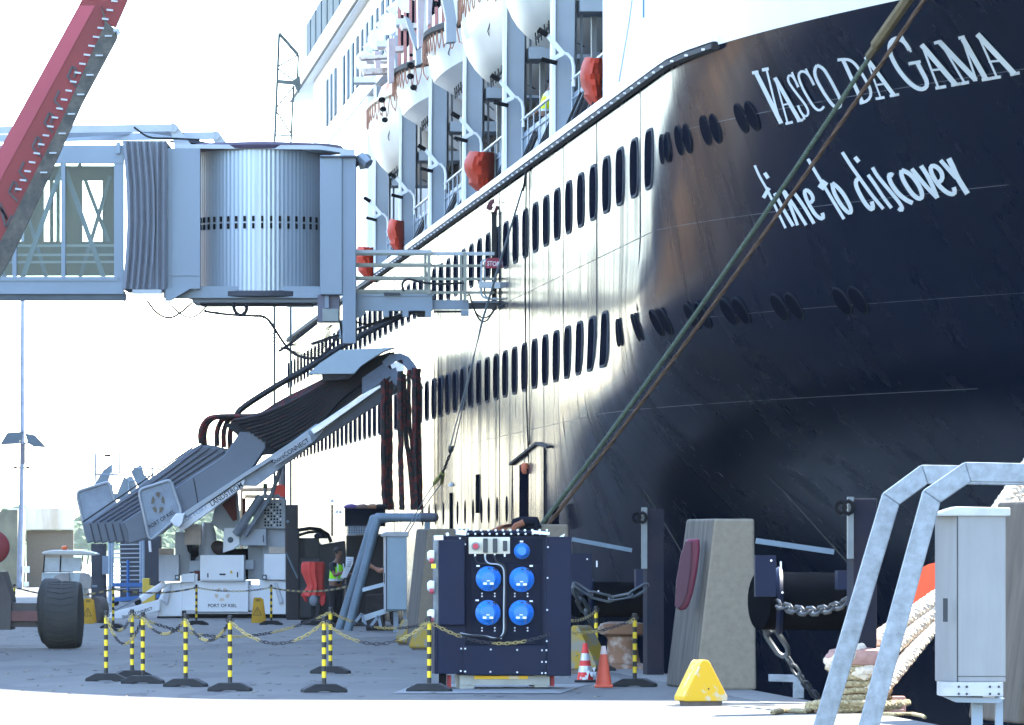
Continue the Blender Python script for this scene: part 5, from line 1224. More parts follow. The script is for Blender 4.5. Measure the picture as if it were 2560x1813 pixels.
cbl([(1213,1388),(1213,1400),(1222,1410),(1245,1410),(1258,1418),(1261,1440),(1259,1540),(1260,1580),(1252,1592)], .010, grey_light)
cbl([(1237,1388),(1238,1400),(1246,1408),(1262,1412),(1265,1440),(1263,1540),(1266,1578),(1252,1596),(1228,1598),(1215,1591),(1180,1590),(1145,1585)], .014, dark)
cbl([(1188,1390),(1189,1402),(1196,1409),(1225,1411)], .008, dark)
cbl([(1150,1583),(1180,1589),(1215,1590),(1235,1596),(1255,1596)], .009, grey_light)
q = MB(); q.bpx(1150,1690,1374,1712,DX+.1,1.0); q.bpx(1150,1688,1185,1722,DX+.12,.9,mi=0); q.bpx(1336,1688,1370,1718,DX+.12,.9); q.build('pallet_frame', mat('dull_steel_frame',(.30,.31,.29),.6,var=.3), bb)
q = MB(); q.bpx(1098,1685,1116,1724,DX+.25,.1); q.bpx(1376,1688,1386,1716,DX+.2,.1,mi=1); q.bpx(1118,1688,1128,1722,DX+.3,.1,mi=1); q.bpx(1186,1690,1320,1698,DX+.08,.06,mi=2); q.build('leg', [black, mat('leg_red',(.40,.02,.03),.5), yellow_worn], bb)

# triangular concrete weights
def tri(cx, yb, wpx, lab, m=yellow_worn, rot=0, sc=1.0):
    D = GD(yb); t_ = thing('concrete_weight', lab, 'concrete weight', (P(cx,0,D).x, D, 0), 'yellow concrete weights'); o_ = V(t_.location); w_ = wpx*D/F*sc
    R = Matrix.Rotation(rot, 3, 'Z'); d = .42*sc
    pr_ = [(-.5,.12),(-.47,.10),(.47,.10),(.5,.12),(.5,.2),(.10,.94),(.04,1.0),(-.06,1.0),(-.12,.94),(-.5,.2)]
    q = MB(); f_ = [o_+R@V((x*w_, -d/2, z*w_*1.02)) for x, z in pr_]; q.prism(f_, R@V((0,d,0))); b_ = q.build('wedge', [m], t_, bevel=.02)
    q = MB(); q.prism([o_+R@V((x*w_, -d/2+.03, z)) for x, z in ((-.38,0),(.38,0),(.4,.115*w_),(-.4,.115*w_))], R@V((0,d-.06,0))); q.build('foot', mat('foot_brown',(.14,.11,.09),.9,var=.4,scale=6), t_)
    q = MB(); q.disc(o_+R@V((.06*w_,-d/2-.006,.38*w_)), .010, R@V((0,1,0)), .01, 10); q.build('screw_hole', ink, b_)
    return t_
tri(1752,1764,112,'bright yellow triangular concrete weight standing in the sun at the shadow edge', rot=.25)
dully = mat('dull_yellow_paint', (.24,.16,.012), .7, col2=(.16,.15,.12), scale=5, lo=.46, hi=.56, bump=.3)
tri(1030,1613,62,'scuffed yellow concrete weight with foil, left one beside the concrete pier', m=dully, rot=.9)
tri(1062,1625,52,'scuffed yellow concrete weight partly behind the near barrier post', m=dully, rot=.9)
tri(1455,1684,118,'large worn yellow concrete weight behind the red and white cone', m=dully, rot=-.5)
# cones
def cone(x, yb, h_px, lab, striped):
    D = GD(yb); s_ = D/F; t_ = thing('traffic_cone', lab, 'traffic cone', (P(x,0,D).x, D, 0), 'traffic cones'); o_ = V(t_.location); H = h_px*s_; r0, r1 = 22*s_, 5.5*s_
    def rz(z): return r0+(r1-r0)*z/H
    q = MB()
    bands = [(.03,.26,0),(.26,.42,1),(.42,.56,0),(.56,.74,1),(.74,1,0)] if striped else [(.03,.8,0),(.8,1,1)]
    for a_, b_, mi in bands: q.lathe(o_, [(rz(a_*H),a_*H),(rz(b_*H),b_*H)], 20, mi=mi)
    q.build('cone_body', [mat('cone_red',(.62,.04,.035),.5) , mat('cone_silver',(.55,.56,.56),.35,metal=.3)] if striped else [mat('cone_coral',(.62,.10,.055),.55,var=.15), mat('cone_tip_grey',(.62,.50,.46),.7)], t_, smooth=True)
    q = MB(); q.box(o_+V((0,0,.018)), (54*s_ if striped else 46*s_, .28, .034)); q.build('cone_base', dark if striped else MATS['cone_coral'], t_, bevel=.01)
    if striped:
        q = MB(); rnd = random.Random(3)
        for k in range(18):
            a_ = rnd.uniform(0,6.28); z = rnd.uniform(.1,.42)*H; p = o_+V((math.cos(a_)*rz(z)*1.05, -abs(math.sin(a_))*rz(z)*1.05, z)); q.prism([p, p+V((.05,-.01,.01)), p+V((.03,-.02,-.06))], V((0,.006,0)))
        q.build('torn_foil', MATS['cone_silver'], t_)
cone(1463,1706,98,'red and white banded traffic cone wrapped in torn foil', True)
cone(1509,1719,104,'plain faded orange traffic cone with greyish tip', False)

# concrete piers along the edge
def pier(cx0, cx1, ytop, D, lab, dl=.35, dr=.0, ds=.33, bev=.03, wid=None):
    """front face between cx0..cx1 at its top; splays to the base"""
    t_ = thing('concrete_pier', lab, 'concrete pier', (P((cx0+cx1)/2,0,D).x, D, 0), 'concrete mooring piers')
    zt_ = P(0,ytop,D).z; x0, x1 = P(cx0,0,D).x, P(cx1,0,D).x; dp = 1.9
    q = MB()
    A = [V((x0-dl,D-.15,0)), V((x1+dr,D-.15,0)), V((x1+dr-.02,D,zt_)), V((x0,D,zt_))]
    B = [V((x0-dl-ds-K*dp,D+dp+.4,0)), V((x1+dr-K*dp,D+dp+.4,0)), V((x1-.1-K*dp,D+dp,zt_-.0)), V((x0-ds-K*dp,D+dp,zt_))]
    q.hexa(A, B); q.m[5] = 1; q.build('pier_body', [conc, conc_streak], t_, bevel=bev); return t_, A, B
pr1, A, B = pier(1785,1890,1297,87,'big grey concrete pier with a crimson fender shield behind the yellow triangle', dl=.25, ds=.16)
q = MB(); 
for k in range(5):
    a_ = A[0].lerp(A[3], .05+k*.001)
fs = MB(); sh_pts = [(1714,1348),(1748,1346),(1749,1372),(1743,1430),(1733,1482),(1722,1514),(1706,1527),(1690,1527),(1683,1512),(1686,1470),(1697,1410)]
q = MB(); q.prism([P(x,y,DX+.2) for x, y in [(1716,1348),(1749,1346),(1750,1378),(1743,1430),(1733,1482),(1722,1514),(1712,1526),(1695,1526),(1692,1508),(1697,1450),(1706,1390)]], V((-.0,.25,0))); 
fsd = q.build('fender_shield', mat('crimson_rubber',(.11,.006,.028),.5,var=.35,scale=3), pr1, bevel=.03)
q = MB(); q.prism([P(x-9,y+1,DX+.1) for x, y in [(1722,1352),(1738,1352),(1737,1420),(1727,1482),(1716,1512),(1704,1522),(1696,1514),(1700,1450),(1710,1390)]], V((0,.1,0))); q.build('shield_face', mat('dusky_rubber',(.05,.013,.025),.6,var=.3), fsd, bevel=.01)
pr2, A, B = pier(1068,1180,1322,125,'dark concrete pier left of the blue box, with the pipe end over it', dl=.22, ds=.08)
pr3, A, B = pier(1352,1424,1311,107,'concrete pier top showing above the blue box', dl=.2)
pr4, A, B = pier(2612,2860,1252,70,'tall concrete pier cut by the right edge behind the light cabinet', dl=.28, ds=.2)
pr4.children[0].data.materials[0] = pr4.children[0].data.materials[1] = mat('dark_brown_concrete', (.10,.08,.06), .9, var=.5, scale=2, bump=.4, stretch=(2,2,.4))  # this pier alone gets a darker brown concrete
pr5, A, B = pier(888,960,1335,159,'shaded concrete pier behind the worker reading a sheet', dl=.1, ds=.1)
# steel piles and fenders over the edge
def pile(x0, x1, ytop, D, lab):
    t_ = thing('fender_pile', lab, 'fender pile', (P(x1,0,D).x, D, -2), 'navy steel fender piles')
    q = MB(); a_, b_ = P(x0,ytop,D), P(x1,ytop,D); q.prism([V((a_.x,D,-2.2)),V((b_.x,D,-2.2)),b_,a_], V((-.05,.5,0))); q.build('pile', mat('pile_navy',(.003,.008,.018),.7,spec=.1,var=.55,scale=1.5,col2=(.02,.015,.02)), t_, bevel=.01)
    zl_ = P(0,ytop+150,D).z; q = MB(); q.prism([V((a_.x-14*D/F,D-.03,zl_)),V((a_.x-.0,D-.03,zl_)),a_+V((0,-.03,.02)),a_+V((-14*D/F,-.03,.02))], V((0,.3,0))); q.build('light_edge', mat('edge_pale',(.13,.15,.16),.5,var=.5,scale=2,stretch=(1,1,.4)), t_)
    q = MB(); c = P(x0-8,ytop+22,D-.1); q.tube([c+V((.05*math.cos(k*.785)-.02,0,.07*math.sin(k*.785))) for k in range(8)], .025, 6, closed=True); q.tube([c+V((-.10+.05*math.cos(k*.785),.05,.06*math.sin(k*.785))) for k in range(8)], .025, 6, closed=True); q.build('lifting_eye', black, t_, smooth=True)
    return t_
pile(1618,1660,1272,97,'navy steel pile in the middle with a looped lifting eye'); pile(2134,2192,1247,74.5,'navy steel pile at the right behind the galvanised frames')
def fender(x0, x1, y0, D, lab):
    s_ = D/F; t_ = thing('quay_fender', lab, 'fender', (P(x0,0,D).x, D+.2, -1), 'navy fender drums')
    q = MB(); c0 = P(x0,y0+150,D+1.4); c1 = P(x1-6,y0+152,D+1.8); q.tube([c0, c1], .27*96/D, 24); q.build('drum', mat('fender_black',(.003,.004,.006),.95,spec=.0,var=.4), t_, smooth=True, angle=50)
    q = MB(); q.beam(P(x0-8,y0,D), P(x1-40,y0+28,D), .1, .06); q.build('guard_bar', mat('bar_slate',(.08,.12,.16),.5), t_)
    q = MB(); cc_ = c0.lerp(c1, .22); r2 = .28*96/D; q.tube([cc_+V((0,-math.cos(a_)*r2, math.sin(a_)*r2)) for a_ in [k*math.pi/12 for k in range(24)]], .045, 6, closed=True); q.build('strap', navy, t_, smooth=True)
    q = MB(); q.bpx(x0-10,y0+36,x0+42,y0+140,D+.85,.1); q.bpx(x1-30,y0+75,x1-8,y0+122,D+.9,.3); q.build('end_plate', navy, t_)
    q = MB(); q.box(P(x0+54,y0+62,D+.8), (.02,.02,.09)); q.ball(P(x0+30,y0+50,D+.8), .012); q.ball(P(x0+58,y0+130,D+.8), .012); q.build('white_fleck', white, t_)
fender(1438,1620,1348,100,'navy drum fender right of the blue box under a sloping guard bar'); fender(1898,2125,1352,78,'navy drum fender right of the big concrete pier')
# bollards
def bollard(x, yb, s_, lab, name='bollard', prof=None, m=rust):
    D = GD(yb); t_ = thing(name, lab, 'bollard', (P(x,0,D).x, D, 0), 'mooring bollards'); o_ = V(t_.location)
    q = MB(); q.lathe(o_, [(.36*s_,0),(.36*s_,.05*s_),(.27*s_,.09*s_),(.24*s_,.2*s_),(.22*s_,.42*s_),(.24*s_,.5*s_)], 26); q.build('stem', m, t_, smooth=True)
    q = MB(); q.lathe(o_+V((0,0,.5*s_)), [(.24*s_,-.02*s_),(.34*s_,.02*s_),(.36*s_,.09*s_),(.33*s_,.17*s_),(.2*s_,.2*s_)], 26); q.ball(o_+V((-.16*s_,-.1*s_,.59*s_)), .16*s_, (1.4,1,.55)); q.build('head', m, t_, smooth=True)
    q = MB(); q.box(o_+V((0,0,.02)), (.9*s_,.8*s_,.05)); q.build('base_plate', m, t_, bevel=.01); return t_
bollard(1556,1672,.98,'rusty mooring bollard with flared head behind the striped post')
bo2 = bollard(2150,1782,1.0,'rusty bollard wound with brown mooring rope in the sunlight', m=mat('rust_pinkish',(.36,.20,.16),.8,var=.4,scale=6,bump=.3))
q = MB(); ob2 = V(bo2.location); q.box(ob2+V((-.33,-.2,.055)), (.35,.3,.10)); q.box(ob2+V((.38,-.2,.05)), (.18,.3,.09)); q.box(ob2+V((.4,-.15,.14)), (.14,.22,.08)); q.build('cleat_block', MATS['rust_pinkish'], bo2, bevel=.012)
ropem = mat('brown_rope', (.20,.15,.07), .95, col2=(.42,.34,.20), scale=22, bump=.6)
coil = []
for k in range(200):
    a_ = k*2*math.pi/34; lv = (k//34); coil.append(ob2+V((math.cos(a_)*(.30+.03*math.sin(k*1.3)), math.sin(a_)*.29, .16+.06*lv*.95+random.uniform(-.008,.008)+k*.0004)))
o_ = rope(coil, .034, 3, .12, 6, 6).build('mooring_rope', ropem, None, smooth=True); tag(o_, 'brown twisted rope wound round the sunlit bollard stem', 'rope', 'brown rope turns')
for j in range(3):
    pl = []
    for k in range(70):
        a_ = k*.42+j*2; r_ = .40+.10*math.sin(k*.37+j)+j*.03; pl.append(ob2+V((math.cos(a_)*r_-.05, -.18+math.sin(a_)*r_*.55, .035+.025*j+.03*(math.sin(k*.9)+1)*.5)))
    if j == 0: allp = pl
    else: allp = allp+pl
o_ = rope(allp, .036, 3, .12, 6, 5).build('mooring_rope', ropem, None, smooth=True); tag(o_, 'loose pile of brown rope heaped at the foot of the sunlit bollard', 'rope', 'brown rope turns')
tail = [V((P(x,0,GD(y)).x, GD(y), .03)) for x, y in ((1932,1788),(1960,1783),(2010,1785),(2060,1780),(2090,1778))]
o_ = rope(tail, .03, 3, .11, 6, 6).build('mooring_rope', ropem, None, smooth=True); tag(o_, 'brown rope tail lying on the sunlit ground left of the bollard', 'rope', 'brown rope turns')
tail = [V((P(x,0,GD(y)).x, GD(y), .03)) for x, y in ((2200,1792),(2240,1793),(2280,1792),(2305,1797),(2312,1801))]
o_ = rope(tail, .02, 3, .11, 6, 6).build('mooring_rope', ropem, None, smooth=True); tag(o_, 'thin brown rope end lying on the quay edge right of the bollard', 'rope', 'brown rope turns')
ropew = mat('bleached_rope', (.60,.50,.38), .95, var=.25, scale=18, bump=.7)
b0 = ob2+V((.05,-.25,.62))
for j, (xx, yy_, x2, y2, lab) in enumerate(((2352,1486,2545,1215,'upper thick bleached mooring rope rising from the bollard behind the light cabinet'),(2352,1510,2560,1235,'middle thick bleached mooring rope rising from the bollard'),(2352,1542,2700,1180,'lowest thick bleached mooring rope, with a frayed edge, rising from the bollard'))):
    st_ = ob2+V((-.12+j*.17,-.30,.60-j*.17)); pts = [ob2+V((-.34+.1*j,-.1,.52-j*.1)), st_, P(xx,yy_,GD(1782)+1), P(3600+j*25,-350,83.6)]
    den = []
    for a_, b_ in zip(pts, pts[1:]): den += [a_.lerp(b_, k/10) for k in range(10)]
    den.append(pts[-1]); o_ = rope(den, .085, 4, .24, 7, 7).build('mooring_rope', ropew, None, smooth=True); tag(o_, lab, 'rope', 'thick bleached mooring ropes')
q = MB(); rg = P(2342,1476,GD(1782)+1.6); q.lathe(rg, [(.30,0),(.30,.04),(.12,.05)], 28, V((-.5,-1,.2))); o_ = q.build('rat_guard', mat('vivid_orange',(.80,.07,.004),.5), None, smooth=True, angle=30); tag(o_, 'bright orange round guard on the mooring ropes left of the light cabinet', 'rope guard')
# long mooring lines to the bow
def on_hull(px, py):
    D = 60.0
    while D < 150:
        if hullL(D, (HZ-py)/F*D) >= px*D/F - .02: pass
        else: break
        D += .1
    return P(px, py, D-.15)
ga, gb = P(1262,1430,111), on_hull(2400,-208); ba, bb_ = P(1276,1430,110), on_hull(2432,-186)
def on_line(a_, b_, px):
    lo_, hi_ = 0.0, 1.0
    for _ in range(40):
        m_ = (lo_+hi_)/2; p = a_.lerp(b_, m_)
        if 1280+p.x/p.y*F < px: lo_ = m_
        else: hi_ = m_
    return a_.lerp(b_, lo_)
for e_ in (gb, bb_):
    q = MB(); q.lathe(e_, [(.10,-.05),(.24,-.03),(.26,.06),(.24,.2)], 20, V((1,1,0))); q.build('fairlead', dark, ship, smooth=True)
gr = rope([ga.lerp(gb, k/12)-V((0,0,.25))*4*(k/12)*(1-k/12) for k in range(13)], .036, 3, .16, 6, 6).build('mooring_line', mat('green_rope',(.04,.06,.042),.9,col2=(.09,.12,.085),scale=14,bump=.5), None, smooth=True); tag(gr, 'green twisted mooring line running from behind the blue box up across the bow', 'mooring line')
br = rope([ba.lerp(bb_, k/12)-V((0,0,.25))*4*(k/12)*(1-k/12) for k in range(13)], .032, 3, 1.4, 8, 8).build('mooring_line', mat('brown_line',(.10,.06,.038),.9,var=.4,scale=10,bump=.3), None, smooth=True); tag(br, 'brown mooring line running just below the green one across the bow', 'mooring line')
ch_ = MB(); ch_.tube([on_line(ga,gb,x_)-V((0,.02,.1)) for x_ in (2190,2235,2290,2340)], .085, 8); ch_.tube([on_line(ga,gb,x_)-V((0,.02,.12)) for x_ in (2172,2190)], .06, 6); o_ = ch_.build('chafe_sleeve', mat('sleeve_brown',(.14,.11,.06),.9,var=.5,scale=4)); tag(o_, 'frayed brown chafing sleeve round the upper green mooring line', 'rope sleeve')
# heavy chains
def hchain(pts, lab, pitch=.25, wire_=.018, wd=.10):
    o_ = chain_mesh(pts, pitch, wire_, wd).build('heavy_chain', mat('chain_galvanised',(.055,.065,.075),.5,metal=.3,var=.3,scale=8), None, smooth=True); tag(o_, lab, 'chain', 'heavy galvanised fender chains')
hchain(bez(P(1433,1458,97), P(1622,1462,97), .22, 16), 'heavy chain sagging in front of the drum fender right of the blue box')
hchain(bez(P(1432,1468,97.5), P(1482,1560,98), .0, 6), 'heavy chain dropping steeply just right of the blue box edge', .2, .028, .11)
hchain(bez(P(1893,1482,80), P(2130,1498,76), .17, 18), 'heavy chain sagging from the big pier to the right navy pile')
hchain([P(1893,1500,80), P(1930,1600,80), P(1965,1640,80)], 'heavy chain falling from the big pier, upper thick part with shackle', .30, .034, .15)
hchain([P(1965,1640,80), P(2005,1700,80), P(2050,1752,80.5)], 'thin lower chain running down to the bollard base', .12, .018, .07)
q = MB(); q.beam(P(1920,1572,79.8), P(1940,1556,79.8), .16, .05); q.beam(P(1925,1545,79.8), P(1935,1580,79.8), .05, .05); o_ = q.build('chain_shackle', galv); tag(o_, 'galvanised shackle clamp joining the falling heavy chain', 'shackle')
# galvanised bracket
q = MB(); D = GD(1746); q.prism([P(1922,1704,D),P(1922,1686,D),P(2010,1688,D),P(2010,1746,D),P(1983,1746,D),P(1983,1706,D)], V((0,.12,0))); o_ = q.build('steel_bracket', galv, bevel=.006); tag(o_, 'small galvanised angle bracket on the ground right of the big pier', 'bracket')
# galvanised frames right
def frame(pts, w_, D, lab):
    t_ = thing('pipe_frame', lab, 'pipe frame', (P(pts[0][0],0,D).x, D, 0), 'bent protective frames'); q = MB(); P_ = [P(x,y,D) for x, y in pts]; P_[0] = V((P_[0].x-.03, D, 0))
    for i in range(len(P_)-1):
        a_, b_ = P_[i], P_[i+1]; t = (b_-a_).normalized(); n_l = []
        up_ = V((0,1,0)); q2 = t.cross(up_)
        def mit(k):
            if 0 < k < len(P_)-1:
                t0 = (P_[k]-P_[k-1]).normalized(); t1 = (P_[k+1]-P_[k]).normalized(); n_ = (t0.cross(up_)+t1.cross(up_)).normalized(); return n_/max(.3, n_.dot(t0.cross(up_)))
            return (P_[min(k+1,len(P_)-1)]-P_[max(k-1,0)] if k else P_[1]-P_[0]).normalized().cross(up_) if k == 0 else (P_[-1]-P_[-2]).normalized().cross(up_)
        m0, m1 = mit(i)*w_/2, mit(i+1)*w_/2; g = V((0,w_,0))
        MB_ = MB(); MB_.hexa([a_-m0, a_+m0, a_+m0+g, a_-m0+g], [b_-m1, b_+m1, b_+m1+g, b_-m1+g]); MB_.build('leg' if i == 0 else 'crossbar', galv, t_, bevel=.012)
    return t_
frame([(2062,1843),(2228,1248),(2312,1186),(2452,1188),(2700,1192)], .180, 66.5, 'galvanised square tube frame, the farther left one of the bright pair at right')
frame([(2172,1860),(2330,1242),(2420,1180),(2700,1186)], .180, 64.0, 'galvanised square tube frame, the nearer right one of the bright pair')
# blue-grey pipe frames by the cabinet
def pipef(pts, r, D, lab, endcap=False):
    t_ = thing('pipe_frame', lab, 'pipe frame', (P(pts[0][0],0,D).x, D, 0), 'bent pipe frames'); P_ = [P(x,y,D) for x, y in pts]; P_[0] = V((P_[0].x, D, 0))
    q = MB(); q.tube([P_[0], P_[1]], r, 16); q.build('leg', pipe_blue, t_, smooth=True)
    q = MB(); q.ball(P_[1], r, n=16, m=10); q.tube(P_[1:], r, 16); q.build('crossbar', pipe_blue, t_, smooth=True)
    if endcap:
        q = MB(); e0 = P_[-1]; q.tube([e0-V((.29,0,0)), e0], r+.006, 16); q.ball(e0, r*1.0, n=16, m=8); q.build('black_sleeve', mat('sleeve_grey',(.08,.09,.11),.6), t_, smooth=True)
        q = MB(); q.beam(e0+V((-.15,0,-.1)), e0+V((-.15,0,-.35)), .12, .1); q.build('bracket', pipe_blue, t_)
pipef([(848,1577),(934,1298),(1000,1294)], .095, 151, 'blue grey bent pipe, the rear left one of two sloping behind the near posts')
pipef([(870,1578),(945,1294),(1086,1294)], .095, 148.5, 'blue grey bent pipe, the front one with black sleeved end over the pier', True)
# cabinets
def cabinet(x0, xm, x1, y0, y1, D, lab, m, yb_lift=0):
    t_ = thing('electric_cabinet', lab, 'cabinet', (P(xm,0,D).x, D, 0), 'grey electric cabinets'); s_ = D/F
    sx = (xm-x0)*s_
    q = MB(); fA = [P(xm,y1,D), P(x1,y1,D), P(x1,y0,D), P(xm,y0,D)]; d_ = V((-sx,.6,0)); q.prism(fA, d_); q.build('cabinet_body', m, t_, bevel=.012)
    q = MB(); q.bpx(xm-1,y0+2,xm+1.5,y1,D-.006,.01,d=YX); q.bpx(xm,y1-14*(xm-x0)/45*1.0-1,x1,y1-14*(xm-x0)/45*1.0+.5,D-.006,.01,d=YX); q.build('door_gap', ink, t_)
    q = MB(); o1 = 6*s_; q.prism([P(x0-5,y0+4,D-.03), P(x1+(x1-xm)*.09,y0+5,D-.03), P(x1+(x1-xm)*.09,y0-9*(x1-x0)/60*.5-4,D-.03), P(xm,y0-16*(x1-x0)/165-3,D-.03), P(x0-5,y0-3,D-.03)], V((-.02,.62,0))); q.build('cabinet_roof', mat('roof_offwhite',(.38,.39,.38),.5), t_, bevel=.02)
    q = MB(); yh = (y0+y1)/2; q.bpx(x0+(xm-x0)*.25,yh+(y1-y0)*.0,x0+(xm-x0)*.5,yh+(y1-y0)*.14,D-.01,.03,d=YX); q.build('handle', ink, t_)
    zl = P(0,y1,D).z
    q = MB(); q.box(V((P(xm+(x1-xm)*.45,0,D).x, D+.3, zl/2)), (.10,.12,zl)); q.box(V((P(xm+(x1-xm)*.9,0,D).x, D+.3, zl/2)), (.07,.12,zl)); q.build('leg', grey_blue, t_)
    return t_
c1_ = cabinet(958,966,1017,1338,1527,146,'blue grey electric cabinet on legs beside the sloping pipes', mat('cabinet_blue',(.25,.33,.38),.5,var=.1))
c2_ = cabinet(2346,2393,2515,1286,1706,66,'pale grey electric cabinet on legs in front of the right pier', cab_grey)
q = MB(); q.bpx(2350,1706,2508,1740,65.9,.5,d=YX); q.ppx([(2360,1742),(2512,1746),(2500,1758),(2390,1756)],66,.5,mi=1,d=YX); pl_ = q.build('plinth', [mat('plinth_grey',(.34,.35,.35),.5,var=.4,scale=4,lo=.5), grey_blue], c2_)
q = MB()
for x in (2397,2417,2475,2497):
    for y in (1717,1735): q.ball(P(x,y,65.88), .012, (1,.5,1), n=8, m=5)
q.build('plinth_bolt', ink, pl_)
# ================================================================ things behind
# warning stands
def stand(x, yb, lab, vis=True):
    D = GD(yb); s_ = D/F; t_ = thing('warning_stand', lab, 'warning sign', (P(x,0,D).x, D, 0), 'yellow floor warning stands'); o_ = V(t_.location)
    def fc(poly, y_): return [o_+V((x_*s_, y_, z_*s_)) for x_, z_ in poly]
    q = MB(); q.prism(fc([(-18,0),(15,0),(13,18),(9,62),(6,64),(-10,64),(-12,60)], -.1), V((0,.03,0))); b_ = q.build('front_panel', mat('sign_yellow',(.58,.32,.01),.5), t_)
    q = MB(); q.prism(fc([(-6,5),(19,3),(12,60),(-4,64)], .12), V((0,.03,0))); q.build('back_panel', MATS['sign_yellow'], t_)
    q = MB(); q.prism(fc([(-7,54),(5,54),(4,60),(-6,60)], -.105), V((0,.004,0))); q.build('grip_hole', mat('grip_shadow',(.25,.15,.02),.6), b_)
    q = MB(); tri_ = [V((-12,20)),V((8,20)),V((-2,40))]
    for i in range(3):
        a_, c_ = tri_[i], tri_[(i+1)%3]; q.tube([o_+V((a_.x*s_,-.108,a_.y*s_)), o_+V((c_.x*s_,-.108,c_.y*s_))], .008, 4)
    q.tube([o_+V((x_*s_,-.108,z_*s_)) for x_, z_ in ((-1,35),(-4,29),(-1,29),(-3,23))], .006, 4); q.build('hazard_symbol', ink, b_)
stand(646,1558,'yellow folding warning stand with lightning triangle in front of the white crane')
stand(222,1560,'yellow folding warning stand behind the big dusty tyre at left')
# golf cart
DG = 165.0
gc = thing('utility_cart', 'small open utility cart with cream roof and orange beacon behind the tyre', 'cart', (P(175,0,DG+.8).x, DG+.8, 0))
def gp(nm, m, *bx, par=gc, bev=.02, D=DG):
    q = MB()
    for b_ in bx:
        if len(b_) == 6: q.bpx(b_[0], b_[1], b_[2], b_[3], D+b_[4], b_[5], d=YX)
        else: q.ppx(b_[0], D+b_[1], b_[2], d=YX)
    return q.build(nm, m, par, bevel=bev)
gp('roof', cream, ([(103,1384),(108,1379),(130,1375),(200,1376),(232,1381),(242,1386),(236,1389),(150,1388),(108,1387)],0,1.5), bev=.04)
q = MB(); 
for a_, b_ in (((112,1388),(108,1432)),((152,1388),(150,1430)),((207,1389),(203,1430)),((221,1389),(216,1430))): q.tube([P(*a_,DG+.1), P(*b_,DG+.1)], .016, 6)
q.build('roof_post', dark, gc)
q = MB(); q.ball(P(161,1370,DG+.5), .07, (1.1,1,.8)); q.build('beacon', mat('beacon_orange',(.75,.16,.04),.3), gc, smooth=True)
gp('windscreen', mat('screen_pale',(.45,.52,.56),.2), ([(110,1394),(204,1394),(202,1429),(107,1429)],.15,.02), bev=0)
gp('body', mat('cart_pale',(.5,.58,.6),.4), ([(105,1432),(205,1432),(215,1500),(100,1510)],.2,1.6)); gp('front_cowl', mat('cart_cowl',(.36,.34,.32),.6), ([(130,1455),(136,1440),(150,1433),(172,1433),(176,1460)],-.02,.3), ([(200,1434),(222,1434),(230,1450),(228,1472),(208,1474),(198,1455)],-.05,.3))
gp('bumper', grey_blue, ([(92,1500),(112,1475),(118,1476),(100,1512)],-.05,.2), ([(228,1463),(243,1464),(243,1470),(228,1470)],0,.2))
q = MB(); q.lathe(P(236,1525,DG-.1), [(.18,0),(.3,.03),(.32,.08),(.32,.2),(.2,.24)], 24, V((.8,.6,0))); q.build('wheel', mat('cart_wheel',(.10,.09,.08),.8,var=.4,scale=6), gc, smooth=True)
q = MB(); q.lathe(P(110,1530,DG+1), [(.18,0),(.28,.03),(.28,.2),(.2,.24)], 24, V((1,0,0))); q.build('wheel', MATS['cart_wheel'], gc, smooth=True)
# rack cage trolley
DT = 215
rk = thing('rack_trolley', 'tall blue and grey slatted rack trolley under the cable trough', 'trolley', (P(315,0,DT).x, DT, 0))
zz = lambda y: P(0,y,DT).z
q = MB()
for x in (274,281,352,358): q.tube([V((P(x,0,DT).x, DT, .1)), P(x,1350,DT)], .05, 6)
q.build('upright', mat('rack_upright',(.30,.38,.46),.5), rk)
q = MB()
for k in range(11): q.beam(P(278,1362+k*11,DT), P(356,1361+k*11,DT), .08, .035)
q.build('slat', grey_light, rk)
q = MB(); q.beam(P(282,1462,DT-.1), P(358,1462,DT-.1), .1, .12); q.tube([P(320,1400,DT-.1), P(320,1500,DT-.1)], .05, 6); q.beam(P(284,1500,DT-.1), P(400,1490,DT-.1), .2, .12); q.build('blue_frame', mat('rack_blue',(.04,.14,.36),.5), rk)
q = MB()
for x in (290,345): q.disc(V((P(x,0,DT).x, DT-.1, .1)), .1, V((0,1,0)), .08, 14)
q.build('castor', dark, rk)
sd_ = mat('stack_dark',(.045,.05,.06),.7)
q = MB(); q.prism([V((P(244,0,DT+6).x,DT+6,0)),V((P(262,0,DT+6).x,DT+6,0)),P(262,1360,DT+6),P(228,1360,DT+6),V((P(228,0,DT+6).x,DT+6,0))], V((0,1,0))); o_ = q.build('equipment_stack', sd_); tag(o_, 'dark upright equipment stack left of the rack trolley', 'equipment')
q = MB(); q.bpx(256,1390,272,1436,DT+5.6,.3); o_ = q.build('grey_box', grey_blue, o_)
q = MB(); q.prism([V((P(360,0,DT+6).x,DT+6,0)),V((P(400,0,DT+6).x,DT+6,0)),P(400,1340,DT+6),P(360,1340,DT+6)], V((0,1,0))); o_ = q.build('equipment_stack', sd_); tag(o_, 'dark equipment stack between the rack trolley and the white crane', 'equipment')
q = MB(); DD_ = GD(1520); q.prism([V((P(356,0,DD_).x,DD_,0)),V((P(388,0,DD_).x,DD_,0)),P(388,1466,DD_),P(374,1464,DD_),P(373,1446,DD_),P(356,1446,DD_)], V((0,.5,0))); o_ = q.build('yellow_crate', mat('crate_yellow',(.62,.45,.06),.6,var=.2), bevel=.02); tag(o_, 'small yellow L-shaped crate left of the white crane cabinets', 'crate')
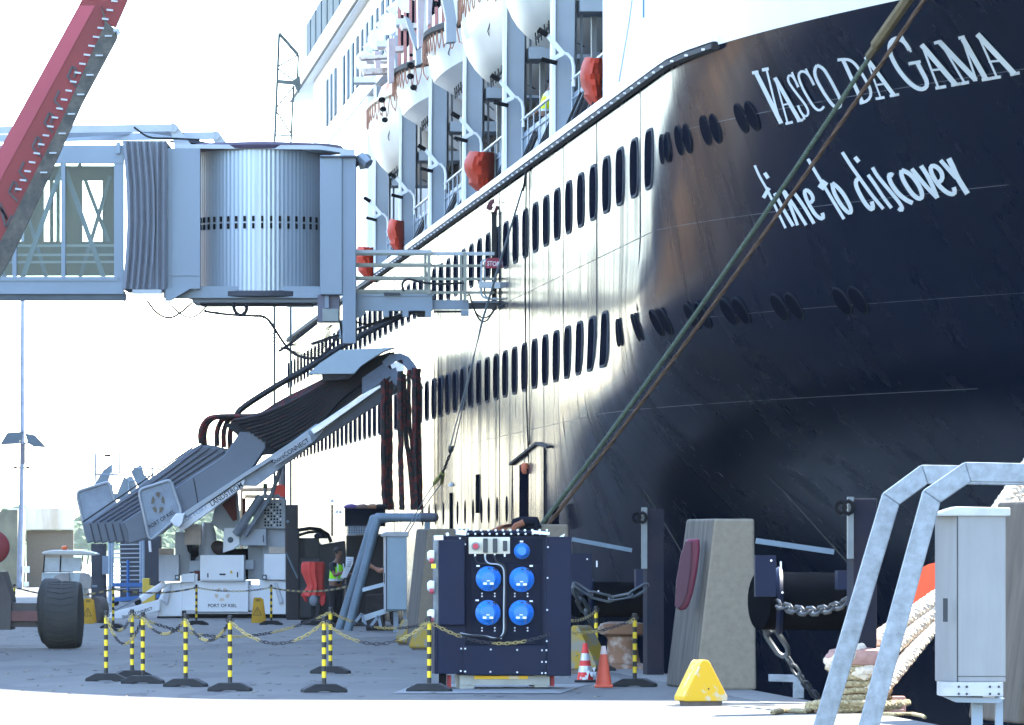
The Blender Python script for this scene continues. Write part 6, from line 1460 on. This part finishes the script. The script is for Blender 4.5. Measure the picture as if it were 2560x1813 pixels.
# distant gangway hardware above the trough
dg_ = thing('folded_gangway', 'distant folded gangway plates and rails showing over the cable trough', 'gangway', (P(310,0,230).x, 230, 0)); DF = 228
q = MB(); q.tube([P(238,1205,DF),P(239,1135,DF),P(246,1128,DF),P(292,1128,DF),P(298,1135,DF),P(298,1184,DF),P(294,1187,DF),P(240,1186,DF)], .035, 6); q.tube([P(280,1160,DF),P(281,1240,DF)], .03, 5); q.build('mirror_frame', mat('frame_grey',(.30,.36,.40),.5), dg_, smooth=True)
q = MB(); q.bpx(260,1136,277,1142,DF,.05); q.build('name_plate', dark, dg_)
q = MB(); q.ppx([(235,1212),(258,1176),(279,1160),(281,1172),(268,1212)], DF+.5, .15); q.ppx([(327,1178),(350,1162),(354,1163),(362,1190),(372,1198),(360,1230),(344,1214)], DF+.4, .4); q.ppx([(292,1236),(310,1192),(316,1196),(322,1240)], DF+.3, .3); q.ppx([(314,1196),(330,1190),(342,1214),(336,1238),(320,1226)], DF+.6, .3, mi=1); q.ppx([(284,1234),(400,1234),(400,1250),(284,1250)], DF+1, .5, mi=0); q.build('folded_plate', [mat('plate_slate',(.22,.27,.30),.5), grey_light], dg_)
q = MB(); 
for a_, b_ in (((321,1170),(400,1171)),((322,1170),(322,1232)),((381,1171),(381,1190)),((321,1202),(342,1202)),((361,1190),(400,1191))): q.tube([P(*a_,DF), P(*b_,DF)], .03, 5)
q.build('rail', mat('frame_grey',(.30,.36,.40),.5), dg_)
q = MB(); q.prism([V((P(300,0,DF+3).x,DF+3,0)),V((P(350,0,DF+3).x,DF+3,0)),P(350,1250,DF+3),P(300,1250,DF+3)], V((0,1,0))); q.build('support_column', mat('stack_dark',(.045,.05,.06),.7), dg_)
# stern lashing: orange buoy and timber beyond
q = MB(); q.ball(P(700,1226,182), .13, (1,1,1.25)); q.box(P(698,1228,181.8), (.3,.12,.3)); o_ = q.build('orange_buoy', mat('buoy_orange_red',(.60,.05,.02),.5)); tag(o_, 'orange red buoy pad hanging beside the far hull above the vented housing', 'buoy')
q = MB(); q.tube([P(606,1225,230),P(700,1223,230)], .07, 6); q.tube([P(612,1241,230),P(690,1243,230)], .06, 6); q.prism([V((P(600,0,230.5).x,230.5,0)),V((P(606,0,230.5).x,230.5,0)),P(606,1220,230.5),P(600,1220,230.5)], V((0,.3,0))); o_ = q.build('timber_rail', mat('tan_timber',(.50,.33,.20),.8,var=.3,scale=5)); tag(o_, 'distant tan timber rails behind the crane boom', 'rail')
q = MB(); q.tube([P(706,1160,186),P(706,1225,186)], .1, 8); q.tube([P(699,1165,186),P(700,1215,186)], .05, 6); q.tube([P(706,1225,186), V((P(706,0,186).x,186,0))], .1, 8); o_ = q.build('guide_pole', mat('pole_brown_grey',(.16,.15,.14),.6)); tag(o_, 'dark vertical pole at the far end of the hull above the buoy', 'pole')
# forklift
DFk = 162
fk = thing('forklift', 'black forklift with tall mast parked against the hull behind the white crane', 'forklift', (P(780,0,DFk+1).x, DFk+1, 0)); fb = mat('forklift_black',(.016,.018,.024),.55,var=.4,scale=3)
def fp_(nm, m, *bx, bev=.02, par=fk):
    q = MB()
    for b_ in bx:
        if len(b_) == 6: q.bpx(b_[0], b_[1], b_[2], b_[3], DFk+b_[4], b_[5], d=YX)
        else: q.ppx(b_[0], DFk+b_[1], b_[2], d=YX)
    return q.build(nm, m, par, bevel=bev)
fp_('mast', fb, (714,1262,744,1540,.3,.4), (716,1322,748,1550,.1,.2)); fp_('body', fb, ([(744,1345),(790,1345),(800,1362),(860,1352),(872,1550),(744,1550)],.5,1.2)); fp_('grey_panel', mat('panel_slate',(.055,.055,.055),.7,var=.4,scale=2), (762,1346,798,1396,.45,.05)); fp_('counterweight', mat('weight_slate',(.04,.042,.05),.6), (742,1396,800,1545,.2,.3))
q = MB(); q.tube([P(744,1326,DFk),P(775,1321,DFk),P(800,1324,DFk),P(820,1337,DFk),P(828,1356,DFk)], .045, 8); q.tube([P(748,1338,DFk),P(770,1331,DFk),P(800,1329,DFk),P(818,1345,DFk)], .035, 8); q.build('hose', black, fk, smooth=True)
q = MB(); q.ppx([(782,1341),(792,1331),(815,1330),(818,1346),(790,1347)], DFk+.2, .5, d=YX); q.build('tank', navy, fk, bevel=.05)
q = MB(); q.tube([P(715,1382,DFk-.3),P(744,1446,DFk-.3)], .02, 5); q.build('stay', pipe_blue, fk); q = MB(); q.disc(P(719,1304,DFk+.28), .035, V((0,-1,0)), .04, 14); q.build('gauge', pipe_blue, fk)
q = MB()
for x in (765, 840): q.lathe(V((P(x,0,DFk).x-.1, DFk+.9, .3)), [(.2,0),(.3,.03),(.3,.25),(.2,.28)], 22, V((1,0,0)))
q.build('tyre', dark, fk, smooth=True)
# covered seat in coral cloth
DS = 158
cv = thing('covered_seat', 'machine seat draped in coral red cloth with grey cushion below', 'covered seat', (P(780,0,DS).x, DS, 0))
mb = MB(); rows = [(1405,757,808),(1412,753,812),(1430,753,812),(1450,762,810),(1465,768,810),(1480,758,812),(1490,752,814)]; nn = 12
for y, a_, b_ in rows:
    for i in range(nn+1):
        t = i/nn; x = a_+(b_-a_)*t; mb.v.append(P(x, y+math.sin(i*2.1)*(1 if y > 1480 else .3)*2, DS-.28*math.sin(math.pi*t)+.035*math.sin(i*1.9+y*.02)))
for j in range(len(rows)-1):
    for i in range(nn): mb.f.append((j*(nn+1)+i, j*(nn+1)+i+1, (j+1)*(nn+1)+i+1, (j+1)*(nn+1)+i)); mb.m.append(0)
k2 = len(mb.v)
for p in list(mb.v): mb.v.append(V((p.x, DS+.25+(p.y-DS)*-.3, p.z)))
for j in range(len(rows)-1):
    for i in range(nn): mb.f.append((k2+j*(nn+1)+i, k2+(j+1)*(nn+1)+i, k2+(j+1)*(nn+1)+i+1, k2+j*(nn+1)+i+1)); mb.m.append(0)
for i in range(nn): mb.f.append((i, k2+i, k2+i+1, i+1)); mb.m.append(0)
for j in range(len(rows)-1):
    a_ = j*(nn+1); mb.f.append((a_, a_+nn+1, k2+a_+nn+1, k2+a_)); a_ += nn; mb.f.append((a_, k2+a_, k2+a_+nn+1, a_+nn+1)); mb.m += [0,0]
mb.build('cloth_cover', coral, cv, smooth=True, angle=70)
q = MB(); q.ball(P(784,1502,DS-.3), .10, (1,.7,1.25)); q.build('grey_cushion', mat('cushion_grey',(.22,.25,.28),.7), cv, smooth=True)
q = MB(); q.ppx([(801,1490),(815,1485),(813,1510),(804,1518),(798,1505)], DS-.15, .2, d=YX); q.ppx([(752,1484),(766,1486),(768,1508),(760,1500)], DS-.1, .2, d=YX); q.build('red_side_pad', mat('pad_red',(.62,.05,.05),.7), cv, bevel=.03)
q = MB(); q.beam(P(783,1500,DS+.1), V((P(783,0,DS).x,DS+.1,.02)), .1, .1); q.box(V((P(783,0,DS).x,DS,.08)), (.55,.5,.1)); q.build('seat_frame', dark, cv)
# cage container with bags behind the pipes
ct = thing('cage_container', 'navy mesh container topped with bags behind the sloping pipes', 'container', (P(910,0,157.5).x, 157.5, 0)); D_ = 157
q = MB(); q.bpx(862,1272,962,1316,D_,1.0,d=YX); q.prism([V((P(866,0,D_+.6).x,D_+.6,0)),V((P(958,0,D_+.6).x,D_+.6,0)),P(958,1340,D_+.6),P(866,1340,D_+.6)], V((0,.5,0)), 1); q.build('bin', [navy_dark, mat('under_dark',(.02,.018,.018),.8)], ct)
q = MB()
for k in range(13): q.tube([P(868+k*6,1312,D_-.05), P(868+k*6,1335,D_-.05)], .008, 4)
for k in range(4): q.tube([P(866,1314+k*6,D_-.05), P(942,1314+k*6,D_-.05)], .008, 4)
q.build('mesh', mat('mesh_navy',(.04,.06,.10),.5), ct)
q = MB(); q.bpx(870,1313,945,1336,D_+.02,.4,d=YX); q.build('pale_boxes', mat('pale_blue_goods',(.45,.55,.65),.6,var=.4,scale=3), ct)
for x, m_ in ((878,mat('bag_purple',(.10,.06,.20),.7)),(905,mat('bag_brown',(.20,.13,.11),.7,bump=.3)),(932,mat('bag_tan',(.30,.15,.08),.7,bump=.3)),(950,dark)):
    q = MB(); q.ball(P(x,1268,D_+.4), .13, (1.3,1,.55)); o_ = q.build('bag', m_, None, smooth=True); tag(o_, {878:'purple bag on top of the navy mesh container',905:'grey brown bag in the middle on top of the navy container',932:'tan brown bag on top of the navy container',950:'black bag at the right end on top of the navy container'}[x], 'bag', 'bags on the container')
# pale ramp with trestle legs
rp = thing('ramp', 'pale folding ramp on trestle legs between the pipes and the cabinet', 'ramp', (P(930,0,146).x, 146, 0)); D_ = 146.5
q = MB(); q.ppx([(904,1540),(975,1518),(982,1528),(930,1546),(905,1556)], D_, .6, d=YX); q.ppx([(906,1470),(960,1456),(960,1466),(906,1480)], D_+1, .1, mi=1, d=YX); q.build('ramp_deck', [mat('ramp_pale',(.42,.50,.55),.5), mat('ramp_mesh',(.5,.58,.64),.5)], rp)
q = MB()
for a_, b_ in (((885,1560),(905,1534)),((905,1535),(915,1566)),((925,1568),(946,1540)),((946,1540),(952,1568))):
    p0, p1 = P(*a_,D_-.1), P(*b_,D_-.1); q.beam(p0, p1, .06, .06)
q.build('trestle_leg', grey_blue, rp)
q = MB(); q.prism([V((P(915,0,149).x,149,0)),V((P(962,0,149).x,149,0)),P(962,1484,149),P(915,1488,149)], V((0,.5,0))); o_ = q.build('dark_crate', mat('crate_dark',(.035,.03,.03),.8,var=.5,scale=4), bevel=.02); tag(o_, 'dark wooden crate half hidden behind the pipes under the ramp rail', 'crate')
q = MB(); 
for k in range(3): q.tube([P(1230+k*12,1328,106), P(1252+k*10,1318-k*2,106), P(1280,1312,106)], .03, 5)
q.tube([P(1280,1330,105.5),P(1290,1315,105.5),P(1310,1306,105.5)], .05, 6)
o_ = q.build('rusty_bars', mat('bar_rust',(.22,.08,.04),.8)); tag(o_, 'rusty steel bars lying just above the blue box top', 'bars')
q = MB(); q.tube([P(1284,1318,107),P(1288,1306,107),P(1302,1302,107),P(1340,1302,107),P(1344,1320,107)], .07, 8); q.disc(P(1296,1314,106.9), .05, V((0,-1,0)), .05); q.prism([V((P(1290,0,107.1).x,107.1,0)),V((P(1340,0,107.1).x,107.1,0)),P(1340,1304,107.1),P(1300,1304,107.1)], V((0,.3,0))); o_ = q.build('mooring_hook', navy_dark, smooth=True); tag(o_, 'dark steel mooring hook above the blue box next to the two mooring lines', 'mooring hook')
q = MB(); q.tube([V((P(744,0,149).x,149,.05)), V((P(768,0,149).x,149,.05))], .01, 4); 

# leaves and crumbs scattered on the quay
q = MB(); rnd = random.Random(11)
for k in range(260):
    y = rnd.uniform(1575,1745); D_ = GD(y); x = rnd.uniform(0,1500); p = V((P(x,0,D_).x, D_, .012)); s1 = rnd.uniform(.015,.05)
    q.add([p+V((-s1,-s1,0)), p+V((s1*1.4,-s1*.4,.01)), p+V((s1*.5,s1,.0)), p+V((-s1*.8,s1*.6,.008))], [(0,1,2,3)], rnd.choice((0,0,1)))
o_ = q.build('leaf_litter', [mat('litter_dark',(.05,.045,.035),.9), mat('litter_tan',(.30,.22,.10),.9)], None, kind='stuff'); o_['label'] = 'small dry leaves and crumbs scattered on the shaded asphalt'
# ================================================================ people
skin = mat('skin_brown', (.20,.10,.065), .6, var=.15, scale=8); hairm = mat('hair_black', (.012,.010,.010), .7); vest = mat('hi_vis_green', (.34,.95,.02), .6, var=.08); silver = mat('reflective_tape', (.62,.68,.66), .4)
def skinned(name, pts, edges, m, par, root=0, sub=2):
    """pts: (co, (rx, ry))"""
    off = root_of(par).location; me = bpy.data.meshes.new(name); me.from_pydata([tuple(V(p[0])-off) for p in pts], edges, [])
    me.materials.append(m); o_ = bpy.data.objects.new(name, me); C.objects.link(o_); o_.parent = par
    md = o_.modifiers.new('skin', 'SKIN'); md.use_smooth_shade = True
    for i, sv in enumerate(me.skin_vertices[0].data):
        r = pts[i][1]; sv.radius = r if isinstance(r, tuple) else (r, r); sv.use_root = (i == root)
    s_ = o_.modifiers.new('sub', 'SUBSURF'); s_.levels = sub; s_.render_levels = sub
    # bake the surface so that the object carries a plain mesh
    dg_ = bpy.context.evaluated_depsgraph_get(); dg_.update(); me2 = bpy.data.meshes.new_from_object(o_.evaluated_get(dg_)); o_.modifiers.clear(); o_.data = me2
    me2.materials.clear(); me2.materials.append(m)
    for f in me2.polygons: f.use_smooth = True; f.material_index = 0
    return o_
def person(loc, face, lab, hands, shirtm, trousm, vestm, lean=0.0, shade=skin, grp=None):
    """face: unit vector the chest looks to; hands: world targets (left, right)"""
    t_ = thing('person', lab, 'person', tuple(loc)); B = V(loc); f = V(face).normalized(); r = f.cross(V((0,0,1))).normalized()   # r = the person's right
    W = lambda a_, b_, z: B+r*a_+f*b_+V((0,0,z))
    ln_ = lean
    nk = W(0,.03+ln_*.9,1.46); pts = [(W(0,0,.96),(.15,.105)), (W(0,.01+ln_*.3,1.15),(.135,.10)), (W(0,.02+ln_*.6,1.34),(.16,.11)), (nk,(.07,.06)), (W(0,.04+ln_,1.535),(.046,.048)),
           (W(0,.062+ln_,1.60),(.062,.078)), (W(0,.06+ln_,1.68),(.078,.095)), (W(0,.055+ln_,1.735),(.05,.06))]
    ed = [(0,1),(1,2),(2,3),(3,4),(4,5),(5,6),(6,7)]
    arms = []
    for sg_, hand in ((-1, hands[0]), (1, hands[1])):
        sh0 = W(sg_*.10,.02+ln_*.75,1.42); sh1 = W(sg_*.19,.02+ln_*.75,1.40); H = V(hand); d = H-sh1; L1, L2 = .30, .27
        dist = min(d.length, L1+L2-.01); H = sh1+d.normalized()*dist; aa = (L1*L1-L2*L2+dist*dist)/(2*dist); hh = math.sqrt(max(0, L1*L1-aa*aa))
        dn = d.normalized(); bd = (V((0,0,-1))+r*sg_*.4-f*.3); bd = (bd-dn*bd.dot(dn)).normalized(); el_ = sh1+dn*aa+bd*hh
        i0 = len(pts); pts += [(sh0,.07), (sh1,.058), (el_,.043), (el_.lerp(H,.5),.038), (H,.027)]; ed += [(2,i0),(i0,i0+1),(i0+1,i0+2),(i0+2,i0+3),(i0+3,i0+4)]
        pm = H+(H-el_).normalized()*.06; pts.append((pm,(.034,.02))); ed.append((i0+4,i0+5)); arms.append((sh0,sh1,el_,H,pm,(H-el_).normalized(),sg_))
    for sg_ in (-1, 1):
        i0 = len(pts); pts += [(W(sg_*.09,0,.90),.095), (W(sg_*.10,.02,.50),.062), (W(sg_*.11,-.02,.12),.042), (W(sg_*.11,-.02,.05),.042), (W(sg_*.12,.12,.035),(.04,.032))]; ed += [(0,i0),(i0,i0+1),(i0+1,i0+2),(i0+2,i0+3),(i0+3,i0+4)]
    body = skinned('body', pts, ed, shade, t_)
    # fingers as short skinned chains
    for sh0, sh1, el_, H, pm, dr2, sg_ in arms:
        side = dr2.cross(V((0,0,1))).normalized(); dn = side.cross(dr2)
        for k in range(5):
            if k < 4: b_ = pm+side*(k-1.5)*.019; L_ = (.062,.072,.068,.052)[k]; p1 = b_+dr2*L_*.5; p2 = p1+dr2*L_*.35-dn*.02*sg_*0-V((0,0,.018)); p3 = p2+dr2*L_*.1-V((0,0,.022))
            else: b_ = H+dr2*.02-side*.03*sg_; p1 = b_+dr2*.03-side*.02*sg_; p2 = p1+dr2*.025; p3 = p2+dr2*.015-V((0,0,.006))
            skinned('finger', [(b_,.010),(p1,.009),(p2,.008),(p3,.007)], [(0,1),(1,2),(2,3)], shade, body, sub=1)
    # face
    hc = W(0,.065+ln_,1.655); 
    q = MB(); q.ball(W(0,.155+ln_,1.645), .014, (.8,1,1.3)); q.build('nose', shade, body, smooth=True)
    q = MB(); [q.ball(W(sg_*.032,.142+ln_,1.672), .009) for sg_ in (-1,1)]; q.build('eye', ink, body, smooth=True)
    q = MB(); q.ball(W(0,.145+ln_,1.605), .016, (1.3,.4,.35)); q.build('mouth', mat('lip_dark',(.13,.045,.04),.6), body, smooth=True)
    for sg_ in (-1,1): q = MB(); q.ball(W(sg_*.082,.05+ln_,1.65), .022, (.4,.7,1.2)); q.build('ear', shade, body, smooth=True)
    q = MB(); b0 = len(q.v); q.ball(W(0,.035+ln_,1.70), .098, (.95,1.1,.88), 18, 12)
    for i in range(b0, len(q.v)):
        d_ = q.v[i]-hc
        if q.v[i].z < 1.60+B.z: q.v[i].z = 1.60+B.z
        if d_.dot(f) > .055 and q.v[i].z < 1.70+B.z: q.v[i] -= f*.05
        q.v[i] += V((random.uniform(-.004,.004),)*3)
    q.build('hair', hairm, body, smooth=True)
    # clothes
    cp = [(W(0,0,.90),(.172,.13)), (W(0,.01+ln_*.3,1.15),(.15,.115)), (W(0,.02+ln_*.6,1.34),(.172,.122)), (W(0,.03+ln_*.9,1.455),(.085,.08))]; ce = [(0,1),(1,2),(2,3)]
    for sh0, sh1, el_, H, pm, dr2, sg_ in arms:
        i0 = len(cp); cp += [(sh0,.08),(sh1,.07),(sh1.lerp(el_,.75),.06)]; ce += [(2,i0),(i0,i0+1),(i0+1,i0+2)]
    shirt = skinned('shirt', cp, ce, shirtm, body)
    if vestm:
        vp = [(W(0,0,.98),(.18,.14)), (W(0,.01+ln_*.3,1.15),(.17,.135)), (W(0,.02+ln_*.6,1.33),(.182,.14)), (W(0,.025+ln_*.8,1.43),(.12,.10))]
        vs = skinned('hi_vis_vest', vp, [(0,1),(1,2),(2,3)], vestm, body)
        for z_ in (1.06,):
            q = MB(); ring = [W(math.cos(a_)*.176, math.sin(a_)*.135+.005+ln_*.2, z_) for a_ in [k*math.pi/12 for k in range(24)]]
            b0 = len(q.v); q.v += [p+V((0,0,-.025)) for p in ring]+[p+V((0,0,.025)) for p in ring]+[p*1+V((0,0,.025)) for p in ring]
            for k in range(24): q.f.append((b0+k, b0+(k+1)%24, b0+24+(k+1)%24, b0+24+k)); q.m.append(0)
            q.build('reflective_band', silver, vs)
        for sg_ in (-1, 1):
            q = MB(); q.tube([W(sg_*.10,.145,1.08), W(sg_*.10,.16+ln_*.5,1.25), W(sg_*.09,.12+ln_*.8,1.42)], .018, 6); q.build('reflective_stripe', silver, vs)
    tp_ = [(W(0,0,1.02),(.168,.128))]; te = []
    for sg_ in (-1, 1):
        i0 = len(tp_); tp_ += [(W(sg_*.09,0,.88),.11),(W(sg_*.10,.02,.50),.08),(W(sg_*.11,-.02,.10),.068)]; te += [(0,i0),(i0,i0+1),(i0+1,i0+2)]
    skinned('trousers', tp_, te, trousm, body)
    for sg_ in (-1,1): q = MB(); q.ball(W(sg_*.115,.05,.045), .06, (.8,1.0,.7), R=None); q.ball(W(sg_*.12,.12,.04), .05, (.8,1.2,.7)); q.build('shoe', ink, body, smooth=True)
    return t_
blk = mat('black_cloth', (.012,.013,.018), .85); DW = 155.0
base = V((P(838,0,DW).x, DW, 0))
h1 = P(862,1428,DW-.42); h2 = P(870,1436,DW-.30)
person(base, (.75,-.66,0), 'person in green hi-vis vest over black shirt, looking at a paper sheet near the hull', (h2+V((.02,.12,0)), h1), blk, blk, vest, lean=.04)
pq = MB(); pq.prism([P(865,1392,DW-.5), P(884,1393,DW-.45), P(882,1410,DW-.46), P(866,1444,DW-.5), P(850,1446,DW-.55), P(864,1415,DW-.55)], V((0,.004,0))); o_ = pq.build('paper_sheet', mat('paper_white',(.75,.78,.82),.7,var=.03)); tag(o_, 'white printed paper sheet held up by the worker in the green vest', 'paper')
q = MB()
for k in range(4): q.beam(P(868,1398+k*6,DW-.57), P(878,1399+k*6,DW-.56), .004, .012)
q.build('printed_line', mat('print_grey',(.25,.28,.34),.7), o_)
b2 = V((P(985,0,149.5).x, 149.5, 0)); hh_ = P(872,1431,DW-.9)
person(b2, (-1,.2,0), 'person hidden behind the grey cabinet, only a forearm reaching out towards the pipes', (P(925,1411,149.3), P(925,1418,149.6)), blk, blk, None, shade=mat('skin_tan',(.42,.20,.12),.6))
s_d = 145.0; pl2 = S(11.27, s_d, 8.02+EYE)
person(pl2+V((.0,0,0)), (.97,-.1,0), 'person in yellow vest and white shirt bending at the rail of the promenade deck', (pl2+V((-.25,.35,.95)), pl2+V((.45,-.25,.98))), mat('shirt_white',(.70,.74,.80),.7), blk, mat('hi_vis_yellow',(.75,.85,.02),.6), lean=.10)

# ================================================================ air
hz = MB(); hz.box((0, 1900, 44), (5200, 4200, 96)); ho = hz.build('haze', mat('haze_tmp',(1,1,1)), None, kind='stuff')
hm_ = bpy.data.materials.new('haze_volume'); hm_.use_nodes = True; t = hm_.node_tree; t.nodes.clear()
pvn = t.nodes.new('ShaderNodeVolumePrincipled'); pvn.inputs['Density'].default_value = .000025; pvn.inputs['Color'].default_value = (.85,.92,1,1); pvn.inputs['Anisotropy'].default_value = .2
on = t.nodes.new('ShaderNodeOutputMaterial'); t.links.new(pvn.outputs[0], on.inputs['Volume']); ho.data.materials.clear(); ho.data.materials.append(hm_)
